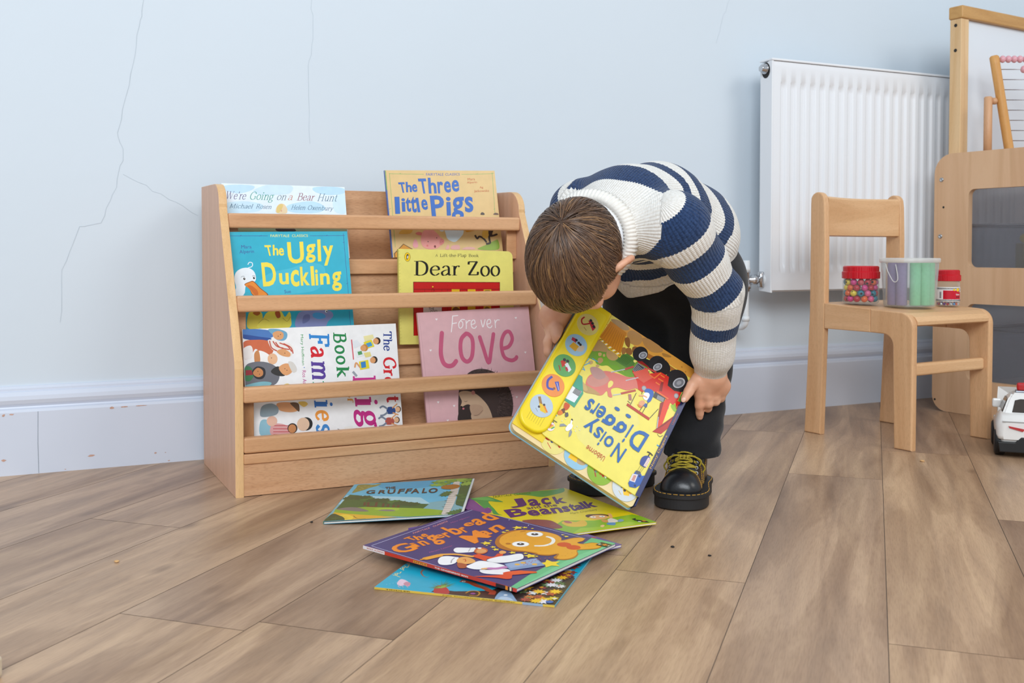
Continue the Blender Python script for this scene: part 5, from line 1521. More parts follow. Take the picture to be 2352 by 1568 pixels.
# earth bank, boulders and grass along the far edge
a.poly([(2.4,236.6), (98.1,290.8), (243.1,291.4), (239.1,271.6), (188.6,271.3), (124.4,261.1), (99.8,269.9), (83.2,280.0)], '#D99A3E')
a.poly([(123.2,263.4), (148.0,265.6), (189.2,270.2), (232.6,270.1), (228.8,265.9), (180.0,259.0), (138.5,255.7)], '#A8692A')
for q, c in (([(99.0,277.2), (104.2,287.3), (122.1,289.2), (129.3,280.3), (126.3,268.7), (113.5,262.6), (105.3,267.6)], '#B98A4E'), ([(127.1,284.9), (135.6,291.1), (155.2,292.7), (170.0,289.2), (169.0,282.2), (156.1,272.9), (143.0,272.9), (133.7,277.2)], '#B58448'), ([(171.7,282.6), (181.4,286.4), (189.9,287.0), (186.1,282.7), (176.6,278.3)], '#A87838'),
             ([(99.4,264.9), (105.2,270.7), (112.5,261.8), (113.8,253.4), (105.6,255.3)], '#8A5A2C'), ([(102.7,243.9), (108.5,249.6), (113.0,240.5), (108.9,234.5)], '#A06E3A'), ([(110.1,249.2), (117.5,254.6), (124.2,246.9), (119.2,239.5), (113.0,242.0)], '#946233'), ([(119.5,259.1), (125.9,263.7), (130.9,258.0), (128.7,249.4), (122.5,250.4)], '#8E5C30')):
    a.blob(q, c)
a.dots([(184.8,273.3), (215.2,281.0), (225.3,277.0)], 1.6, '#B5782C')
a.blob([(61.3,281.5), (73.6,289.5), (92.4,290.5), (99.1,284.8), (89.2,277.6), (74.1,277.1)], '#A98A5E')
a.poly([(56.8,233.0), (70.9,241.6), (109.7,226.0), (124.6,233.3), (161.6,246.4), (171.2,226.7), (143.7,207.3), (112.5,208.2), (93.3,197.8), (54.6,189.9)], '#6F9A34')
a.poly([(110.0,235.2), (116.8,241.6), (133.9,241.6), (137.4,228.7), (129.1,216.8), (104.1,215.7)], '#4F7A32')
for k in range(9):
    q = [(109.7,235.8), (136.5,222.0)]
    z = [(109.7,235.8), (132.4,239.0)]
    tx = [(q[0][0] + (z[1][0] - z[0][0]) * k / 9, q[0][1] + (z[1][1] - z[0][1]) * k / 9)]
    w_ = [(103.5,216.8)][0]
    a.line([tx[0], (tx[0][0] + (w_[0] - z[0][0]) * .95, tx[0][1] + (w_[1] - z[0][1]) * .95)], .6, '#2F4F22')
a.blob([(68.7,207.2), (85.5,213.1), (98.6,204.2), (111.2,210.1), (124.0,207.1), (134.6,211.5), (143.7,207.4), (133.7,201.8), (123.1,200.4), (107.3,198.2), (95.6,199.0), (85.2,191.6), (74.1,191.3)], '#6DA022')
a.blob([(150.7,201.8), (152.8,206.2), (157.7,202.1), (153.4,199.2)], '#6DA022')
a.poly([(236.3,246.7), (240.6,252.8), (272.6,220.9), (275.7,214.2), (251.9,191.9), (236.1,219.5)], '#5E8C3A')
for k in range(10):
    q = [(236.2,231.5), (272.1,222.0)]
    a.line([(q[0][0] + k * 2.2, q[0][1] + k * 1.2), (q[1][0] + k * 2.2 - 6, q[1][1] + k * 1.2 - 2)], .5, '#33552A')
a.blob([(251.4,193.0), (258.3,193.3), (269.6,199.6), (274.7,216.4), (271.6,221.7), (261.2,208.6), (254.7,201.1)], '#8FBA2A')
a.blob([(228.5,202.3), (232.3,209.4), (238.7,204.9), (242.9,198.9), (237.0,196.4)], '#8FBA2A')
# orange tipper corner with striped edge and rubble
a.poly([(61.8,278.7), (97.6,276.3), (106.9,229.0), (58.4,238.4)], '#C8801E')
for k in range(9):
    q = [(62.7,273.0), (96.4,269.1)]
    b_ = [(59.0,240.9), (104.3,232.3)]
    t0 = (k + .5) / 9
    a.line([(q[0][0] + (q[1][0] - q[0][0]) * t0, q[0][1] + (q[1][1] - q[0][1]) * t0), (b_[0][0] + (b_[1][0] - b_[0][0]) * t0, b_[0][1] + (b_[1][1] - b_[0][1]) * t0)], .7, '#A8651A')
a.poly([(57.6,236.2), (108.1,233.0), (108.4,226.0), (58.0,229.9)], '#E2BE2E')
q = [(59.0,234.7), (107.2,230.3)]
for k in range(11):
    t0 = (k + .3) / 11; t1 = (k + .78) / 11
    A0 = (q[0][0] + (q[1][0] - q[0][0]) * t0, q[0][1] + (q[1][1] - q[0][1]) * t0); A1 = (q[0][0] + (q[1][0] - q[0][0]) * t1, q[0][1] + (q[1][1] - q[0][1]) * t1)
    a.poly([(A0[0] - 1.2, A0[1] - 2.6), (A1[0] - 1.2, A1[1] - 2.6), (A1[0] + 2, A1[1] + 2.2), (A0[0] + 2, A0[1] + 2.2)], '#F1E9E0' if k % 2 else '#A8642C')
for q, c in (([(58.0,229.9), (67.9,232.9), (81.6,228.3), (81.9,220.3), (70.0,213.9), (60.4,206.9), (56.4,209.2)], '#B08E5C'), ([(83.1,225.3), (95.2,227.8), (105.2,224.8), (101.6,215.0), (92.1,211.3), (84.2,215.8)], '#B8945E'), ([(62.7,184.3), (67.1,190.4), (70.7,186.9), (67.8,181.8)], '#C9A76A'), ([(74.8,201.0), (79.9,205.6), (84.6,201.9), (82.1,194.0), (77.1,194.5)], '#B5925A'), ([(77.0,187.4), (80.8,191.1), (83.4,187.9), (79.6,184.2)], '#C0A066'), ([(70.2,209.9), (75.0,213.4), (77.3,208.9), (73.6,205.2)], '#C4A468'), ([(78.9,213.1), (81.7,215.1), (83.6,211.3), (80.8,209.4)], '#C4A468')):
    a.blob(q, c)
# blue crane lattice
BLU = '#4FA3D6'
for l in ([(51.7,162.4), (64.1,167.2)], [(52.6,175.0), (64.9,165.8)], [(65.2,194.1), (77.1,194.5)], [(53.7,165.8), (66.2,184.8)], [(61.0,191.1), (52.2,150.8)], [(47.8,66.4), (60.8,64.0)], [(47.6,70.0), (54.0,95.5)]):
    a.line(l, 1.5, BLU)
for l in ([(253.5,191.5), (247.0,173.9)], [(247.0,173.9), (244.1,148.8)], [(272.4,193.5), (268.7,171.2)], [(254.3,191.3), (267.6,170.5)], [(261.0,193.7), (269.2,173.0)], [(247.0,173.9), (272.4,193.5)], [(248.0,173.1), (269.0,173.6)], [(254.0,190.4), (272.7,192.9)], [(246.2,150.2), (268.7,171.2)]):
    a.line(l, 1.1, BLU)
for l in ([(245.2,175.4), (256.4,176.2)], [(241.3,149.1), (269.0,149.4)], [(236.9,122.7), (265.5,122.2)], [(244.8,91.2), (260.5,90.3)]):
    a.line(l, 2.2, '#2E93D0')
for l in ([(247.1,175.0), (244.5,91.8)], [(257.0,174.9), (259.6,90.5)], [(244.4,149.5), (255.7,174.1)], [(246.2,149.1), (264.9,123.4)], [(267.1,149.8), (240.5,123.5)], [(241.1,122.3), (262.9,107.3)], [(265.5,122.2), (246.4,104.5)], [(244.6,101.6), (261.5,96.6)], [(262.9,107.3), (247.5,92.2)], [(250.8,174.1), (248.7,150.7)]):
    a.line(l, 1.0, BLU)
# red loader, upside down
RD, RK = '#D2281E', '#8E1A18'
a.poly([(137.6,245.8), (162.9,246.9), (163.0,240.8), (138.3,238.6)], RK)
a.poly([(138.1,250.7), (164.9,257.5), (194.1,265.9), (206.0,252.9), (193.1,249.9), (161.9,243.1), (143.6,245.4)], '#1E1C20')
for c, rx in zip([(137.2,255.5), (174.1,256.4), (218.2,250.0)], ((16, 13), (19, 16.5), (24, 21))):
    a.ell(c, rx[0], rx[1], '#232226', 1.2)
for c in [(184.4,259.0)]:
    a.ell(c, 14, 15, '#1B1A1D', 1.0)
for c, rx in zip([(142.5,256.2), (175.8,252.9), (223.3,249.8)], ((6, 9), (6, 10), (8.5, 13.5))):
    a.ell(c, rx[0], rx[1], '#B9BABF', -.5); a.ell(c, rx[0] * .78, rx[1] * .78, '#77787E', -.5); a.ell(c, rx[0] * .4, rx[1] * .4, '#9A9BA0', -.5)
a.blob([(74.9,157.3), (79.7,169.6), (95.9,187.2), (117.9,196.7), (136.4,202.2), (149.0,211.1), (160.1,217.4), (167.7,207.7), (163.1,194.0), (158.3,192.1), (146.4,179.3), (129.6,173.5), (120.9,163.0), (129.0,152.4), (122.3,149.2), (115.8,156.4), (111.9,144.9), (103.7,139.2), (90.2,138.5), (78.6,142.2)], '#D8766A')
a.blob([(76.0,155.1), (82.8,168.9), (96.1,181.3), (108.9,178.3), (107.2,165.2), (95.0,150.7), (81.5,147.2)], '#C98A7C')
a.blob([(70.8,175.9), (79.6,184.2), (94.4,184.7), (101.7,177.8), (94.3,166.6), (81.7,165.7)], '#B58A84')
a.blob([(61.5,145.5), (70.6,144.1), (81.8,144.0), (94.3,144.9), (108.3,143.0), (95.3,135.8), (82.9,131.1), (71.7,135.0)], '#B8965E')
a.blob([(64.3,145.5), (76.2,144.0), (85.5,136.8), (78.0,133.5)], '#C8A86A')
a.blob([(111.2,171.0), (113.4,177.8), (118.7,177.0), (119.2,169.1), (115.1,163.3)], '#EADB72')
a.poly([(138.7,217.5), (141.0,238.9), (157.1,238.1), (168.5,232.4), (185.5,247.6), (202.3,248.7), (207.1,232.4), (222.2,230.8), (235.1,236.8), (235.6,220.6), (231.2,205.7), (218.9,207.6), (193.3,207.6), (179.4,206.9), (172.1,192.8), (163.6,192.9), (155.0,204.8)], RD)
a.poly([(137.6,219.7), (140.7,238.0), (156.5,238.0), (153.7,215.9)], '#7A7C80'); a.poly([(139.7,221.2), (141.9,235.7), (154.6,236.0), (152.6,219.7)], '#3E4044')
for k in range(5):
    q = [(140.5,222.5), (152.6,221.2)]; w_ = [(142.7,235.5)][0]
    dx, dy = (w_[0] - q[0][0]) * k / 5, (w_[1] - q[0][1]) * k / 5
    a.line([(q[0][0] + dx, q[0][1] + dy), (q[1][0] + dx, q[1][1] + dy)], .8, '#A5A7AA')
a.dots([(134.6,236.7), (163.1,237.0)], 2.8, '#E9DC7A', 12)
a.poly([(139.8,215.2), (160.9,239.3), (167.4,231.7), (177.1,229.4), (166.6,209.9), (154.9,210.7)], '#DA5A48')
a.poly([(197.6,213.6), (193.7,230.5), (197.7,234.1), (202.9,215.8)], RK)
for l in ([(168.0,230.6), (179.8,229.8), (186.1,246.4)], [(187.2,242.6), (195.8,242.6)], [(186.4,233.7), (196.9,234.3)], [(185.2,224.5), (193.8,224.5)], [(194.9,210.2), (218.9,210.6)]):
    a.line(l, 2.4, '#E8742A')
for l in ([(106.4,191.6), (125.8,212.1)], [(128.7,155.9), (140.0,166.7)], [(136.3,193.9), (153.8,213.0)]):
    a.line(l, 1.8, '#B9BEC2')
for l in ([(125.8,212.1), (137.2,226.3)], [(139.7,167.3), (160.0,188.8)], [(160.9,239.3), (178.0,242.3)]):
    a.line(l, 3.6, '#B8483E')
for c in [(171.5,201.4), (229.4,224.6), (222.4,194.4), (236.3,162.2)]:
    a.ell(c, 4.4, 4.8, '#8E9094'); a.ell(c, 3.2, 3.4, '#A9ABAE')
# driver, cab frame
a.poly([(192.8,196.9), (191.7,208.0), (214.1,208.7), (213.3,198.5)], '#3A3B3E'); a.poly([(199.8,197.2), (198.7,205.4), (212.0,207.2), (213.1,199.0)], '#8A8B8E')
a.blob([(174.8,196.2), (176.5,204.1), (186.4,207.3), (191.7,202.1), (192.4,186.1), (187.1,182.5), (184.9,195.8)], '#1F5FB5')
a.blob([(177.0,185.8), (175.8,193.9), (182.2,198.4), (186.5,195.4), (186.0,184.7), (181.3,182.9)], '#EDEDF0')
a.blob([(175.6,170.1), (176.0,176.3), (181.0,180.5), (186.1,177.3), (185.6,171.1), (180.3,167.5)], '#E2A274')
a.blob([(174.0,167.5), (177.2,168.2), (183.5,169.7), (183.8,166.2), (178.8,164.9)], '#E07A3A'); a.blob([(185.0,172.2), (186.3,178.3), (190.3,177.3), (190.9,171.8)], '#2A5FA8')
a.line([(169.6,183.6), (177.2,188.2), (183.9,189.1)], 2.6, '#E2A274', True)
for l in ([(163.2,185.1), (163.6,158.8)], [(156.1,162.5), (162.2,161.5)], [(171.6,194.0), (172.7,188.8)], [(183.0,159.1), (184.5,173.3)], [(188.8,158.7), (189.7,182.8)], [(204.6,157.9), (210.9,182.8)]):
    a.line(l, 1.0, '#3A3A34')
a.line([(153.8,175.6), (159.8,166.5)], 5.5, '#A8706A'); a.line([(157.8,156.3), (204.9,156.0)], 5, '#B5281E')
# digging arm and bucket
a.poly([(214.1,205.7), (224.3,211.3), (229.9,155.0), (224.1,146.7), (216.8,167.7)], '#DE3A1C')
a.poly([(209.3,195.0), (214.1,201.3), (220.5,165.9), (218.3,163.0)], RK); a.line([(217.3,169.6), (223.9,149.4)], 2, '#A9ACB0')
a.poly([(219.4,139.1), (230.0,163.7), (248.0,203.2), (252.5,201.1), (246.4,173.5), (234.9,144.6)], '#B5221C')
a.poly([(220.1,140.4), (230.5,162.6), (247.5,201.3), (248.9,201.3), (232.6,161.1)], '#7E1818')
a.poly([(230.2,216.9), (242.5,218.0), (257.1,226.6), (264.1,223.9), (263.9,214.9), (260.1,204.9), (239.7,202.7)], '#D22A1E')
a.poly([(239.5,203.2), (239.3,212.7), (251.1,215.0), (259.3,205.0)], '#6E1416'); a.blob([(249.3,200.4), (256.3,203.7), (255.5,199.5), (251.7,196.9)], '#E05A24')
a.line([(229.0,140.7), (234.8,138.8), (238.8,144.0)], .8, '#3A3A3A', True)
# notice board, worker, gull, balloon mark
a.poly([(53.0,153.0), (66.1,152.7), (81.7,126.4), (79.8,95.1), (49.5,97.1), (51.2,128.4)], '#3E9E80')
a.poly([(50.5,127.9), (64.7,127.2), (77.8,128.5), (75.7,102.8), (51.7,99.7)], '#E3E6EA')
for k in range(8):
    q = [(64.7,127.2), (77.4,127.6)]; w_ = [(64.4,117.2)][0]
    dx, dy = (w_[0] - q[0][0]) * k / 7, (w_[1] - q[0][1]) * k / 7
    a.line([(q[0][0] + dx, q[0][1] + dy), (q[1][0] + dx, q[1][1] + dy)], 1.0, '#26282C')
a.blob([(61.6,93.1), (71.2,94.0), (70.9,84.2), (65.2,81.3)], '#C8501E'); a.blob([(61.6,77.8), (65.8,83.6), (69.1,77.3), (65.9,73.2)], '#6A3E28')
a.blob([(58.4,71.8), (62.0,77.1), (67.2,74.1), (64.7,68.6), (60.7,67.7)], '#E07A1E'); a.blob([(70.9,75.7), (73.8,80.5), (77.7,75.6), (74.3,71.0)], '#55585C'); a.line([(67.1,77.8), (72.5,77.7)], 1.2, '#6A3E28')
c = [(59.9,41.3)][0]
a.ell(c, 7.2, 8.2, '#E9DDE6')
for k, cc in enumerate(('#7C4A9C', '#C23A5A', '#E2862E', '#E2C83A', '#5AA65A')):
    a.ell((c[0] - 4.6 + k * 2.3, c[1]), 1.2, 6.6 - abs(k - 2) * 1.2, cc, -.5)
a.line([(55.5,53.8), (66.1,54.1)], 1.4, '#5A5640'); a.dots([(60.3,50.9)], 1.2, '#5A5640')
a.blob([(83.7,53.4), (85.3,63.9), (91.4,66.1), (93.0,59.7), (89.8,52.0), (86.2,50.4)], '#F0F1F2'); a.line([(88.7,64.3), (86.4,72.1)], 3, '#EDEEF0'); a.line([(85.8,72.7), (86.9,74.7)], 3.4, '#222426')
for q in ([(84.5,58.6), (77.0,59.1), (72.1,54.8), (73.2,50.0), (79.2,55.0)], [(92.0,58.1), (96.5,54.7), (97.5,47.9), (95.6,42.9), (92.6,50.1)]):
    a.poly(q, '#8A9198')
a.dots([(99.5,67.9), (97.0,62.4), (106.4,65.2), (100.5,59.2), (72.2,61.4), (75.6,68.5)], 1.0, '#D8DCD6', 6)
# blue crane hook and arm
a.line([(227.0,101.3), (232.2,102.3), (238.5,100.8)], 2.2, '#2A2620', True); a.line([(232.5,101.7), (231.8,94.7)], 2, '#2A2620')
a.blob([(223.9,76.4), (223.1,86.4), (227.6,93.5), (234.6,95.7), (237.3,91.8), (237.2,77.2), (234.1,73.5), (226.9,73.6)], '#28428E')
a.poly([(231.7,75.2), (232.7,92.9), (236.1,94.3), (238.1,89.1), (237.2,75.5)], '#E6DDDA')
for k in range(7):
    q = [(233.0,92.2), (232.2,76.3)]; t0 = k / 6
    c = (q[0][0] + (q[1][0] - q[0][0]) * t0, q[0][1] + (q[1][1] - q[0][1]) * t0)
    a.line([c, (c[0] + 2.2, c[1] + .6), (c[0] + 4.4, c[1] - 1.2)], .7, '#B5443E')
for l in ([(227.2,73.0), (226.3,61.9)], [(230.8,72.1), (229.9,61.1)], [(234.1,73.5), (232.3,61.1)]):
    a.line(l, .6, '#A09A52')
a.poly([(223.6,59.3), (232.0,61.7), (237.0,57.8), (246.1,65.4), (262.6,90.9), (262.9,63.7), (244.7,48.6), (236.6,32.9), (226.2,28.5), (221.4,33.2)], '#2458A8')
a.poly([(220.9,51.9), (230.2,55.7), (231.3,40.5), (220.8,37.6)], '#D5CFD2'); a.poly([(223.9,50.7), (228.5,52.5), (229.2,41.5), (224.1,40.5)], '#C88A80')
a.blob([(223.9,60.3), (231.7,62.3), (232.9,58.2), (226.9,55.9)], '#55585E'); a.dots([(233.7,54.8), (233.6,35.7)], 2.2, '#16305E', 10)
# title, printed the other way up
TB = '#1560A8'


def run_letters(base0, base1, caps, items, col, bold):
    """base0->base1 reading baseline, caps = cap-height offset point above base0; items (char, start, end, low, high) in fractions"""
    rx, ry = base1[0] - base0[0], base1[1] - base0[1]
    ux, uy = caps[0] - base0[0], caps[1] - base0[1]
    for ch, s, e, lo, hi in items:
        o = (base0[0] + rx * s + ux * lo, base0[1] + ry * s + uy * lo)
        a.text(ch, [o, (o[0] + rx * (e - s), o[1] + ry * (e - s)), (o[0] + ux * (hi - lo), o[1] + uy * (hi - lo))], col, bold)


nb = [(194.0,83.6), (118.1,94.2), (191.1,53.7)]
run_letters(nb[0], nb[1], nb[2], [('N', 0.0, .245, 0, 1), ('o', .335, .545, 0, .70), ('i', .585, .625, 0, 1.0), ('s', .66, .83, 0, .70), ('y', .86, 1.1, -.30, .68)], TB, .012)
db = [(217.4,130.3), (102.4,127.8), (214.3,91.1)]
run_letters(db[0], db[1], db[2], [('D', 0.0, .225, 0, 1), ('i', .275, .305, 0, 1.0), ('g', .345, .525, -.32, .70), ('g', .545, .725, -.32, .70), ('e', .74, .865, 0, .62), ('r', .885, .955, 0, .62), ('s', .965, 1.06, 0, .62)], TB, .018)
ub = [(166.9,50.4), (130.3,50.8), (166.4,40.5)]
run_letters(ub[0], ub[1], ub[2], [('U', 0, .13, 0, 1), ('s', .16, .26, 0, .72), ('b', .28, .42, 0, 1), ('o', .44, .58, 0, .72), ('r', .62, .70, 0, .72), ('n', .72, .85, 0, .72), ('e', .88, 1.0, 0, .72)], '#C0502A', .0)
# navy band along the spine edge with lettering
a.poly([(dw - 8.5, 0), (dw, 0), (dw, dh), (dw - 8.5, dh)], '#1E2A5C')
a.text('Noisy Diggers', [(dw - 2.2, 78), (dw - 2.2, 148), (dw - 7.0, 78)], '#C99A3A', .01)
a.text('Usborne', [(dw - 2.6, 172), (dw - 2.6, 196), (dw - 6.2, 172)], '#A8503A', .0)
dprint('cover_print', a, 0.00003)

# yellow sound panel with five picture buttons
sp0 = [(2.3,11.8), (57.4,22.3), (17.6,284.8), (58.9,280.6)]
st = [(10.7,269.7), (58.4,274.0)]
SPW = 58.0
dslab('panel_backing', [(2, 10), (SPW + 4, 10), (SPW + 4, dh - 1), (2, dh - 1)], -0.0049, -0.0030, ink('#E6C81C'))
panel = dslab('sound_panel', round_rect(SPW, dh - 16, [26, 26, 5, 5], 10, 0.5, 14), -0.0029, 0.0062, plain('yellow_plastic', '#EED313', rough=0.28, vary=0.02), bev=0.004, seg=4)
PZ = 0.0062
s = Art(p['w'], p['h']); s.clip = False
s.poly(round_rect(SPW - 14, dh - 74, 5, 6, 7.5, 60), '#F2DC30')
for k in range(7):
    x = 17 + k * 4.4
    s.line([(x, 28), (x, 46)], .9, '#C9B010')
dprint('panel_print', s, PZ + 0.00002, panel)
bt = [(32.1,242.6), (28.5,195.2), (26.3,149.1), (24.1,105.1), (21.7,61.2)]
bcol = ['#E0D27E', '#9CC3DB', '#5FA65C', '#E88E46', '#B4C4D2']
for k, (c, cl) in enumerate(zip(bt, bcol)):
    R = 20.5
    x, y = 28.5, c[1]
    tb = dslab('picture_button', [(x + R * math.cos(2 * PI * i / 40), y + R * math.sin(2 * PI * i / 40)) for i in range(40)], PZ, PZ + 0.0009, ink(cl), panel, bev=0.0004)
    s = Art(p['w'], p['h']); s.clip = False
    if k == 0:
        s.line([(x - 12, y + 9), (x - 14, y + 1), (x - 8, y - 5), (x + 2, y + 4)], 2.6, '#B52A36', True)
        s.poly([(x - 3, y + 7), (x + 13, y - 6), (x + 15, y + 3), (x + 3, y + 11)], '#C03040')
        s.dots([(x + 1, y + 10), (x + 6, y + 7), (x + 11, y + 3)], 2.8, '#33303A'); s.line([(x - 4, y - 9), (x + 3, y - 12)], 1, '#A8783A')
    elif k == 1:
        s.poly([(x - 10, y - 10), (x + 4, y - 12), (x + 8, y), (x - 7, y + 2)], '#D9A52A')
        s.blob([(x + 5, y - 9), (x + 15, y - 4), (x + 14, y + 6), (x + 7, y + 4)], '#CFC0A8')
        s.poly([(x - 12, y + 3), (x - 2, y + 3), (x - 6, y + 10), (x - 13, y + 9)], '#B5344A'); s.dots([(x - 4, y + 8), (x + 2, y + 6), (x + 6, y + 5)], 2.6, '#2E2C36')
    elif k == 2:
        s.poly([(x - 10, y + 3), (x - 2, y - 6), (x + 2, y + 4), (x - 5, y + 9)], '#C8362A'); s.poly([(x - 1, y + 2), (x + 12, y - 7), (x + 14, y), (x + 2, y + 8)], '#E2E4EA')
        s.poly([(x + 2, y - 3), (x + 8, y - 8), (x + 10, y - 4), (x + 5, y)], '#B8283A'); s.dots([(x - 5, y + 9), (x + 1, y + 10)], 3, '#33333A')
        s.line([(x - 9, y - 6), (x - 2, y - 13)], 1.8, '#A8342A')
    elif k == 3:
        s.line([(x - 9, y + 13), (x - 12, y + 2), (x - 6, y - 9), (x + 4, y - 6)], 4, '#4A4FA6', True)
        s.poly([(x - 1, y + 7), (x + 12, y - 5), (x + 14, y - 1), (x + 5, y + 12)], '#5058B0'); s.line([(x + 3, y + 8), (x + 13, y - 2)], 1, '#C9C9E2'); s.dots([(x + 4, y - 4)], 2.4, '#8A5A4A')
    else:
        s.line([(x - 11, y + 12), (x - 5, y + 5), (x + 2, y - 2)], 5, '#9A7448', True); s.poly([(x - 6, y + 2), (x + 2, y - 9), (x + 13, y - 8), (x + 6, y + 4)], '#E3BC2A')
        s.line([(x + 2, y + 4), (x + 14, y - 5)], 3, '#E0842A'); s.dots([(x - 3, y - 4), (x + 3, y + 4)], 2.2, '#45424A'); s.line([(x - 7, y - 9), (x - 1, y - 13)], 1, '#8A96A2')
    dprint('button_print', s, PZ + 0.00093, tb)


# ------------------------------------------------------------------ radiator
M_rad = plain('radiator_enamel', '#E9EBEE', rough=0.28, vary=0.01, scale=3)
M_chrome = plain('chrome', '#C9C9CB', rough=0.12, metal=1.0, vary=0.02)
M_pipe = plain('white_painted_pipe', '#E4E8EA', rough=0.35, vary=0.02)
M_dark = plain('dark_hole', '#2A2725', rough=0.8)
rad = thing('radiator', (2.3, -0.08, 0.338), 'white ribbed panel radiator on the wall behind the child\'s chair', 'radiator')
RX0, RX1, RZ0, RZ1, RYF, RYB = 1.823, 2.80, 0.338, 0.958, -0.105, -0.052


def flute(x):
    """0 = on the face, 1 = bottom of a channel"""
    t_ = (x - 1.852) / 0.0335
    if t_ < -0.2 or x > 2.76: return 0.0
    fr = t_ - math.floor(t_)
    e = 0.13
    if fr < e: return fr / e
    if fr < 0.46: return 1.0
    if fr < 0.46 + e: return 1 - (fr - 0.46) / e
    return 0.0


bm = B()
xs = [RX0 + 0.004]
x = 1.846
while x < 2.77:
    xs.append(x); x += 0.0335 / 16
xs.append(RX1 - 0.004)
zs = [RZ0 + 0.006, RZ0 + 0.028, RZ0 + 0.034, RZ0 + 0.050, RZ0 + 0.056, RZ0 + 0.066, RZ0 + 0.076, RZ0 + 0.3, RZ1 - 0.076, RZ1 - 0.062, RZ1 - 0.056, RZ1 - 0.020, RZ1 - 0.014, RZ1 - 0.005]
am = [0, 0, 0, 0, 0, .55, 1, 1, 1, .8, 0, 0, 0, 0]
grid = [[bm.verts.new((xx, RYF + 0.0065 * flute(xx) * m + (0.002 if j in (0, 13) else 0), zz)) for xx in xs] for j, (zz, m) in enumerate(zip(zs, am))]
for j in range(len(zs) - 1):
    for i in range(len(xs) - 1):
        bm.faces.new((grid[j][i], grid[j][i + 1], grid[j + 1][i + 1], grid[j + 1][i])).smooth = True
from_bm('front_panel', bm, M_rad, rad, world=True)
bm = B(); box(bm, (RX0 + 0.003, RYF + 0.008, RZ0 + 0.002), (RX1 - 0.003, RYB, RZ1 - 0.006), 0.003)
from_bm('body', bm, M_rad, rad, world=True)
bm = B()
prism(bm, [(RYF - 0.0005, RZ0), (RYB - 0.006, RZ0 + 0.004), (RYB - 0.006, RZ1 - 0.016), (RYF - 0.0005, RZ1)], RX0 - 0.0015, RX0 + 0.005, 'X', bevel=0.0012)
from_bm('side_panel', bm, M_rad, rad, world=True)
bm = B()
prism(bm, [(RYF - 0.0005, RZ0), (RYB - 0.006, RZ0 + 0.004), (RYB - 0.006, RZ1 - 0.016), (RYF - 0.0005, RZ1)], RX1 - 0.005, RX1 + 0.0015, 'X', bevel=0.0012)
from_bm('side_panel', bm, M_rad, rad, world=True)
bm = B(); box(bm, (RX0 - 0.003, RYF - 0.003, RZ1 - 0.004), (RX1 + 0.003, RYB - 0.004, RZ1 + 0.002), 0.0015)
for k in range(60):
    x = RX0 + 0.02 + k * 0.0158
    box(bm, (x, RYF + 0.012, RZ1 + 0.0018), (x + 0.009, RYB - 0.014, RZ1 + 0.0023), 0, 1)
from_bm('top_grille', bm, [M_rad, M_dark], rad, world=True)
# bleed plug in its cut-out on the side panel
bp = Vector((RX0 - 0.0015, -0.081, 0.934))
bm = B()
lathe(bm, [(0.0165, 0), (0.0165, 0.0006)], seg=28)
bmesh.ops.scale(bm, verts=bm.verts, vec=(1.25, 1, 1))
bmesh.ops.rotate(bm, verts=bm.verts, matrix=Matrix.Rotation(-PI / 2, 3, 'Y'))
bmesh.ops.translate(bm, verts=bm.verts, vec=bp + Vector((0.0002, 0, -0.004)))
from_bm('plug_recess', bm, M_dark, rad, world=True)
bm = B()
lathe(bm, [(0.0125, 0.0), (0.0125, 0.006), (0.0105, 0.008), (0.0105, 0.016), (0.009, 0.018)], seg=6)
lathe(bm, [(0.0138, 0.001), (0.0138, 0.005)], seg=28)
bmesh.ops.rotate(bm, verts=bm.verts, matrix=Matrix.Rotation(-PI / 2, 3, 'Y'))
bmesh.ops.translate(bm, verts=bm.verts, vec=bp)
from_bm('bleed_plug', bm, M_chrome, rad, world=True)
# lockshield valve and its pipe
VX, VY = 1.768, -0.070
vb = B()
lathe(vb, [(0.0115, 0.342), (0.0115, 0.348), (0.014, 0.349), (0.014, 0.359), (0.0105, 0.361), (0.0105, 0.390), (0.012, 0.391), (0.012, 0.394)], (VX, VY, 0), 24)
tube(vb, [(VX, VY, 0.372), (VX + 0.018, VY, 0.372), (VX + 0.02, VY, 0.372), (VX + 0.034, VY, 0.372), (VX + 0.036, VY, 0.372), (VX + 0.056, VY, 0.372)], [0.009, 0.009, 0.0135, 0.0135, 0.0085, 0.0085], 20)
valve = from_bm('valve', vb, M_chrome, rad, world=True, smooth=False)
bm = B(); lathe(bm, [(0.0085, 0.352), (0.0085, 0.392), (0.006, 0.394)], (VX + 0.047, VY - 0.004, 0), 18)
from_bm('valve_union', bm, M_chrome, rad, world=True)
bm = B(); lathe(bm, [(0.0115, 0.3945), (0.0115, 0.404), (0.0105, 0.405), (0.0105, 0.4225), (0.0095, 0.424)], (VX, VY, 0), 24)
from_bm('valve_cap', bm, M_pipe, rad, world=True)
bm = B()
tube(bm, catmull([(VX, VY, 0.345), (VX, VY, 0.30), (VX, VY, 0.262), (VX, VY + 0.010, 0.248), (VX, VY + 0.03, 0.244), (VX, WY - 0.001, 0.244)], 5), 0.0085, 16)
lathe(bm, [(0.0105, 0.262), (0.0105, 0.274)], (VX, VY, 0), 18)
from_bm('pipe', bm, M_pipe, rad, world=True)
bm = B(); lathe(bm, [(0.0, 0), (0.017, 0), (0.017, 0.002), (0.012, 0.003)], seg=24)
bmesh.ops.rotate(bm, verts=bm.verts, matrix=Matrix.Rotation(-PI / 2, 3, 'Y'))
bmesh.ops.translate(bm, verts=bm.verts, vec=(RX0 - 0.0016, VY, 0.372))
from_bm('valve_collar', bm, M_pipe, rad, world=True)
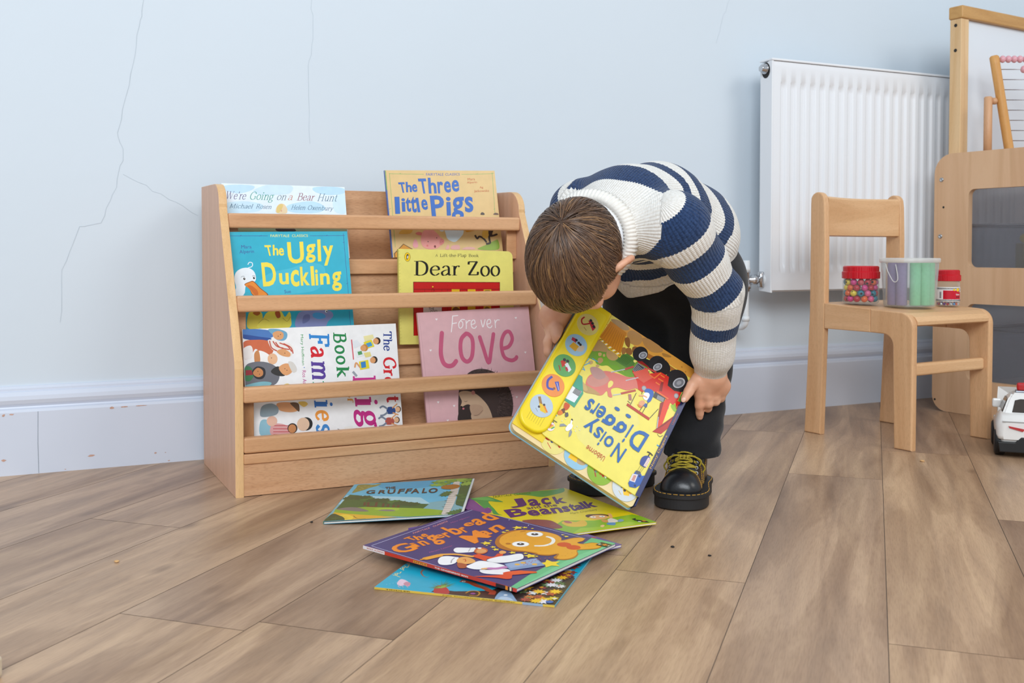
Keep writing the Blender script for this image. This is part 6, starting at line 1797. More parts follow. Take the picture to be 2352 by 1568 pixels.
for x in (1.95, 2.6):
    bm = B(); box(bm, (x, RYB, RZ0 + 0.06), (x + 0.04, WY - 0.0006, RZ0 + 0.16), 0.001); from_bm('wall_bracket', bm, M_rad, rad, world=True)

# ------------------------------------------------------------------ child's chair
CH = math.radians(6.8)
chair = thing('child_chair', (1.773, -0.295, 0.0), 'small beech child\'s chair holding three craft tubs beside the radiator', 'chair', CH)
W_cz = wood('chair_beech_z', '#DDB083', '#CB9A6C', 'Z', fleck=0.6)
W_cx = wood('chair_beech_x', '#E0B587', '#CF9F70', 'X', fleck=0.5)
W_cy = wood('chair_beech_y', '#DFB285', '#CE9D6E', 'Y', fleck=0.5)
CW = 0.304


def arc(cx, cy, r, a0, a1, n=7):
    return [(cx + r * math.cos(math.radians(a0 + (a1 - a0) * k / n)), cy + r * math.sin(math.radians(a0 + (a1 - a0) * k / n))) for k in range(n + 1)]


for x0 in (0.0, CW - 0.018):
    bm = B()
    prism(bm, [(0.0, 0.0005), (-0.014, 0.30), (-0.015, 0.565)] + arc(-0.0355, 0.5725, 0.0205, 0, 180, 10)[1:-1] + [(-0.0575, 0.56), (-0.0600, 0.48), (-0.0600, 0.30), (-0.050, 0.0005)], x0, x0 + 0.018, 'X', bevel=0.0028)
    from_bm('leg', bm, W_cz, chair)
    bm = B()
    prism(bm, [(-0.309, 0.0005), (-0.263, 0.0005), (-0.2575, 0.222)] + arc(-0.2305, 0.2325, 0.027, 180, 90, 6) + [(-0.195, 0.2605), (-0.195, 0.3150), (-0.270, 0.3115)] + arc(-0.276, 0.2775, 0.0335, 88, 180, 8), x0, x0 + 0.018, 'X', bevel=0.0028)
    from_bm('leg', bm, W_cz, chair)
    bm = B()
    prism(bm, [(-0.0602, 0.261), (-0.1948, 0.2605), (-0.1948, 0.3150), (-0.0602, 0.3225)], x0, x0 + 0.018, 'X', bevel=0.0020)
    from_bm('side_rail', bm, W_cy, chair)
bm = B()
seat_prof = [(-0.030, 0.3225), (-0.12, 0.3178), (-0.255, 0.3118), (-0.285, 0.3085), (-0.302, 0.301), (-0.310, 0.2905), (-0.309, 0.283), (-0.300, 0.2795), (-0.275, 0.287), (-0.24, 0.292), (-0.12, 0.299), (-0.030, 0.3035)]
prism(bm, seat_prof, 0.0183, CW - 0.0183, 'X', bevel=0.0012)
from_bm('seat', bm, W_cx, chair)
bm = B()
n = 14
for (dy0, dy1) in ((0, 0),):
    cols = []
    for i in range(n + 1):
        u = i / n
        x = 0.0183 + (CW - 0.0366) * u
        bow = 0.020 * math.sin(PI * u)
        y = -0.044 + bow * 0.75
        cols.append([bm.verts.new(p) for p in ((x, y, 0.485), (x, y - 0.011, 0.4875), (x, y - 0.011, 0.5775 - 0.002 * math.sin(PI * u)), (x, y - 0.006, 0.5825 - 0.002 * math.sin(PI * u)), (x, y, 0.581 - 0.002 * math.sin(PI * u)))])
    for i in range(n):
        for k in range(5):
            bm.faces.new((cols[i][k], cols[i + 1][k], cols[i + 1][(k + 1) % 5], cols[i][(k + 1) % 5]))
    bm.faces.new(cols[0]); bm.faces.new(cols[-1][::-1])
bmesh.ops.recalc_face_normals(bm, faces=bm.faces)
from_bm('backrest', bm, W_cx, chair)
bm = B(); box(bm, (0.0183, -0.300, 0.1665), (CW - 0.0183, -0.280, 0.195), 0.006, seg=3)
from_bm('stretcher', bm, W_cx, chair)


def on_chair(x, y, dz=0.0):
    z = 0.3225 + (y + 0.030) * 0.0470 if y > -0.255 else 0.3118
    c, s = math.cos(CH), math.sin(CH)
    return (1.773 + x * c - y * s, -0.295 + x * s + y * c, z + 0.0016 + dz)


# ------------------------------------------------------------------ jar of wooden beads
M_clear = clear_plastic('clear_plastic', '#FBFCFC', 0.035, 0.06)
M_frost = clear_plastic('cloudy_plastic', '#F6F8F8', 0.10, 0.25)
M_redlid = plain('red_plastic_lid', '#C41222', rough=0.25, vary=0.04)
P_ = on_chair(0.0765, -0.106, 0.0012)
jar = thing('bead_jar', P_, 'clear jar full of coloured wooden beads with red lid, leftmost on the chair seat', 'jar')
JR = 0.0425
bm = B()
lathe(bm, [(JR - 0.004, 0.0), (JR, 0.004), (JR, 0.056), (JR - 0.003, 0.060), (JR - 0.0042, 0.0595), (JR - 0.0012, 0.0555), (JR - 0.0012, 0.0045), (JR - 0.005, 0.0012)], seg=48, cap_lo=True, cap_hi=True)
from_bm('jar_body', bm, M_clear, jar)


def screw_lid(r, z0, h):
    b = B()
    prof = [(r - 0.001, z0), (r + 0.0015, z0 + 0.001), (r + 0.0015, z0 + h * 0.52), (r - 0.001, z0 + h * 0.58), (r - 0.001, z0 + h * 0.92), (r - 0.004, z0 + h)]
    rings = []
    seg = 96
    for rr_, z in prof:
        rings.append([b.verts.new(((rr_ + (0.0005 if k % 2 else 0)) * math.cos(2 * PI * k / seg), (rr_ + (0.0005 if k % 2 else 0)) * math.sin(2 * PI * k / seg), z)) for k in range(seg)])
    for A_, B_ in zip(rings, rings[1:]):
        for k in range(seg):
            b.faces.new((A_[k], A_[(k + 1) % seg], B_[(k + 1) % seg], B_[k]))
    b.faces.new(rings[0][::-1]); b.faces.new(rings[-1])
    return b


from_bm('lid', screw_lid(JR, 0.0605, 0.031), M_redlid, jar)
bead_cols = [('red', '#B81D2E'), ('pink', '#E0608E'), ('orange', '#E0642A'), ('yellow', '#E0C93A'), ('green', '#2E8E44'), ('teal', '#1E7E92'), ('magenta', '#CF2F80'), ('lime green', '#6FAE3A')]
bead_src = {}
rr = random.Random(12)
BR = 0.0079


def bead_mesh(col):
    bm = B()
    prof = []
    for k in range(11):
        a_ = math.radians(-68 + 136 * k / 10)
        prof.append((BR * math.cos(a_), BR * math.sin(a_)))
    hole = [(0.0022, BR * 0.80), (0.0021, -BR * 0.80)]
    rings = []
    seg = 16
    allp = prof + hole
    for r_, z in allp:
        rings.append([bm.verts.new((r_ * math.cos(2 * PI * k / seg), r_ * math.sin(2 * PI * k / seg), z)) for k in range(seg)])
    m = len(allp)
    for i in range(m):
        for k in range(seg):
            f = bm.faces.new((rings[i][k], rings[i][(k + 1) % seg], rings[(i + 1) % m][(k + 1) % seg], rings[(i + 1) % m][k]))
            f.material_index = 1 if i >= m - 2 else 0
            f.smooth = True
    bmesh.ops.recalc_face_normals(bm, faces=bm.faces)
    me = bpy.data.meshes.new('wooden_bead')
    bm.to_mesh(me); bm.free()
    me.materials.append(plain('bead_' + col[0].replace(' ', '_'), col[1], rough=0.22, vary=0.05))
    me.materials.append(M_dark)
    return me


def put_bead(x, y, z):
    col = rr.choice(bead_cols + [bead_cols[0], bead_cols[2]])
    if col[0] not in bead_src:
        bead_src[col[0]] = bead_mesh(col)
    o = bpy.data.objects.new('wooden_bead', bead_src[col[0]])
    COL.objects.link(o)
    o.location = (P_[0] + x, P_[1] + y, P_[2] + z)
    o.rotation_euler = (rr.uniform(0, 6), rr.uniform(0, 6), rr.uniform(0, 6))
    tagit(o, 'round %s wooden bead inside the clear jar with a wide red lid' % col[0], 'bead', '%s beads in the bead jar' % col[0])


for row in range(4):
    z = 0.0122 + row * 0.0133
    for k in range(12):
        a_ = 2 * PI * (k + 0.5 * (row % 2)) / 12 + rr.uniform(-0.02, 0.02)
        put_bead(0.0328 * math.cos(a_), 0.0328 * math.sin(a_), z)
for k in range(4):
    a_ = 2 * PI * k / 4
    put_bead(0.0150 * math.cos(a_), 0.0168 * math.sin(a_), 0.0470)

# ------------------------------------------------------------------ bucket of chalks
P_ = on_chair(0.131, -0.203, 0.0022)
tub = thing('chalk_bucket', P_, 'clear plastic bucket of fat green and purple chalks, in the middle of the chair seat', 'bucket')
bm = B()
lathe(bm, [(0.0560, 0.0), (0.0585, 0.003), (0.0655, 0.106), (0.0643, 0.106), (0.0573, 0.0042), (0.055, 0.0015)], seg=56)
from_bm('tub', bm, M_frost, tub)
M_lid = clear_plastic('milky_lid', '#F6F5F2', 0.42, 0.3)
bm = B(); lathe(bm, [(0.0672, 0.1035), (0.0685, 0.105), (0.0690, 0.112), (0.0672, 0.1142), (0.060, 0.1142), (0.058, 0.1128)], seg=56, cap_lo=False)
from_bm('lid', bm, M_lid, tub)
bm = B()
tube(bm, catmull([(-0.0640, 0.012, 0.100), (-0.0730, -0.004, 0.082), (-0.0700, -0.018, 0.060), (-0.0672, -0.028, 0.066), (-0.0680, -0.022, 0.100)], 6), 0.0011, 8)
from_bm('handle', bm, M_lid, tub)
bm = B(); box(bm, (0.0655, -0.004, 0.088), (0.0705, 0.004, 0.103), 0.001)
from_bm('handle_lug', bm, M_frost, tub)
c_g = plain('green_chalk', '#8CD8A4', rough=0.95, vary=0.06, scale=200, bump=0.2)
c_p = plain('purple_chalk', '#9A86AE', rough=0.95, vary=0.06, scale=200, bump=0.2)


def chalk(px, py, tilt, m, nm):
    bm = B(); lathe(bm, [(0.0112, 0.0), (0.0122, 0.0015), (0.0122, 0.098), (0.0112, 0.0998)], seg=24)
    o = from_bm('chalk', bm, m)
    o.location = (P_[0] + px, P_[1] + py, P_[2] + 0.0034)
    o.rotation_euler = tilt
    return tagit(o, *nm)


# the camera looks from the chair's front left
vx, vy = 0.9006, -0.4347      # to the right as seen in the room
fx, fy = -0.4347, -0.9006     # towards the viewer
for k, (lat, near) in enumerate(((-0.003, 0.0425), (0.0225, 0.0355), (0.0410, 0.0155))):
    chalk(vx * lat + fx * near, vy * lat + fy * near, (0.0, 0.0, 0), c_g, ('fat pale green chalk stick, %s in the clear bucket' % ('beside the gap to the purple chalks', 'middle of the three green ones', 'rightmost of the green ones')[k], 'chalk', 'green chalks in the bucket'))
for k, (lat, near) in enumerate(((-0.0425, 0.0080), (-0.0300, 0.0310))):
    chalk(vx * lat + fx * near, vy * lat + fy * near, (0.0, 0.0, 0), c_p, ('fat dusty purple chalk stick, %s in the clear bucket' % ('against the left side', 'right of the other purple one')[k], 'chalk', 'purple chalks in the bucket'))

# ------------------------------------------------------------------ jar of gems
P_ = on_chair(0.264, -0.214)
gj = thing('gem_jar', P_, 'small clear jar with red lid and red paper label, rightmost on the chair seat', 'jar')
GR = 0.0272
bm = B()
lathe(bm, [(GR - 0.003, 0.0), (GR, 0.003), (GR, 0.056), (GR - 0.002, 0.060), (GR - 0.003, 0.0595), (GR - 0.001, 0.0555), (GR - 0.001, 0.0035), (GR - 0.004, 0.001)], seg=40)
from_bm('jar_body', bm, M_clear, gj)
from_bm('lid', screw_lid(GR, 0.0605, 0.0275), M_redlid, gj)
# wrap-around label: mapped strip built from small quads
lm = [ink('#EFEDEC'), ink('#C4122A'), ink('#1E1C1E'), ink('#F2C81E')]
lb = B()


def lab(a0, a1, z0, z1, m, dr):
    k = max(2, int((a1 - a0) / 0.07))
    vs = [[lb.verts.new(((GR + dr) * math.cos(a0 + (a1 - a0) * i / k), (GR + dr) * math.sin(a0 + (a1 - a0) * i / k), z)) for i in range(k + 1)] for z in (z0, z1)]
    for i in range(k):
        lb.faces.new((vs[0][i], vs[0][i + 1], vs[1][i + 1], vs[1][i])).material_index = m


AC = math.atan2(-0.9006, -0.4347)       # towards the camera
lab(AC - 2.2, AC + 2.2, 0.0115, 0.0465, 0, 0.0003)
lab(AC - 0.80, AC + 0.95, 0.0170, 0.0385, 1, 0.0005)


def flat_on_label(polys, m, a_c, z_c, size, dr):
    for p in polys:
        vs = [lb.verts.new(((GR + dr) * math.cos(a_c + q[0] * size / GR), (GR + dr) * math.sin(a_c + q[0] * size / GR), z_c + q[1] * size)) for q in p]
        try:
            lb.faces.new(vs).material_index = m
        except ValueError:
            pass


for z in (0.0145, 0.0428):
    for i in range(34):
        a_ = AC - 2.1 + i * 0.125
        for dz in (0, 0.0016):
            flat_on_label([[(-.5, -.5), (-.3, -.5), (.1, .5), (-.1, .5)], [(-.1, .5), (.1, .5), (.5, -.5), (.3, -.5)]], 2, a_, z + dz - 0.0008, 0.0031, 0.0006)
vs, fs = sans('Gems', .02)
flat_on_label([[(vs[i][0] - 1.2, vs[i][1] - .3) for i in f] for f in fs], 0, AC + 0.52, 0.0285, 0.0052, 0.0008)
flat_on_label([[(-.5, -.2), (.5, -.2), (.5, .2), (-.5, .2)]], 2, AC + 0.52, 0.0222, 0.0085, 0.0008)
for a_, r_ in ((0.13, 0.0026), (0.50, 0.0044)):
    flat_on_label([[(math.cos(2 * PI * k / 16), math.sin(2 * PI * k / 16)) for k in range(16)]], 3, AC + a_, 0.0400, r_, 0.0009)
flat_on_label([[(math.cos(2 * PI * k / 16), math.sin(2 * PI * k / 16) * 1.5) for k in range(16)]], 0, AC + 0.86, 0.0400, 0.0042, 0.0009)
vs, fs = sans('\u00a3', .03)
flat_on_label([[(vs[i][0] - .3, vs[i][1] - .35) for i in f] for f in fs], 2, AC + 0.86, 0.0400, 0.0075, 0.0010)
for i in range(9):
    flat_on_label([[(-.5, -.1 - .05 * (i % 2)), (.5, -.1 - .05 * (i % 2)), (.5, .1), (-.5, .1)]], 2, AC - 1.05, 0.0200 + i * 0.0018, 0.0048, 0.0006)
from_bm('paper_label', lb, lm, gj)
gcols = [('red', '#B01830'), ('blue', '#3A8ED0'), ('purple', '#6A2A8E'), ('silver', '#C9CDD2'), ('orange', '#D85A28')]
gsrc = {}
for k in range(30):
    nm, hx = gcols[(k * 3 + k // 5) % 5]
    if nm not in gsrc:
        bm = B(); bmesh.ops.create_icosphere(bm, subdivisions=1, radius=0.0036)
        me = bpy.data.meshes.new('craft_gem'); bm.to_mesh(me); bm.free()
        me.materials.append(plain('gem_' + nm, hx, rough=0.08, coat=1.0, vary=0.1))
        gsrc[nm] = me
    o = bpy.data.objects.new('craft_gem', gsrc[nm]); COL.objects.link(o)
    a_ = 2 * PI * (k % 18) / 18 if k < 18 else 2 * PI * (k - 18) / 12
    r_ = 0.0222 if k < 18 else 0.0195
    o.location = (P_[0] + r_ * math.cos(a_), P_[1] + r_ * math.sin(a_), P_[2] + (0.0052 if k < 18 else 0.0125))
    o.rotation_euler = (rr.uniform(0, 6), rr.uniform(0, 6), 0)
    tagit(o, 'tiny %s craft gem at the bottom of the small jar with the red label' % nm, 'gem', '%s gems in the gem jar' % nm)

# ------------------------------------------------------------------ storage unit with whiteboard
W_un = wood('beech_laminate', '#DBB48E', '#CCA27B', 'Z', rough=0.5, fleck=0.15, ring=0.6)
W_ml = wood('maple_post', '#E3C193', '#D2A873', 'Z', fleck=0.3)
W_rl = wood('oak_rail', '#C99A5C', '#B58446', 'X', fleck=0.4)
M_bolt = plain('zinc_bolt', '#B5B9BC', rough=0.3, metal=1.0)
UA = math.radians(6.6)
unit = thing('storage_unit', (2.344, -0.17, 0.0), 'beech storage unit with clouded windows and a whiteboard rising behind it at the right', 'storage unit', UA)
# local frame: x away from the wall panel's outer face, y = -distance along the end panel towards the room


def panel_with_windows(x0, x1):
    bm = B()
    L = 0.52
    outer = [(-p[0] - 0.004, p[1]) for p in round_rect(L, 0.7185, [0.045, 0.045, 0.055, 0.055], 8, 0, 0.0005)]
    holes = [[(-p[0], p[1]) for p in round_rect(0.30, 0.213, 0.018, 6, 0.110, 0.4045)], [(-p[0], p[1]) for p in round_rect(0.30, 0.2095, 0.018, 6, 0.110, 0.0955)]]
    edges = []
    for loop in [outer] + holes:
        vs = [bm.verts.new((x0, p[0], p[1])) for p in loop]
        edges += [bm.edges.new((vs[i], vs[(i + 1) % len(vs)])) for i in range(len(vs))]
    r = bmesh.ops.triangle_fill(bm, use_beauty=True, use_dissolve=False, edges=edges)
    fs = [g for g in r['geom'] if isinstance(g, bmesh.types.BMFace)]
    bmesh.ops.dissolve_limit(bm, angle_limit=0.01, verts=bm.verts, edges=bm.edges)
    ex = bmesh.ops.extrude_face_region(bm, geom=bm.faces[:])
    bmesh.ops.translate(bm, verts=[g for g in ex['geom'] if isinstance(g, bmesh.types.BMVert)], vec=(x1 - x0, 0, 0))
    bmesh.ops.recalc_face_normals(bm, faces=bm.faces)
    return bm


end = from_bm('end_panel', panel_with_windows(0.0, 0.018), W_un, unit)
bm = B()
for y0, y1, z0, z1 in ((-0.52, -0.47, 0.0005, 0.7185), (-0.06, -0.004, 0.0005, 0.69), (-0.47, -0.06, 0.0005, 0.055), (-0.47, -0.06, 0.695, 0.7185)):
    box(bm, (0.86, y0, z0), (0.878, y1, z1), 0.001)
from_bm('end_frame', bm, W_un, unit)
tp = NT('smoky_acrylic')
tr = tp.add('ShaderNodeBsdfRefraction'); tr.inputs['Color'].default_value = (0.95, 0.95, 0.97, 1); tr.inputs['Roughness'].default_value = 0.12; tr.inputs['IOR'].default_value = 1.02
mx = tp.add('ShaderNodeMixShader'); mx.inputs[0].default_value = 0.16
tp.b.inputs['Base Color'].default_value = lin('#8E8C8E'); tp.b.inputs['Roughness'].default_value = 0.22
tp.ln(tr.outputs[0], mx.inputs[1]); tp.ln(tp.b.outputs[0], mx.inputs[2]); tp.ln(mx.outputs[0], tp.out.inputs['Surface'])
for z0, z1 in ((0.395, 0.628), (0.085, 0.315)):
    bm = B(); box(bm, (0.0183, -0.425, z0), (0.0213, -0.095, z1))
    from_bm('window_pane', bm, tp.m, unit)
for (y, z) in ((-0.0265, 0.648), (-0.0245, 0.490)):
    bm = B()
    lathe(bm, [(0.0, 0), (0.0062, 0), (0.0062, 0.0012), (0.0050, 0.0022), (0.0026, 0.0022), (0.0022, 0.0008)], seg=20)
    bmesh.ops.rotate(bm, verts=bm.verts, matrix=Matrix.Rotation(-PI / 2, 3, 'Y')); bmesh.ops.translate(bm, verts=bm.verts, vec=(0, y, z))
    from_bm('bolt', bm, M_bolt, unit)
for (y, z) in ((-0.0335, 0.571), (-0.0135, 0.031)):
    bm = B(); lathe(bm, [(0.0032, 0), (0.0032, 0.0003)], seg=16)
    bmesh.ops.rotate(bm, verts=bm.verts, matrix=Matrix.Rotation(-PI / 2, 3, 'Y')); bmesh.ops.translate(bm, verts=bm.verts, vec=(-0.0001, y, z))
    from_bm('bolt_hole', bm, M_dark, unit)
for nm, z0, z1 in (('shelf', 0.060, 0.078), ('shelf', 0.345, 0.363), ('top', 0.672, 0.690)):
    bm = B(); box(bm, (0.0225, -0.51, z0), (0.859, -0.075, z1), 0.001); from_bm(nm, bm, W_un, unit)
# posts, rail and whiteboard along the back edge
PX = 0.024
for x in (PX, 0.815):
    bm = B(); box(bm, (x, -0.066, 0.002), (x + 0.034, -0.030, 1.0925), 0.002)
    from_bm('post', bm, W_ml, unit)
for z in (1.075, 1.006):
    bm = B(); lathe(bm, [(0.0048, 0), (0.0048, 0.0003)], seg=18)
    bmesh.ops.rotate(bm, verts=bm.verts, matrix=Matrix.Rotation(-PI / 2, 3, 'Y')); bmesh.ops.translate(bm, verts=bm.verts, vec=(PX - 0.0003, -0.048, z))
    from_bm('bolt_hole', bm, M_dark, unit)
bm = B(); box(bm, (PX - 0.002, -0.070, 1.0928), (0.853, -0.026, 1.128), 0.004, seg=3)
from_bm('top_rail', bm, W_rl, unit)
bm = B(); box(bm, (PX + 0.0342, -0.056, 0.70), (0.8148, -0.046, 1.0925), 0.0)
from_bm('whiteboard', bm, plain('whiteboard_face', '#E2E8EE', rough=0.22, vary=0.01, scale=3), unit)

# things inside the unit, seen through the clouded windows
M_tub = clear_plastic('grey_storage_tub', '#E6E8EA', 0.10, 0.35)


def storage_tub(z, label):
    t_ = thing('storage_tub', (2.344 + 0.10 * math.cos(UA) + 0.28 * math.sin(UA), -0.17 + 0.10 * math.sin(UA) - 0.28 * math.cos(UA), z), label, 'storage tub', UA, 'tubs inside the storage unit')
    bm = B()
    h = 0.155
    for (x0, x1, y0, y1) in ((-0.05, -0.047, -0.19, 0.19), (0.45, 0.453, -0.19, 0.19), (-0.05, 0.453, -0.193, -0.19), (-0.05, 0.453, 0.19, 0.193)):
        box(bm, (x0, y0, 0.003), (x1, y1, h))
    box(bm, (-0.05, -0.193, 0.0), (0.453, 0.193, 0.003))
    from_bm('tub', bm, M_tub, t_)
    bm = B(); tube(bm, [(-0.052, -0.195, h), (0.455, -0.195, h), (0.455, 0.195, h), (-0.052, 0.195, h)], 0.005, 8, closed=True)
    from_bm('rim', bm, M_tub, t_)
    return t_


storage_tub(0.364, 'grey see-through storage tub behind the upper clouded window')
storage_tub(0.079, 'grey see-through storage tub behind the lower clouded window')


def unit_pt(x, y, z):
    c, s = math.cos(UA), math.sin(UA)
    return (2.344 + x * c - y * s, -0.17 + x * s + y * c, z)


for (x, y, z, sx, sy, sz, cl, lab_) in ((0.115, -0.20, 0.370, .02, .012, .10, '#8A7A3A', 'olive toy block standing in the upper tub'), (0.115, -0.245, 0.370, .02, .020, .065, '#C03038', 'red toy block low in the upper tub'), (0.115, -0.305, 0.370, .02, .013, .11, '#B02A38', 'tall red toy block in the upper tub'), (0.115, -0.36, 0.370, .02, .024, .07, '#2A4A8A', 'blue toy block in the upper tub'), (0.115, -0.34, 0.086, .02, .03, .12, '#C02A3A', 'red toy block behind the lower clouded window')):
    bm = B(); box(bm, (-sx, -sy, 0), (sx, sy, sz), 0.003)
    o = from_bm('toy_block', bm, plain('toy_' + cl[1:].lower(), cl, rough=0.4)); o.location = unit_pt(x, y, z); o.rotation_euler = (0, 0, UA)
    tagit(o, lab_, 'toy block')
for (x, y, z, r_, cl, lab_) in ((0.115, -0.204, 0.4836, .0135, '#E0C02A', 'small yellow ball on the toy blocks in the upper tub'), (0.073, -0.278, 0.370 + 0.0145, .0145, '#D9D6D0', 'white ball among the toys in the upper tub')):
    bm = B(); ball(bm, (0, 0, 0), r_); o = from_bm('toy_ball', bm, plain('toy_' + cl[1:].lower(), cl, rough=0.4)); o.location = unit_pt(x, y, z); tagit(o, lab_, 'ball')

# ------------------------------------------------------------------ abacus on top of the unit
ab = thing('abacus', (2.4348, -0.3185, 0.7197), 'wooden abacus with pink beads on wires standing on the storage unit', 'abacus')
W_ab = wood('abacus_beech', '#D9A35F', '#C58C49', 'Z', fleck=0.4)
W_as = wood('abacus_leg', '#D0A078', '#BC8A62', 'Z', fleck=0.5)
M_wire = plain('steel_wire', '#A9A3A6', rough=0.25, metal=1.0)
M_pink = plain('pink_bead', '#DDA3AC', rough=0.25, vary=0.03)
ZT = 0.6930
top, bot = Vector((2.4201, -0.3026, 0.9805)), Vector((2.4541, -0.3277, 0.7233))
d_ = (top - bot)
bot = bot + d_ * ((ZT + 0.0005 - bot.z) / d_.z)
d_ = (top - bot)
right = Vector((0.9006, -0.4347, 0.0))
GAP = 0.235
for off in (0.0, GAP):
    bm = B(); n = 12
    tube(bm, [bot + right * off + d_ * (k / n) for k in range(n)] + [bot + right * off + d_ * 0.985, top + right * off], [0.0125] * n + [0.0125, 0.0085], 20)
    from_bm('frame_post', bm, W_ab, ab, world=True)
    hp = Vector((2.4047, -0.2989, 0.8691)); fp = Vector((hp.x, hp.y, ZT + 0.0005))
    side = right * (GAP + 2 * (bot + d_ * 0.55 - hp).dot(right) if off else 0.0)
    bm = B(); tube(bm, [fp + side, fp + side + (hp - fp) * 0.5, fp + side + (hp - fp) * 0.985, hp + side], [0.0108, 0.0108, 0.0108, 0.008], 18)
    from_bm('support_leg', bm, W_as, ab, world=True)
    pz = hp - Vector((0, 0, 0.012))
    q0 = bot + d_ * ((pz.z - bot.z) / d_.z)
    bm = B()
    if off == 0.0:
        tube(bm, [pz + right * 0.009, pz + right * 0.013, pz + right * 0.020, pz + right * 0.025], [0.005, 0.0095, 0.0095, 0.005], 16)
    else:
        tube(bm, [pz + side - right * 0.009, pz + side - right * 0.013, pz + side - right * 0.020, pz + side - right * 0.025], [0.005, 0.0095, 0.0095, 0.005], 16)
    from_bm('pivot', bm, W_as, ab, world=True)
for k in range(10):
    z = (2.4328, -0.309, 0.971)[2] - k * 0.0277
    q0 = bot + d_ * ((z - bot.z) / d_.z)
    bm = B(); tube(bm, [q0 + right * 0.011, q0 + right * (GAP - 0.011)], 0.0012, 8)
    rod = from_bm('rod', bm, M_wire, ab, world=True)
    start = 0.022 if k == 0 else (0.075 if k == 1 else 0.12)
    for j in range(10):
        c = q0 + right * (start + j * 0.0158 * (0.85 if k > 1 else (1 if k == 0 else 0.92)))
        if (c - q0).dot(right) > GAP - 0.018: break
        bm = B(); ball(bm, c, 0.0095, u=18, v=12, sc=(0.9, 0.9, 1.05))
        from_bm('bead', bm, M_pink, rod, world=True)


